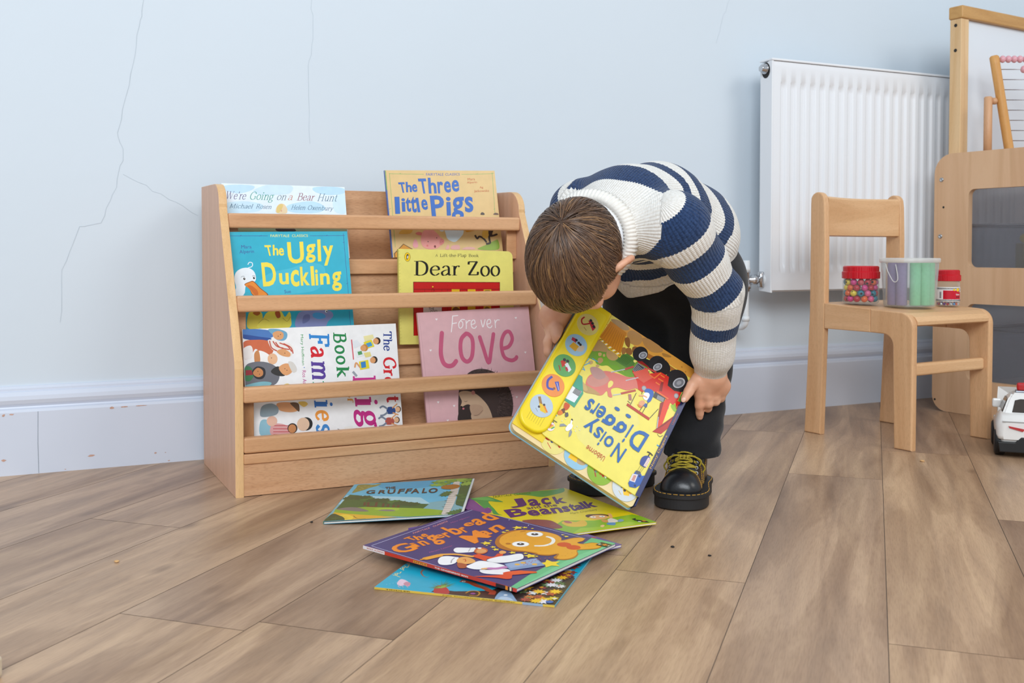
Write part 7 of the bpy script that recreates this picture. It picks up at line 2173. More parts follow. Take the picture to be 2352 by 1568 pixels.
# ------------------------------------------------------------------ sculpting: smooth distance fields turned into meshes
class Field:
    def __init__(self, lo, hi, h):
        self.lo, self.h = np.array(lo, float), h
        self.n = np.ceil((np.array(hi) - self.lo) / h).astype(int) + 1
        self.D = np.full(self.n, 1.0, np.float32)

    def _sub(self, lo, hi, pad):
        i0 = np.clip(np.floor((np.array(lo) - pad - self.lo) / self.h).astype(int), 0, self.n - 1)
        i1 = np.clip(np.ceil((np.array(hi) + pad - self.lo) / self.h).astype(int) + 1, 1, self.n)
        sl = tuple(slice(a, b) for a, b in zip(i0, i1))
        ax = [(self.lo[k] + np.arange(i0[k], i1[k]) * self.h).astype(np.float32) for k in range(3)]
        return sl, np.meshgrid(*ax, indexing='ij')

    def _join(self, sl, d, k, cut=False):
        a = self.D[sl]
        if cut:
            d = -d
            hh = np.clip(0.5 - 0.5 * (d - a) / k, 0, 1) if k > 0 else None
            self.D[sl] = np.maximum(a, d) if k <= 0 else d + (a - d) * (1 - hh) * 0 + np.maximum(a, d) - d
            return
        if k <= 0:
            self.D[sl] = np.minimum(a, d)
        else:
            hh = np.clip(0.5 + 0.5 * (d - a) / k, 0, 1)
            self.D[sl] = d + (a - d) * hh - k * hh * (1 - hh)

    def cone(self, a, b, ra, rb, k=0.01, cut=False):
        a, b = np.array(a, float), np.array(b, float)
        r = max(ra, rb)
        sl, (X_, Y_, Z_) = self._sub(np.minimum(a, b) - r, np.maximum(a, b) + r, k * 1.5 + 0.02)
        ab = b - a
        t = np.clip(((X_ - a[0]) * ab[0] + (Y_ - a[1]) * ab[1] + (Z_ - a[2]) * ab[2]) / max(ab @ ab, 1e-12), 0, 1)
        d = np.sqrt((X_ - a[0] - t * ab[0]) ** 2 + (Y_ - a[1] - t * ab[1]) ** 2 + (Z_ - a[2] - t * ab[2]) ** 2) - (ra + (rb - ra) * t)
        self._join(sl, d.astype(np.float32), k, cut)

    def ell(self, c, axes, rad, k=0.01, cut=False):
        c = np.array(c, float)
        r = max(rad)
        sl, (X_, Y_, Z_) = self._sub(c - r, c + r, k * 1.5 + 0.02)
        k0 = k1 = 0
        for ax, rr_ in zip(axes, rad):
            q = (X_ - c[0]) * ax[0] + (Y_ - c[1]) * ax[1] + (Z_ - c[2]) * ax[2]
            k0 = k0 + (q / rr_) ** 2
            k1 = k1 + (q / rr_ ** 2) ** 2
        k0, k1 = np.sqrt(k0), np.sqrt(k1) + 1e-9
        self._join(sl, (k0 * (k0 - 1) / k1).astype(np.float32), k, cut)

    def grid(self):
        return np.meshgrid(*[(self.lo[k] + np.arange(self.n[k]) * self.h).astype(np.float32) for k in range(3)], indexing='ij')

    def clip_fn(self, fn):
        X_, Y_, Z_ = self.grid()
        self.D = np.maximum(self.D, fn(X_, Y_, Z_).astype(np.float32))

    def mesh(self):
        """naive surface nets -> verts (n,3), quads (m,4)"""
        D = self.D
        S_ = D < 0
        nx, ny, nz = D.shape
        c = np.zeros((nx - 1, ny - 1, nz - 1), np.uint8)
        for dx in (0, 1):
            for dy in (0, 1):
                for dz in (0, 1):
                    c += S_[dx:nx - 1 + dx, dy:ny - 1 + dy, dz:nz - 1 + dz]
        act = (c > 0) & (c < 8)
        idx = np.full(act.shape, -1, np.int64)
        I = np.argwhere(act)
        idx[act] = np.arange(len(I))
        pos = np.zeros((len(I), 3)); cnt = np.zeros(len(I))
        cor = [(0, 0, 0), (1, 0, 0), (0, 1, 0), (1, 1, 0), (0, 0, 1), (1, 0, 1), (0, 1, 1), (1, 1, 1)]
        V = [D[I[:, 0] + a, I[:, 1] + b, I[:, 2] + e] for a, b, e in cor]
        for i in range(8):
            for j in range(i + 1, 8):
                if sum(abs(p - q) for p, q in zip(cor[i], cor[j])) != 1: continue
                m = (V[i] < 0) != (V[j] < 0)
                t = V[i][m] / (V[i][m] - V[j][m])
                pos[m] += np.array(cor[i]) + t[:, None] * (np.array(cor[j]) - np.array(cor[i]))
                cnt[m] += 1
        verts = (I + pos / cnt[:, None]) * self.h + self.lo
        quads = []
        for ax in range(3):
            o1, o2 = [(1, 2), (2, 0), (0, 1)][ax]
            sl0 = [slice(1, -1)] * 3; sl1 = [slice(1, -1)] * 3
            sl0[ax] = slice(0, -1); sl1[ax] = slice(1, None)
            A_, B_ = S_[tuple(sl0)], S_[tuple(sl1)]
            for flip, m in ((False, A_ & ~B_), (True, ~A_ & B_)):
                E = np.argwhere(m)
                if not len(E): continue
                E = E + np.array([0 if k == ax else 1 for k in range(3)])
                e1 = np.zeros(3, int); e1[o1] = 1
                e2 = np.zeros(3, int); e2[o2] = 1
                q = np.stack([idx[tuple((E - e1 - e2).T)], idx[tuple((E - e2).T)], idx[tuple(E.T)], idx[tuple((E - e1).T)]], 1)
                quads.append(q[:, ::-1] if flip else q)
        return verts, np.concatenate(quads)


def field_mesh(name, F, mats, parent=None, off=(0, 0, 0), relax=1):
    v, q = F.mesh()
    v = v - np.array(off)
    for _ in range(relax):            # light smoothing to take the grid out
        acc = np.zeros_like(v); cn = np.zeros(len(v))
        for k in range(4):
            a, b = q[:, k], q[:, (k + 1) % 4]
            np.add.at(acc, a, v[b]); np.add.at(cn, a, 1)
            np.add.at(acc, b, v[a]); np.add.at(cn, b, 1)
        v = v * 0.5 + acc / np.maximum(cn, 1)[:, None] * 0.5
    me = bpy.data.meshes.new(name)
    me.from_pydata(v.tolist(), [], q.tolist())
    o = link_mesh(name, me, mats, parent, True)
    return o, v + np.array(off)


RT, FW_, UPZ = np.array([0.9006, -0.4347, 0.0]), np.array([0.4347, 0.9006, 0.0]), np.array([0, 0, 1.0])


def vec(r, d, z):
    v = r * RT + d * FW_ + z * UPZ
    return v / np.linalg.norm(v)


NPA = lambda *p: np.array(p, float)
# head frame: crown towards the room, face looking down at the book
HU = vec(-0.458, -0.866, -0.204)
HF = vec(-0.10, 0.276, -0.95)
HF = HF - HU * (HF @ HU); HF /= np.linalg.norm(HF)
HL = np.cross(HU, HF)
HC = np.array((0.8059, -0.8526, 0.4427))
# joints
NB_ = np.array((0.8654, -0.8301, 0.4788))
SL = np.array((0.974, -0.8878, 0.4865)); SR = np.array((0.905, -0.709, 0.5175))
CH1 = np.array((0.9496, -0.7807, 0.5136)); CH2 = np.array((1.0371, -0.7396, 0.5132)); CH3 = np.array((1.1274, -0.6955, 0.4779)); CH4 = np.array((1.1377, -0.6602, 0.4199))
EL = np.array((1.084, -0.8558, 0.3755)); WL = np.array((1.1249, -0.7824, 0.2395))
ER = np.array((0.9288, -0.5959, 0.4269)); WR = np.array((0.887, -0.6531, 0.3393))
HPL = np.array((1.171, -0.692, 0.3849)); KNL = np.array((1.1703, -0.6861, 0.2199)); ANL = np.array((1.1284, -0.721, 0.0684))
HPR = np.array((1.1088, -0.5955, 0.3787)); KNR = np.array((1.0778, -0.6032, 0.2033)); ANR = np.array((1.0599, -0.6107, 0.0545))
BASE = (1.05, -0.66, 0.0)

# skin
t = NT('child_skin')
tc = t.add('ShaderNodeTexCoord')
n1 = t.add('ShaderNodeTexNoise', i_Scale=25.0, i_Detail=3.0)
t.ln(tc.outputs['Object'], n1.inputs['Vector'])
r1 = t.ramp([(0.35, lin('#D99E7E')), (0.68, lin('#E6B394'))])
t.ln(n1.outputs[0], r1.inputs[0]); t.ln(r1.outputs[0], t.b.inputs['Base Color'])
t.b.inputs['Roughness'].default_value = 0.48
t.b.inputs['Subsurface Weight'].default_value = 0.12
t.b.inputs['Subsurface Radius'].default_value = (0.012, 0.005, 0.003)
n2 = t.add('ShaderNodeTexNoise', i_Scale=420.0, i_Detail=2.0)
t.ln(tc.outputs['Object'], n2.inputs['Vector']); t.bump(n2.outputs[0], 0.12, 0.0006)
M_skin = t.m

Bd = Field((0.70, -1.02, 0.03), (1.24, -0.50, 0.63), 0.0026)
Bd.ell(HC, (HF, HL, HU), (0.084, 0.066, 0.078), 0.01)
Bd.ell(HC + HF * 0.022 - HU * 0.048, (HF, HL, HU), (0.060, 0.053, 0.060), 0.025)
Bd.cone(HC + HF * 0.060 - HU * 0.088, HC + HF * 0.060 - HU * 0.0885, 0.022, 0.022, 0.03)
for s in (1, -1):
    Bd.cone(HC + HF * 0.052 + HL * s * 0.034 - HU * 0.052, HC + HF * 0.045 + HL * s * 0.036 - HU * 0.058, 0.026, 0.024, 0.02)
    Bd.cone(HC + HF * 0.074 + HL * s * 0.012 - HU * 0.004, HC + HF * 0.070 + HL * s * 0.046 - HU * 0.006, 0.012, 0.010, 0.02)
Bd.cone(HC + HF * 0.082 - HU * 0.022, HC + HF * 0.094 - HU * 0.044, 0.0065, 0.0085, 0.010)
for s in (1, -1):
    Bd.cone(HC + HF * 0.088 + HL * s * 0.008 - HU * 0.046, HC + HF * 0.088 + HL * s * 0.008 - HU * 0.046, 0.0062, 0.0062, 0.006)
Bd.cone(HC + HF * 0.080 + HL * 0.012 - HU * 0.0655, HC + HF * 0.080 - HL * 0.012 - HU * 0.0655, 0.0058, 0.0058, 0.006)
Bd.cone(HC + HF * 0.078 + HL * 0.011 - HU * 0.0735, HC + HF * 0.078 - HL * 0.011 - HU * 0.0735, 0.0062, 0.0062, 0.006)
# ears
for s in (1, -1):
    er = HC + HL * s * 0.0650 - HU * 0.022 + HF * 0.012
    eo = HL * s * 0.66 - HF * 0.75; eo /= np.linalg.norm(eo)      # outward fold direction
    eu = HU - eo * (HU @ eo); eu /= np.linalg.norm(eu)
    ef = np.cross(eo, eu)
    cc_ = er + eo * 0.013
    ring = []
    for k in range(15):
        a_ = math.radians(-70 + 300 * k / 14)
        ring.append(cc_ + eu * 0.0240 * math.sin(a_) + eo * 0.0165 * math.cos(a_) * (1 if math.cos(a_) > 0 else 0.9) + ef * 0.002)
    for p0, p1 in zip(ring, ring[1:]):
        Bd.cone(p0, p1, 0.0048, 0.0048, 0.003)
    Bd.ell(cc_, (eo, eu, ef), (0.0160, 0.0230, 0.0055), 0.004)
    Bd.cone(cc_ - eu * 0.024, cc_ - eu * 0.028 - eo * 0.004, 0.0058, 0.005, 0.006)
# neck, trunk and limbs (mostly under clothes)
Bd.cone(HC - HU * 0.050 - HF * 0.022, NB_ + 0.45 * (CH1 - NB_), 0.043, 0.048, 0.02)
Bd.cone(CH1, CH2, 0.060, 0.074, 0.03); Bd.cone(CH2, CH3, 0.074, 0.080, 0.03); Bd.cone(CH3, CH4, 0.080, 0.085, 0.03)
Bd.cone(SL, SR, 0.040, 0.040, 0.03)
for a_, b_, r0, r1_ in ((SL, EL, 0.035, 0.030), (SR, ER, 0.035, 0.030), (EL, WL, 0.030, 0.0225), (ER, WR, 0.030, 0.0225), (HPL, KNL, 0.062, 0.045), (HPR, KNR, 0.062, 0.045), (KNL, ANL, 0.043, 0.024), (KNR, ANR, 0.043, 0.024)):
    Bd.cone(a_, b_, r0, r1_, 0.02)
Bd.cone(CH4, HPL, 0.08, 0.062, 0.03); Bd.cone(CH4, HPR, 0.08, 0.062, 0.03)
# left hand: back of the hand to the room, thumb on the cover, fingers round the edge of the book
h = 0.004
PL = [np.array(p) for p in ((1.1275, -0.7818, 0.23), (1.1075, -0.7706, 0.2092), (1.126, -0.7751, 0.2087), (1.1447, -0.7753, 0.2076), (1.1577, -0.7727, 0.2048))]
KN = [np.array(p) for p in ((1.1081, -0.7714, 0.1939), (1.1238, -0.7769, 0.1896), (1.1399, -0.7759, 0.1872), (1.157, -0.7708, 0.1864))]
Bd.cone(WL, PL[0], 0.0225, 0.0235, 0.01)
for k, (p0, rr_) in enumerate(zip(PL[1:], (0.0155, 0.0165, 0.0155, 0.0135))):
    Bd.cone(PL[0] + (p0 - PL[0]) * 0.35, p0, 0.019, rr_, 0.012)
    Bd.cone(p0, KN[k], rr_, 0.0092 if k < 3 else 0.0082, 0.010)
for chain, rs in (((KN[0], (1.1118, -0.7672, 0.1725), (1.1184, -0.7598, 0.1565), (1.1209, -0.7569, 0.1491)), (0.0084, 0.0078, 0.0070, 0.0062)),
                  ((KN[1], (1.1268, -0.7744, 0.1752), (1.1339, -0.7626, 0.165), (1.1421, -0.75, 0.1645)), (0.0086, 0.0084, 0.0076, 0.0066)),
                  ((KN[2], (1.1435, -0.7735, 0.178), (1.1512, -0.7617, 0.1756), (1.1564, -0.7509, 0.1756)), (0.0082, 0.0078, 0.0070, 0.0062)),
                  ((KN[3], (1.1594, -0.7677, 0.1818), (1.166, -0.7576, 0.1796), (1.1705, -0.7487, 0.18)), (0.0074, 0.0070, 0.0062, 0.0055)),
                  (((1.1052, -0.7736, 0.2204), (1.0884, -0.7791, 0.2112), (1.0799, -0.7798, 0.2002), (1.0687, -0.7836, 0.189)), (0.0135, 0.0098, 0.0088, 0.0072))):
    for (p0, p1), (q0, q1) in zip(zip(chain, chain[1:]), zip(rs, rs[1:])):
        Bd.cone(p0, p1, q0, q1, 0.0035)
# right hand on the other side of the sound panel
RP = [np.array(p) for p in ((0.8736, -0.6557, 0.3331), (0.8686, -0.6652, 0.3088), (0.8861, -0.6604, 0.3079))]
Bd.cone(WR, RP[0], 0.0215, 0.021, 0.01)
Bd.cone(RP[0], RP[1], 0.021, 0.0145, 0.012); Bd.cone(RP[0], RP[2], 0.021, 0.0145, 0.012)
for chain, rs in (((RP[1], (0.8566, -0.669, 0.2882), (0.8554, -0.6713, 0.2706), (0.8608, -0.6687, 0.2583)), (0.0105, 0.0088, 0.0078, 0.0065)),
                  (((0.8683, -0.6783, 0.3109), (0.864, -0.69, 0.2989), (0.8624, -0.6894, 0.2931)), (0.0130, 0.0095, 0.0078)),
                  ((RP[2], (0.8793, -0.6578, 0.2864), (0.8781, -0.6577, 0.2721), (0.8812, -0.6595, 0.2637)), (0.0105, 0.0086, 0.0076, 0.0062)),
                  ((RP[2], (0.8938, -0.6537, 0.2879), (0.8924, -0.6512, 0.2745), (0.8956, -0.653, 0.2673)), (0.0105, 0.0086, 0.0076, 0.0062)),
                  ((RP[2], (0.9064, -0.6506, 0.2945), (0.9041, -0.6499, 0.2836), (0.9057, -0.6508, 0.2788)), (0.0100, 0.0078, 0.0068, 0.0058))):
    for (p0, p1), (q0, q1) in zip(zip(chain, chain[1:]), zip(rs, rs[1:])):
        Bd.cone(p0, p1, q0, q1, 0.0035)
def book_cut(Fd, m):
    """hollow the hands where the held book is, so that they close on its faces"""
    gx_, gy_, gz_ = Fd.grid()
    px_, py_, pz_ = gx_ - DO[0], gy_ - DO[1], gz_ - DO[2]
    u_ = px_ * DX[0] + py_ * DX[1] + pz_ * DX[2]; v_ = px_ * DY[0] + py_ * DY[1] + pz_ * DY[2]; n_ = px_ * DN[0] + py_ * DN[1] + pz_ * DN[2]
    for u0, u1, v0, v1, n0, n1 in ((0, p['w'] + 0.0015, 0, p['h'], -0.0195, 0.0002), (0, 0.060, 0.010, p['h'], -0.003, 0.0064)):
        q = [np.maximum(a0 - w_, w_ - a1) for w_, a0, a1 in ((u_, u0, u1), (v_, v0, v1), (n_, n0, n1))]
        sd_ = np.maximum(np.maximum(q[0], q[1]), q[2])
        Fd.D = np.maximum(Fd.D, (m - sd_).astype(np.float32))


book_cut(Bd, 0.0018)
person, _ = field_mesh('person', Bd, M_skin, None, BASE, 1)
person.location = BASE
tagit(person, 'small child in a navy and cream striped jumper bending over to read a board book', 'person')

# eyes, brows and finger nails
M_eye = plain('eye_white', '#EFEDEA', rough=0.15)
M_iris = plain('iris', '#4A3424', rough=0.1)
for s in (1, -1):
    bm = B()
    c = Vector(HC + HF * 0.0715 + HL * s * 0.0285 - HU * 0.022) - Vector(BASE)
    ball(bm, c, 0.0112)
    ball(bm, c + Vector(HF * 0.0066), 0.0056, 1)
    from_bm('eye', bm, [M_eye, M_iris], person)
M_nail = plain('finger_nail', '#E8BCA6', rough=0.3)
for p0, dr, nn in ((np.array((1.1176, -0.7613, 0.1514)), vec(0.02, 0, -1), vec(0, -1, -.15)), (np.array((1.063, -0.7882, 0.1881)), vec(-0.55, 0, -.85), vec(-.35, -0.93, 0))):
    sd = np.cross(dr, nn); sd /= np.linalg.norm(sd); nn = np.cross(sd, dr)
    bm = B()
    ball(bm, (0, 0, 0), 1.0, u=14, v=8)
    for v in bm.verts:
        q = p0 + sd * v.co.x * 0.0042 + dr * v.co.y * 0.0050 + nn * v.co.z * 0.0014
        v.co = Vector(q) - Vector(BASE)
    from_bm('finger_nail', bm, M_nail, person)

# ------------------------------------------------------------------ knitted jumper
def knit(name, two_tone=True):
    t = NT(name)
    kb = t.add('ShaderNodeAttribute'); kb.attribute_name = 'band'
    kc = t.add('ShaderNodeAttribute'); kc.attribute_name = 'knit'
    sx = t.add('ShaderNodeSeparateXYZ'); t.ln(kc.outputs['Vector'], sx.inputs[0])
    an = t.add('ShaderNodeMath', operation='ARCTAN2'); t.ln(sx.outputs[1], an.inputs[0]); t.ln(sx.outputs[0], an.inputs[1])
    rn = t.add('ShaderNodeAttribute'); rn.attribute_name = 'ribs'
    mu = t.add('ShaderNodeMath', operation='MULTIPLY'); t.ln(an.outputs[0], mu.inputs[0]); t.ln(rn.outputs['Fac'], mu.inputs[1])
    si = t.add('ShaderNodeMath', operation='SINE'); t.ln(mu.outputs[0], si.inputs[0])
    ab_ = t.add('ShaderNodeMath', operation='ABSOLUTE'); t.ln(si.outputs[0], ab_.inputs[0])
    ms = t.add('ShaderNodeMath', operation='MULTIPLY'); ms.inputs[1].default_value = 2 * PI / 0.0036; t.ln(sx.outputs[2], ms.inputs[0])
    s2 = t.add('ShaderNodeMath', operation='SINE'); t.ln(ms.outputs[0], s2.inputs[0])
    m3 = t.add('ShaderNodeMath', operation='MULTIPLY'); m3.inputs[1].default_value = 0.12; t.ln(s2.outputs[0], m3.inputs[0])
    ad = t.add('ShaderNodeMath', operation='ADD'); t.ln(ab_.outputs[0], ad.inputs[0]); t.ln(m3.outputs[0], ad.inputs[1])
    # wavy stripe edge from the stitches
    m4 = t.add('ShaderNodeMath', operation='MULTIPLY'); m4.inputs[1].default_value = 0.0016; t.ln(ab_.outputs[0], m4.inputs[0])
    a5 = t.add('ShaderNodeMath', operation='ADD'); t.ln(kb.outputs['Fac'], a5.inputs[0]); t.ln(m4.outputs[0], a5.inputs[1])
    gt = t.add('ShaderNodeMath', operation='GREATER_THAN'); gt.inputs[1].default_value = 0.0008; t.ln(a5.outputs[0], gt.inputs[0])
    tc = t.add('ShaderNodeTexCoord'); nz = t.add('ShaderNodeTexNoise', i_Scale=260.0, i_Detail=2.0); t.ln(tc.outputs['Object'], nz.inputs['Vector'])
    rn1 = t.ramp([(0.3, lin('#203150')), (0.7, lin('#30466C'))]); t.ln(nz.outputs[0], rn1.inputs[0])
    rn2 = t.ramp([(0.3, lin('#DDD8CF')), (0.7, lin('#EDEAE4'))]); t.ln(nz.outputs[0], rn2.inputs[0])
    c = t.mix(rn2.outputs[0], rn1.outputs[0], gt.outputs[0])
    t.ln(c, t.b.inputs['Base Color'])
    t.b.inputs['Roughness'].default_value = 0.9
    t.b.inputs['Specular IOR Level'].default_value = 0.15
    t.b.inputs['Sheen Weight'].default_value = 0.15
    t.bump(ad.outputs[0], 0.55, 0.0022)
    return t.m


M_knit = knit('striped_knit')
J = Field((0.70, -1.02, 0.18), (1.27, -0.50, 0.65), 0.0036)
J.cone(SL, SR, 0.056, 0.056, 0.03)
J.cone(CH1, CH2, 0.080, 0.088, 0.03); J.cone(CH2, CH3, 0.088, 0.095, 0.03); J.cone(CH3, CH4, 0.095, 0.103, 0.03)
J.cone(NB_ + 0.25 * (CH1 - NB_), CH1, 0.060, 0.072, 0.03)
FB = np.array((1.0567, -0.6633, 0.4221))           # the front hangs away from the belly
J.cone(CH2 * 0.5 + FB * 0.5, FB, 0.06, 0.060, 0.04)
# hem: open below a tilted plane
hp0 = np.array((1.1299, -0.6772, 0.4006)); hn = vec(0.33, 0.05, -0.94)
J.clip_fn(lambda X_, Y_, Z_: (X_ - hp0[0]) * hn[0] + (Y_ - hp0[1]) * hn[1] + (Z_ - hp0[2]) * hn[2] - 0.004)
Jt = J.D.copy()
CUL = WL + (WL - EL) * 0.02
J.cone(SL, SL + (EL - SL) * 0.5, 0.050, 0.047, 0.035); J.cone(SL + (EL - SL) * 0.5, EL, 0.047, 0.043, 0.02); J.cone(EL, EL + (WL - EL) * 0.72, 0.043, 0.039, 0.016)
J.cone(EL + (WL - EL) * 0.66, EL + (WL - EL) * 0.80, 0.0385, 0.0395, 0.010); J.cone(EL + (WL - EL) * 0.80, CUL, 0.035, 0.0295, 0.006)
J.cone(SR, ER, 0.052, 0.042, 0.02); J.cone(ER, ER + (WR - ER) * 0.75, 0.041, 0.037, 0.015); J.cone(ER + (WR - ER) * 0.75, WR, 0.033, 0.0275, 0.006)
# soft folds
X_, Y_, Z_ = J.grid()
q1 = (X_ * 0.5 + Y_ * 0.2 + Z_ * 0.85) * 95 + np.sin(X_ * 60) * 1.2
near = np.exp(-(((X_ - EL[0]) ** 2 + (Y_ - EL[1]) ** 2 + (Z_ - EL[2]) ** 2) / 0.055 ** 2))
J.D += (np.sin(q1) * 0.0030 * near + np.sin(X_ * 38 + Z_ * 30) * np.sin(Y_ * 42 - Z_ * 25) * 0.0016).astype(np.float32)
# open cuff ends
for w_, d_ in ((CUL, WL - EL), (WR, WR - ER)):
    d_ = d_ / np.linalg.norm(d_)
    sl, (a0, b0, c0) = J._sub(w_ - 0.05, w_ + 0.05, 0.0)
    pl_ = (a0 - w_[0]) * d_[0] + (b0 - w_[1]) * d_[1] + (c0 - w_[2]) * d_[2] - 0.008
    J.D[sl] = np.maximum(J.D[sl], pl_.astype(np.float32))
book_cut(J, 0.0025)
jumper, V = field_mesh('jumper', J, M_knit, person, BASE, 1)


def seg_param(P_, pts):
    """distance, arc length and angle of points to a polyline"""
    best = np.full(len(P_), 9.0); s_ = np.zeros(len(P_)); ang = np.zeros(len(P_))
    acc = 0.0
    for a_, b_ in zip(pts, pts[1:]):
        ab_ = b_ - a_; L_ = np.linalg.norm(ab_); u = ab_ / L_
        t_ = (P_ - a_) @ u
        if a_ is not pts[0]: t_ = np.maximum(t_, 0)
        if b_ is not pts[-1]: t_ = np.minimum(t_, L_)
        r_ = P_ - a_ - t_[:, None] * u
        d_ = np.linalg.norm(P_ - a_ - np.clip(t_, 0, L_)[:, None] * u, axis=1)
        e1 = np.cross(u, UPZ if abs(u[2]) < 0.8 else RT); e1 /= np.linalg.norm(e1); e2 = np.cross(u, e1)
        m = d_ < best
        best[m] = d_[m]; s_[m] = acc + t_[m]; ang[m] = np.arctan2(r_ @ e2, r_ @ e1)[m]
        acc += L_
    return best, s_, ang


def arm_stripes(s, bands):
    out = np.full(len(s), -1.0)
    for a_, b_ in bands:
        out = np.maximum(out, np.minimum(s - a_, b_ - s))
    return np.clip(out, -0.01, 0.01)


NC0 = np.array((0.8487, -0.8279, 0.4716))
# trunk stripes follow the hem plane near the bottom and the collar near the top
axis_pts = [NB_, CH1, CH2, CH3, CH4 + (CH4 - CH3) * 0.3]
dT, sT, aT = seg_param(V, axis_pts)
dL, sL, aL = seg_param(V, [SL, EL, CUL])
dR, sR, aR = seg_param(V, [SR, ER, WR])
hemd = -((V - hp0) @ hn)                    # height above the hem
relL, relR, relT = dL - 0.045, dR - 0.043, dT - 0.093
isL = (relL < relT) & (relL < relR); isR = (relR < relT) & ~isL
backd = np.where(isL | isR, 0, sT)
TB_ = [(0.112, 0.150), (0.176, 0.196), (0.216, 0.236), (0.258, 0.286)]
dc = np.maximum(np.linalg.norm(V - NC0, axis=1) - 0.070, 0.0)
frac = np.clip(dc / (dc + np.maximum(hemd, 0.0) + 1e-6), 0, 1)      # 0 at the collar, 1 at the hem
TOT = 0.300
# stripes drawn through known places on the jumper: 0 collar, 1-2, 3-4, 5-6, 7-8 the navy bands, 9 hem
KNOWN = np.array([(0.875, -0.777, 0.56, 1.0), (0.906, -0.833, 0.565, 1.0), (0.954, -0.866, 0.551, 1.0), (0.947, -0.924, 0.527, 1.0), (0.95, -0.938, 0.509, 1.0), (0.884, -0.764, 0.569, 2.0), (0.919, -0.819, 0.58, 2.0), (0.972, -0.831, 0.579, 2.0), (1.015, -0.837, 0.552, 2.0), (0.968, -0.94, 0.516, 2.0), (1.015, -0.815, 0.579, 3.0), (1.037, -0.828, 0.556, 3.0), (0.975, -0.935, 0.523, 3.0), (1.026, -0.797, 0.591, 4.0), (1.051, -0.824, 0.556, 4.0), (0.986, -0.932, 0.524, 4.0), (1.066, -0.814, 0.564, 5.0), (1.002, -0.929, 0.518, 5.0), (0.995, -0.944, 0.491, 5.0), (1.082, -0.804, 0.565, 6.0), (1.108, -0.808, 0.524, 6.0), (1.123, -0.805, 0.499, 6.0), (1.144, -0.779, 0.541, 7.0), (1.148, -0.795, 0.506, 7.0), (1.043, -0.913, 0.466, 7.0), (1.159, -0.77, 0.541, 8.0), (1.176, -0.783, 0.498, 8.0), (1.043, -0.919, 0.451, 8.0), (1.007, -0.746, 0.418, 7.0), (1.011, -0.687, 0.39, 8.0), (1.038, -0.725, 0.392, 8.0), (1.03, -0.705, 0.38, 9.0), (1.173, -0.785, 0.455, 9.0), (1.024, -0.686, 0.374, 8.8), (1.035, -0.707, 0.378, 8.8), (1.05, -0.724, 0.382, 8.8), (1.076, -0.748, 0.394, 8.8), (1.101, -0.571, 0.383, 8.8), (1.141, -0.782, 0.423, 8.8), (1.182, -0.771, 0.436, 8.8), (1.209, -0.748, 0.444, 8.8), (1.229, -0.711, 0.441, 8.8), (1.238, -0.647, 0.437, 8.8), (0.858, -0.775, 0.533, 0.15), (0.863, -0.795, 0.546, 0.15), (0.878, -0.835, 0.55, 0.15), (0.893, -0.859, 0.537, 0.15), (0.909, -0.887, 0.475, 0.15), (0.918, -0.867, 0.449, 0.15), (0.887, -0.727, 0.551, 1.0), (0.837, -0.697, 0.527, 1.0), (0.828, -0.686, 0.509, 1.0), (0.925, -0.734, 0.579, 2.0), (0.947, -0.697, 0.552, 2.0), (0.838, -0.671, 0.516, 2.0), (0.965, -0.711, 0.579, 3.0), (0.968, -0.686, 0.556, 3.0), (0.847, -0.668, 0.523, 3.0), (0.985, -0.713, 0.591, 4.0), (0.98, -0.677, 0.556, 4.0), (0.856, -0.661, 0.524, 4.0), (0.997, -0.672, 0.564, 5.0), (0.868, -0.651, 0.518, 5.0), (0.852, -0.648, 0.491, 5.0), (1.015, -0.665, 0.565, 6.0), (1.028, -0.643, 0.524, 6.0), (1.04, -0.633, 0.499, 6.0), (1.073, -0.633, 0.541, 7.0), (1.064, -0.62, 0.506, 7.0), (0.906, -0.629, 0.466, 7.0), (1.09, -0.627, 0.541, 8.0), (1.09, -0.605, 0.498, 8.0), (0.901, -0.625, 0.451, 8.0)])
KP, KT = KNOWN[:, :3], KNOWN[:, 3]
n_k = len(KP)
Rk = np.linalg.norm(KP[:, None] - KP[None], axis=2)
Ak = np.zeros((n_k + 4, n_k + 4)); Ak[:n_k, :n_k] = Rk - np.eye(n_k) * 0.02
Ak[:n_k, n_k] = 1; Ak[:n_k, n_k + 1:] = KP; Ak[n_k, :n_k] = 1; Ak[n_k + 1:, :n_k] = KP.T
wk = np.linalg.solve(Ak, np.concatenate([KT, np.zeros(4)]))
tT = np.linalg.norm(V[:, None] - KP[None], axis=2) @ wk[:n_k] + wk[n_k] + V @ wk[n_k + 1:]
bandT = np.clip((0.5 - np.abs((tT % 2) - 1.5)) * 0.022, -0.01, 0.01)
bandT = np.where((tT < 0.6) | (tT > 8.4), -0.01, bandT)
bandL = arm_stripes(sL, [(-0.046, 0.004), (0.036, 0.077), (0.118, 0.156), (0.206, 0.231)])
bandR = arm_stripes(sR, [(-0.028, 0.004), (0.036, 0.077), (0.118, 0.156)])
band = np.where(isL, bandL, np.where(isR, bandR, bandT))
ss = np.where(isL, sL, np.where(isR, sR, frac * TOT)); aa = np.where(isL, aL, np.where(isR, aR, aT))
me = jumper.data
at_ = me.attributes.new('band', 'FLOAT', 'POINT'); at_.data.foreach_set('value', band.astype(np.float32))
at_ = me.attributes.new('ribs', 'FLOAT', 'POINT'); at_.data.foreach_set('value', np.where(isL | isR, 26.0, 58.0).astype(np.float32))
at_ = me.attributes.new('knit', 'FLOAT_VECTOR', 'POINT'); at_.data.foreach_set('vector', np.stack([np.cos(aa), np.sin(aa), ss], 1).astype(np.float32).ravel())

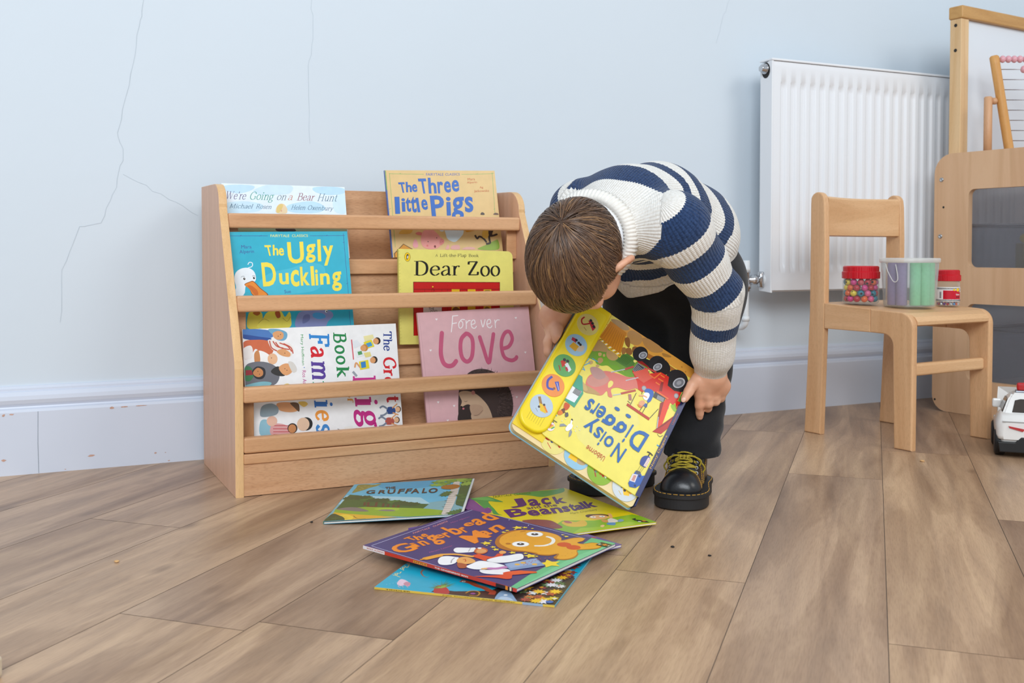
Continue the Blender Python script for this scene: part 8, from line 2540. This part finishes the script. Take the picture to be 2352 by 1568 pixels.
# ribbed neckband and the white shirt collar inside it
NC = np.array((0.8487, -0.8279, 0.4716)); NX = vec(-0.40, -0.88, -0.10)
n1_ = np.cross(NX, UPZ); n1_ /= np.linalg.norm(n1_); n2_ = np.cross(n1_, NX)
M_rib = plain('ribbed_cream_knit', '#E6E2DA', rough=0.9, vary=0.05, scale=200, bump=0.3)


def ring_band(prof, ribs=0, amp=0.0, seg=240):
    bm = B(); rings = []
    for (rr_, ht) in prof:
        row = []
        for k in range(seg):
            a_ = 2 * PI * k / seg
            r2_ = rr_ + (amp * (abs(math.sin(a_ * ribs / 2)) - 0.5) if ribs else 0)
            q = NC + (n1_ * math.cos(a_) * 1.0 + n2_ * math.sin(a_) * 0.98) * r2_ + NX * ht
            row.append(bm.verts.new(Vector(q) - Vector(BASE)))
        rings.append(row)
    m = len(rings)
    for i in range(m):
        for k in range(seg):
            bm.faces.new((rings[i][k], rings[i][(k + 1) % seg], rings[(i + 1) % m][(k + 1) % seg], rings[(i + 1) % m][k])).smooth = True
    bmesh.ops.recalc_face_normals(bm, faces=bm.faces)
    return bm


from_bm('neckband', ring_band([(0.0600, 0.006), (0.0640, 0.012), (0.0700, 0.011), (0.0775, 0.000), (0.0800, -0.012), (0.0700, -0.016), (0.0600, -0.006)], 72, 0.0022, 432), M_rib, person)
from_bm('shirt_collar', ring_band([(0.0535, 0.010), (0.0560, 0.0165), (0.0585, 0.0165), (0.0605, 0.008), (0.0600, -0.012), (0.0535, -0.012)]), plain('white_cotton', '#EEF1F6', rough=0.8, vary=0.02), person)

# ------------------------------------------------------------------ trousers
M_tr = plain('black_cotton', '#131316', rough=0.85, spec=0.3, vary=0.15, scale=60, bump=0.3, bscale=500, sheen=0.15)
T_ = Field((0.98, -0.92, 0.05), (1.27, -0.50, 0.52), 0.0042)
T_.cone(CH4, CH4, 0.100, 0.100, 0.02)
T_.cone(CH4, HPL, 0.098, 0.082, 0.03); T_.cone(CH4, HPR, 0.098, 0.082, 0.03)
for hp_, kn_, an_ in ((HPL, KNL, ANL), (HPR, KNR, ANR)):
    T_.cone(hp_, kn_, 0.080, 0.057, 0.025); T_.cone(kn_, an_, 0.056, 0.0500, 0.02)
X_, Y_, Z_ = T_.grid()
T_.D += (np.sin(Z_ * 150 + np.sin(X_ * 50 + Y_ * 30) * 1.6) * 0.0016 * np.clip((0.22 - Z_) / 0.1, 0, 1) + np.sin(X_ * 45 + Z_ * 38) * np.sin(Y_ * 50 + Z_ * 20) * 0.0018).astype(np.float32)
T_.clip_fn(lambda X_, Y_, Z_: (0.072 + 0.02 * (X_ - 1.05)) - Z_)
field_mesh('trousers', T_, M_tr, person, BASE, 1)

# ------------------------------------------------------------------ hair
t = NT('brown_hair')
hc = t.add('ShaderNodeAttribute'); hc.attribute_name = 'hair'
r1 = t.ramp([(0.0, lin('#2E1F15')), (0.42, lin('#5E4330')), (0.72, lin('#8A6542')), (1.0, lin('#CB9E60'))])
t.ln(hc.outputs['Fac'], r1.inputs[0]); t.ln(r1.outputs[0], t.b.inputs['Base Color'])
t.b.inputs['Roughness'].default_value = 0.38; t.b.inputs['Specular IOR Level'].default_value = 0.5
M_hair = t.m
HR = (0.0885, 0.0700, 0.0825)                # front, side, top radii of the hair shell


def hairline(f, l):
    base = np.interp(f, [-0.10, -0.06, -0.02, 0.012, 0.03, 0.06, 0.10], [-0.062, -0.056, -0.036, -0.020, -0.016, -0.016, -0.020])
    return base + 0.030 * np.clip((np.abs(l) - 0.030) / 0.028, 0, 1) * np.clip((f - 0.012) / 0.02, 0, 1)


Hh = Field(HC - 0.125, HC + 0.125, 0.0030)
Hh.ell(HC, (HF, HL, HU), (0.0880, 0.0697, 0.0822), 0.0)
gx, gy, gz = Hh.grid()
fu = (gx - HC[0]) * HU[0] + (gy - HC[1]) * HU[1] + (gz - HC[2]) * HU[2]
ff = (gx - HC[0]) * HF[0] + (gy - HC[1]) * HF[1] + (gz - HC[2]) * HF[2]
fl_ = (gx - HC[0]) * HL[0] + (gy - HC[1]) * HL[1] + (gz - HC[2]) * HL[2]
Hh.D = np.maximum(Hh.D, (hairline(ff, fl_) + 0.004 - fu).astype(np.float32))
cap, Vh = field_mesh('hair', Hh, M_hair, person, BASE, 1)
ca_ = cap.data.attributes.new('hair', 'FLOAT', 'POINT')
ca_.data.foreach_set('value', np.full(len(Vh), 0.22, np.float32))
WH = HU * 0.66 - HF * 0.75 - HL * 0.05; WH /= np.linalg.norm(WH)
w1 = np.cross(WH, HL); w1 /= np.linalg.norm(w1); w2 = np.cross(WH, w1)
rng = np.random.default_rng(5)


def on_shell(d, lift):
    f, l, u = d @ HF, d @ HL, d @ HU
    r = 1.0 / math.sqrt((f / HR[0]) ** 2 + (l / HR[1]) ** 2 + (u / HR[2]) ** 2)
    return d * (r + lift), f * r, l * r, u * r


sv, sf, sc_ = [], [], []
NS = 11000
for i in range(NS):
    th = math.acos(1 - rng.random() * (1 - math.cos(2.15)))
    ph = rng.random() * 2 * PI
    ln_ = rng.uniform(0.35, 0.75)
    clump = math.sin(ph * 23 + math.sin(ph * 9) * 2) * 0.5 + 0.5
    shade = float(np.clip(rng.normal(0.38, 0.12) + 0.20 * (clump - 0.5) + 0.07 * math.sin(ph * 41) + (0.18 if rng.random() < 0.07 else 0), 0.02, 1))
    lift0 = rng.uniform(0.0000, 0.0035)
    curl = rng.normal(0.0, 0.10) + 0.16
    pts = []
    steps = 8
    for k in range(steps + 1):
        tt = th + ln_ * k / steps
        pp = ph + curl * (tt - th) + 0.05 * math.sin(ph * 7 + tt * 4)
        d = WH * math.cos(tt) + (w1 * math.cos(pp) + w2 * math.sin(pp)) * math.sin(tt)
        tip = (k / steps)
        p, f, l, u = on_shell(d, lift0 + 0.0022 * math.sin(PI * min(1, tip * 1.2)) + 0.002 * tip ** 3)
        over = 0.010 if f > 0.05 else 0.002
        if u < hairline(f, l) - over - 0.004 * rng.random():
            break
        pts.append(p + HC)
    if len(pts) < 3: continue
    wd = rng.uniform(0.0003, 0.0008)
    n = len(pts)
    i0 = len(sv)
    for k, p in enumerate(pts):
        a_ = pts[max(k - 1, 0)]; b_ = pts[min(k + 1, n - 1)]
        tg = b_ - a_; nn = p - HC
        sd = np.cross(tg, nn); sd /= (np.linalg.norm(sd) + 1e-12)
        w_ = wd * (1 - 0.85 * (k / (n - 1)) ** 2)
        nrm_ = nn / np.linalg.norm(nn)
        sv += [p - sd * w_ - np.array(BASE), p + nrm_ * w_ * 0.6 - np.array(BASE), p + sd * w_ - np.array(BASE)]
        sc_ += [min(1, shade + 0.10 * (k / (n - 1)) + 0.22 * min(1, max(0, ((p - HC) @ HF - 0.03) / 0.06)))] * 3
    for k in range(n - 1):
        a_ = i0 + 3 * k
        sf += [(a_, a_ + 1, a_ + 4, a_ + 3), (a_ + 1, a_ + 2, a_ + 5, a_ + 4)]
me = bpy.data.meshes.new('hair_strands')
me.from_pydata([tuple(v) for v in sv], [], sf)
at_ = me.attributes.new('hair', 'FLOAT', 'POINT'); at_.data.foreach_set('value', np.array(sc_, np.float32))
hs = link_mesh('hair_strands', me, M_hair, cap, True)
hs['kind'] = 'stuff'

# ------------------------------------------------------------------ boots
M_lea = plain('black_leather', '#17171A', rough=0.30, spec=0.5, vary=0.10, scale=80, bump=0.12, bscale=300)
M_sole = plain('black_rubber', '#1B1A1B', rough=0.6, vary=0.1)
M_lace = plain('yellow_black_lace', '#9E8A22', rough=0.8, vary=0.35, scale=700)
M_sti = plain('yellow_stitching', '#B98A34', rough=0.7, vary=0.25, scale=500)
M_eyl = plain('metal_eyelet', '#9EA2A6', rough=0.3, metal=1.0)


def boot(toe, heel, side, rz=0.0):
    """toe and heel are points on the floor; side = +1 when the outer side is on the local +x"""
    toe, heel = np.array(toe), np.array(heel)
    y = toe - heel; L_ = np.linalg.norm(y[:2]); y = y / np.linalg.norm(y)
    x = np.cross(y, UPZ); x /= np.linalg.norm(x)
    O_ = (toe + heel) / 2
    k = L_ / 0.168

    def W(p): return O_ + (x * p[0] * 1.10 + y * p[1]) * k + UPZ * p[2] * k
    lo = np.minimum.reduce([W((sx, sy, 0)) for sx in (-.06, .06) for sy in (-.1, .1)]); hi = np.maximum.reduce([W((sx, sy, 0)) for sx in (-.06, .06) for sy in (-.1, .1)])
    Fb = Field((lo[0], lo[1], 0.015), (hi[0], hi[1], 0.125), 0.0024)
    c_ = lambda a_, b_, r0, r1_, kk=0.012: Fb.cone(W(a_), W(b_), r0 * k, r1_ * k, kk)
    c_((0.011, 0.052, 0.027), (-0.011, 0.052, 0.027), 0.0200, 0.0200)
    c_((0, 0.042, 0.029), (0, 0.008, 0.039), 0.0250, 0.0265)
    c_((0, 0.008, 0.039), (0, -0.030, 0.058), 0.0265, 0.0290)
    c_((0, -0.030, 0.058), (0, -0.036, 0.088), 0.0300, 0.0300)
    c_((0, -0.050, 0.030), (0, -0.046, 0.066), 0.0280, 0.0285)
    c_((0, -0.045, 0.027), (0, 0.040, 0.027), 0.0290, 0.0290)
    Fb.clip_fn(lambda X_, Y_, Z_: np.maximum(0.0235 * k - Z_, Z_ - 0.086 * k))
    up, _v = field_mesh('boot', Fb, M_lea, person, BASE, 1)
    # chunky sole with welt
    ol = []
    for (a_, b_) in ((0.0, 0.0865), (0.018, 0.083), (0.031, 0.073), (0.0385, 0.055), (0.040, 0.034), (0.0365, 0.006), (0.034, -0.020), (0.0355, -0.045), (0.034, -0.064), (0.026, -0.078), (0.012, -0.0845), (0.0, -0.0855)):
        ol.append((a_, b_))
    full = ol + [(-a_, b_) for a_, b_ in ol[-2:0:-1]]
    sm = [(p.x, p.y) for p in catmull([(a_, b_, 0) for a_, b_ in full], 4, True)]
    bm = B()
    levels = [(0.955, 0.0008), (0.985, 0.0030), (0.985, 0.0190), (1.03, 0.0200), (1.03, 0.0250), (0.97, 0.0262)]
    rows = []
    n = len(sm)
    for s_, z in levels:
        rows.append([bm.verts.new(Vector(W((a_ * s_, b_ * s_, z))) - Vector(BASE)) for a_, b_ in sm])
    for A_, B_ in zip(rows, rows[1:]):
        for i in range(n):
            bm.faces.new((A_[i], A_[(i + 1) % n], B_[(i + 1) % n], B_[i]))
    bm.faces.new(rows[0][::-1]); bm.faces.new(rows[-1])
    bmesh.ops.recalc_face_normals(bm, faces=bm.faces)
    from_bm('sole', bm, M_sole, up)
    bm = B()
    for i in range(0, n, 2):
        p0 = sm[i]; p1 = sm[(i + 1) % n]
        q0 = W((p0[0] * 0.985, p0[1] * 0.985, 0.0264)); q1 = W((p0[0] * 0.985 + (p1[0] - p0[0]) * 1.35, p0[1] * 0.985 + (p1[1] - p0[1]) * 1.35, 0.0264))
        tube(bm, [Vector(q0) - Vector(BASE), Vector(q1) - Vector(BASE)], 0.0008, 5)
    # upper seams
    Fv = np.array([v for v in _v])

    def hug(p, out=0.0006):
        """push a point on to the leather"""
        d_ = np.linalg.norm(Fv - p, axis=1); j = np.argsort(d_)[:6]
        q = Fv[j].mean(0)
        ctr = W((0, 0.0 if p @ y > O_ @ y else -0.03, 0.05))
        nrm_ = q - ctr; nrm_ /= np.linalg.norm(nrm_)
        return q + nrm_ * out
    for sgn in (1, -1):
        for seam in ([(0.033, 0.040, 0.030), (0.029, 0.036, 0.040), (0.021, 0.034, 0.048), (0.012, 0.036, 0.051)], [(0.034, 0.028, 0.029), (0.031, 0.018, 0.044), (0.028, 0.004, 0.060), (0.027, -0.006, 0.074), (0.027, -0.010, 0.083)], [(0.034, 0.010, 0.030), (0.033, -0.004, 0.044), (0.034, -0.014, 0.048), (0.033, -0.020, 0.064), (0.032, -0.030, 0.072)]):
            pp = [hug(W((sgn * a_, b_, z)), 0.0007) for a_, b_, z in [(p.x, p.y, p.z) for p in catmull(seam, 5)]]
            for p0, p1 in list(zip(pp, pp[1:])):
                tube(bm, [Vector(p0) - Vector(BASE), Vector(p0 + (p1 - p0) * 0.8) - Vector(BASE)], 0.0007, 5)
    from_bm('stitching', bm, M_sti, up)
    # eyelets and laces
    rows = [(0.0150, 0.0300, 0.0500), (0.0160, 0.0195, 0.0580), (0.0170, 0.0095, 0.0660), (0.0180, 0.0000, 0.0735)]
    eb = B(); eyes = []
    for (a_, b_, z) in rows:
        pr = []
        for sgn in (1, -1):
            q = hug(W((sgn * a_ * 1.2, b_, z)), 0.0012)
            nn = q - W((0, b_ - 0.03, z - 0.02)); nn /= np.linalg.norm(nn)
            e1 = np.cross(nn, UPZ); e1 /= np.linalg.norm(e1); e2 = np.cross(nn, e1)
            tube(eb, [Vector(q + (e1 * math.cos(2 * PI * i / 14) + e2 * math.sin(2 * PI * i / 14)) * 0.0029) - Vector(BASE) for i in range(14)], 0.0009, 6, closed=True)
            pr.append(q + nn * 0.0008)
        eyes.append(pr)
    from_bm('eyelets', eb, M_eyl, up)
    lb_ = B()

    def lace(p0, p1, bow, r=0.00155):
        mid = (p0 + p1) / 2
        cen = W((0, -0.03, mid[2] / k - 0.03))
        nn = mid - cen; nn /= np.linalg.norm(nn)
        pts_ = []
        for i in range(9):
            t_ = i / 8
            p = p0 + (p1 - p0) * t_ + nn * bow * math.sin(PI * t_)
            pts_.append(Vector(p) - Vector(BASE))
        tube(lb_, pts_, r, 7)
    for i, pr in enumerate(eyes):
        lace(pr[0], pr[1], 0.012)
        if i + 1 < len(eyes):
            lace(pr[0], eyes[i + 1][1], 0.0115); lace(pr[1], eyes[i + 1][0], 0.0105)
    tl = (eyes[-1][0] + eyes[-1][1]) / 2
    nn = tl - W((0, -0.04, 0.08)); nn /= np.linalg.norm(nn)
    kn_ = tl + nn * 0.016 + UPZ * 0.004
    for dx in (-0.004, 0.0, 0.004):
        tube(lb_, [Vector(kn_ + x * (dx * 0.6) + nn * 0.003 * math.cos(a_) + UPZ * 0.0042 * math.sin(a_) + x * dx) - Vector(BASE) for a_ in [2 * PI * i / 12 for i in range(12)]], 0.0016, 7, closed=True)
    for sgn in (1, -1):
        for (dx, dz, fy_) in ((0.030, -0.004, 0.000), (0.036, -0.016, -0.004)):
            tube(lb_, [Vector(p) - Vector(BASE) for p in catmull([tuple(kn_), tuple(kn_ + x * sgn * dx * 0.5 + UPZ * 0.003), tuple(kn_ + x * sgn * dx + UPZ * dz + y * fy_), tuple(kn_ + x * sgn * dx * 0.9 + UPZ * (dz - 0.010) + y * fy_)], 5)], 0.0015, 7)
    from_bm('laces', lb_, M_lace, up)
    # tongue
    bm = B(); prism(bm, round_rect(0.030, 0.055, 0.010, 4, -0.015, 0), -0.0018, 0.0018, 'Z')
    for v in bm.verts:
        q = W((v.co.x, 0.026 - v.co.y * 0.75, 0.054 + v.co.y * 0.62)) + (y * 0.6 + UPZ * 0.4) * (0.002 + v.co.z)
        v.co = Vector(q) - Vector(BASE)
    bmesh.ops.recalc_face_normals(bm, faces=bm.faces)
    from_bm('tongue', bm, M_lea, up)
    return up


fl = lambda lat, d: np.array([0.0, -2.2964, 0.0]) + RT * lat + FW_ * d
boot(fl(0.2860, 1.782), fl(0.340, 1.958), 1)
boot(fl(0.120, 1.905), fl(0.262, 2.015), -1)


# ------------------------------------------------------------------ toy police car at the right edge
CA = math.atan2(0.9006, 0.4347) - PI / 2 - 0.39      # nose points away from the camera
car = thing('toy_car', (2.058, -0.712, 0.0), 'white toy police car with red roof light on the floor at the right edge', 'toy car', CA)
M_cw = plain('white_car_plastic', '#E9E7E3', rough=0.3, vary=0.02, coat=0.3)
M_cb = plain('black_car_plastic', '#151516', rough=0.5, vary=0.1)
M_cg = plain('smoked_window', '#3E3630', rough=0.15, vary=0.1)
M_cr = plain('red_lens', '#B8141E', rough=0.12, coat=0.6)
M_cs = plain('silver_base', '#8E949C', rough=0.3, metal=0.6)
# body: stations along the length, local y forward, x across; (y, half width at sill, half width at waist, z waist)
hwid = 0.086
bm = B()
st = [(-0.150, 0.072, 0.070, 0.074), (-0.146, 0.082, 0.080, 0.085), (-0.128, 0.0875, 0.083, 0.0935), (-0.08, 0.089, 0.084, 0.095), (0.0, 0.087, 0.082, 0.090), (0.08, 0.087, 0.080, 0.083), (0.13, 0.082, 0.074, 0.072), (0.150, 0.068, 0.062, 0.058)]
rows = []
for y, w0, w1_, zz in st:
    pr = []
    for s in (-1, 1):
        side_ = [(s * w0 * 0.97, 0.034), (s * w0, 0.048), (s * w0 * 1.0, zz - 0.020), (s * w1_ * 0.985, zz - 0.007), (s * w1_ * 0.9, zz)]
        pr.append(side_)
    ring_ = pr[1] + pr[0][::-1]
    rows.append([bm.verts.new((x_, y, z_)) for x_, z_ in ring_])
for A_, B_ in zip(rows, rows[1:]):
    n = len(A_)
    for i in range(n):
        bm.faces.new((A_[i], A_[(i + 1) % n], B_[(i + 1) % n], B_[i])).smooth = True
bm.faces.new(rows[0][::-1]); bm.faces.new(rows[-1])
bmesh.ops.recalc_face_normals(bm, faces=bm.faces)
es = [e for e in bm.edges if e.calc_face_angle(0) > 0.9]
bmesh.ops.bevel(bm, geom=es, offset=0.006, segments=3, affect='EDGES')
from_bm('body', bm, M_cw, car)
bm = B()
rows = []
for z, y0, y1, w_ in ((0.088, -0.112, 0.070, 0.074), (0.108, -0.096, 0.046, 0.066), (0.128, -0.076, 0.020, 0.056), (0.1345, -0.062, 0.006, 0.048)):
    rows.append([bm.verts.new(p) for p in ((-w_, y0, z), (w_, y0, z), (w_, y1, z), (-w_, y1, z))])
for A_, B_ in zip(rows, rows[1:]):
    for i in range(4):
        bm.faces.new((A_[i], A_[(i + 1) % 4], B_[(i + 1) % 4], B_[i]))
bm.faces.new(rows[-1]); bm.faces.new(rows[0][::-1])
bmesh.ops.recalc_face_normals(bm, faces=bm.faces)
bmesh.ops.bevel(bm, geom=bm.edges[:], offset=0.005, segments=2, affect='EDGES')
from_bm('cabin', bm, M_cw, car)


def car_glass(name, pts):
    bm = B()
    n_ = (Vector(pts[1]) - Vector(pts[0])).cross(Vector(pts[2]) - Vector(pts[0])).normalized()
    a_ = [bm.verts.new(Vector(p) + n_ * 0.0012) for p in pts]; b_ = [bm.verts.new(Vector(p) - n_ * 0.004) for p in pts]
    bm.faces.new(a_); bm.faces.new(b_[::-1])
    m = len(pts)
    for i in range(m):
        bm.faces.new((a_[i], b_[i], b_[(i + 1) % m], a_[(i + 1) % m]))
    bmesh.ops.recalc_face_normals(bm, faces=bm.faces)
    return from_bm(name, bm, M_cg, car)


car_glass('rear_window', [(-0.050, -0.1065, 0.0955), (0.050, -0.1065, 0.0955), (0.043, -0.0845, 0.1195), (0.030, -0.082, 0.1225), (-0.030, -0.082, 0.1225), (-0.043, -0.0845, 0.1195)])
for s in (-1, 1):
    q = [(s * 0.0728, -0.090, 0.0955), (s * 0.0728, 0.045, 0.0955), (s * 0.0605, 0.022, 0.121), (s * 0.0605, -0.070, 0.121)]
    car_glass('side_window', q if s > 0 else q[::-1])
    bm = B(); box(bm, (s * 0.080 - 0.012, 0.035, 0.092), (s * 0.080 + 0.012, 0.050, 0.112), 0.004)
    from_bm('wing_mirror', bm, M_cw, car)
    bm = B(); prism(bm, [(s * 0.060, 0.0695), (s * 0.022, 0.0640), (s * 0.027, 0.0585), (s * 0.058, 0.0655)], -0.1535, -0.145, 'Y')
    from_bm('tail_light', bm, M_cr, car)
bm = B()
prism(bm, [(-0.080, 0.012), (0.080, 0.012), (0.0845, 0.034), (0.044, 0.034), (0.030, 0.046), (-0.030, 0.046), (-0.044, 0.034), (-0.0845, 0.034)], -0.1525, -0.128, 'Y', bevel=0.002)
from_bm('bumper', bm, M_cb, car)
bm = B(); box(bm, (-0.070, -0.13, 0.014), (0.070, 0.135, 0.036), 0.003)
from_bm('chassis', bm, M_cb, car)
bm = B(); prism(bm, [(-0.074, 0.0775), (0.074, 0.0775), (0.074, 0.0795), (-0.074, 0.0795)], -0.1515, -0.143, 'Y')
from_bm('boot_line', bm, plain('panel_gap', '#A9A7A4', rough=0.6), car)
for sx in (-1, 1):
    for yy in (-0.098, 0.092):
        bm = B()
        lathe(bm, [(0.010, 0), (0.024, 0), (0.0282, 0.003), (0.0282, 0.019), (0.024, 0.022), (0.010, 0.022)], seg=28)
        bmesh.ops.rotate(bm, verts=bm.verts, matrix=Matrix.Rotation(PI / 2, 3, 'Y'))
        bmesh.ops.translate(bm, verts=bm.verts, vec=(sx * 0.0785 - 0.011, yy, 0.0284))
        from_bm('wheel', bm, M_cb, car)
bm = B(); box(bm, (-0.040, -0.048, 0.1335), (0.040, -0.014, 0.1385), 0.0015)
lb0 = from_bm('light_bar', bm, M_cs, car)
for s, m in ((-1, M_cr), (1, plain('blue_lens', '#1C3FA8', rough=0.12, coat=0.6))):
    bm = B(); box(bm, (min(s * 0.004, s * 0.037), -0.045, 0.1386), (max(s * 0.004, s * 0.037), -0.017, 0.156), 0.005, seg=3)
    from_bm('lamp_lens', bm, m, car)

for o in list(car.children_recursive):       # short, chunky toy proportions
    if o.name.startswith('wheel'):
        cy = sum(v.co.y for v in o.data.vertices) / len(o.data.vertices)
        cx = sum(v.co.x for v in o.data.vertices) / len(o.data.vertices)
        for v in o.data.vertices:
            v.co.y += cy * -0.32; v.co.x += cx * -0.15
    else:
        for v in o.data.vertices:
            v.co.y *= 0.68; v.co.x *= 0.85

# ------------------------------------------------------------------ crumbs and specks on the floor
M_crumb = plain('biscuit_crumb', '#D2A671', rough=0.9, vary=0.15)
M_speck = plain('dark_speck', '#2C2622', rough=0.9, vary=0.15)
for (x, y), r_, m, l_, c_ in (((0.1324, -0.7076), 0.0036, M_crumb, 'small tan crumb alone on the floor left of the picture books', 'crumb'),
                              ((1.7466, -0.6914), 0.0046, M_crumb, 'tan crumb on the floor in front of the child\'s chair', 'crumb'),
                              ((0.8990, -0.9944), 0.0030, M_speck, 'dark round speck on the floor right of the pile of books, nearer the books', 'speck'),
                              ((0.9224, -1.0556), 0.0026, M_speck, 'dark speck on the floor in front of the pair of boots, farther from the books', 'speck'),
                              ((0.4434, -0.6147), 0.0026, M_speck, 'dark speck of dirt left of the forest picture book', 'speck')):
    bm = B(); bmesh.ops.create_icosphere(bm, subdivisions=2, radius=1.0)
    rr = random.Random(int(x * 1000))
    for v in bm.verts:
        v.co = Vector((v.co.x * r_ * rr.uniform(.8, 1.2), v.co.y * r_ * 1.15 * rr.uniform(.8, 1.2), (v.co.z + 1) * r_ * 0.42 * rr.uniform(.9, 1.1)))
    o = from_bm('crumb' if c_ == 'crumb' else 'speck', bm, m)
    o.location = (x, y, 0.0002)
    tagit(o, l_, c_)

# pale wooden block just entering the picture at the lower left
blk = B(); box(blk, (-0.10, -0.16, 0), (0, 0, 0.022), 0.003)
o = from_bm('wooden_block', blk, wood('pale_wood', '#E2D3BC', '#D2C0A4', 'Y'))
o.location = (-0.0127, -1.0836, 0.022)
o.location.z = 0.0004
o.rotation_euler = (0, 0, -0.44)
tagit(o, 'pale wooden block on the floor cut off by the left edge of the picture', 'wooden block')
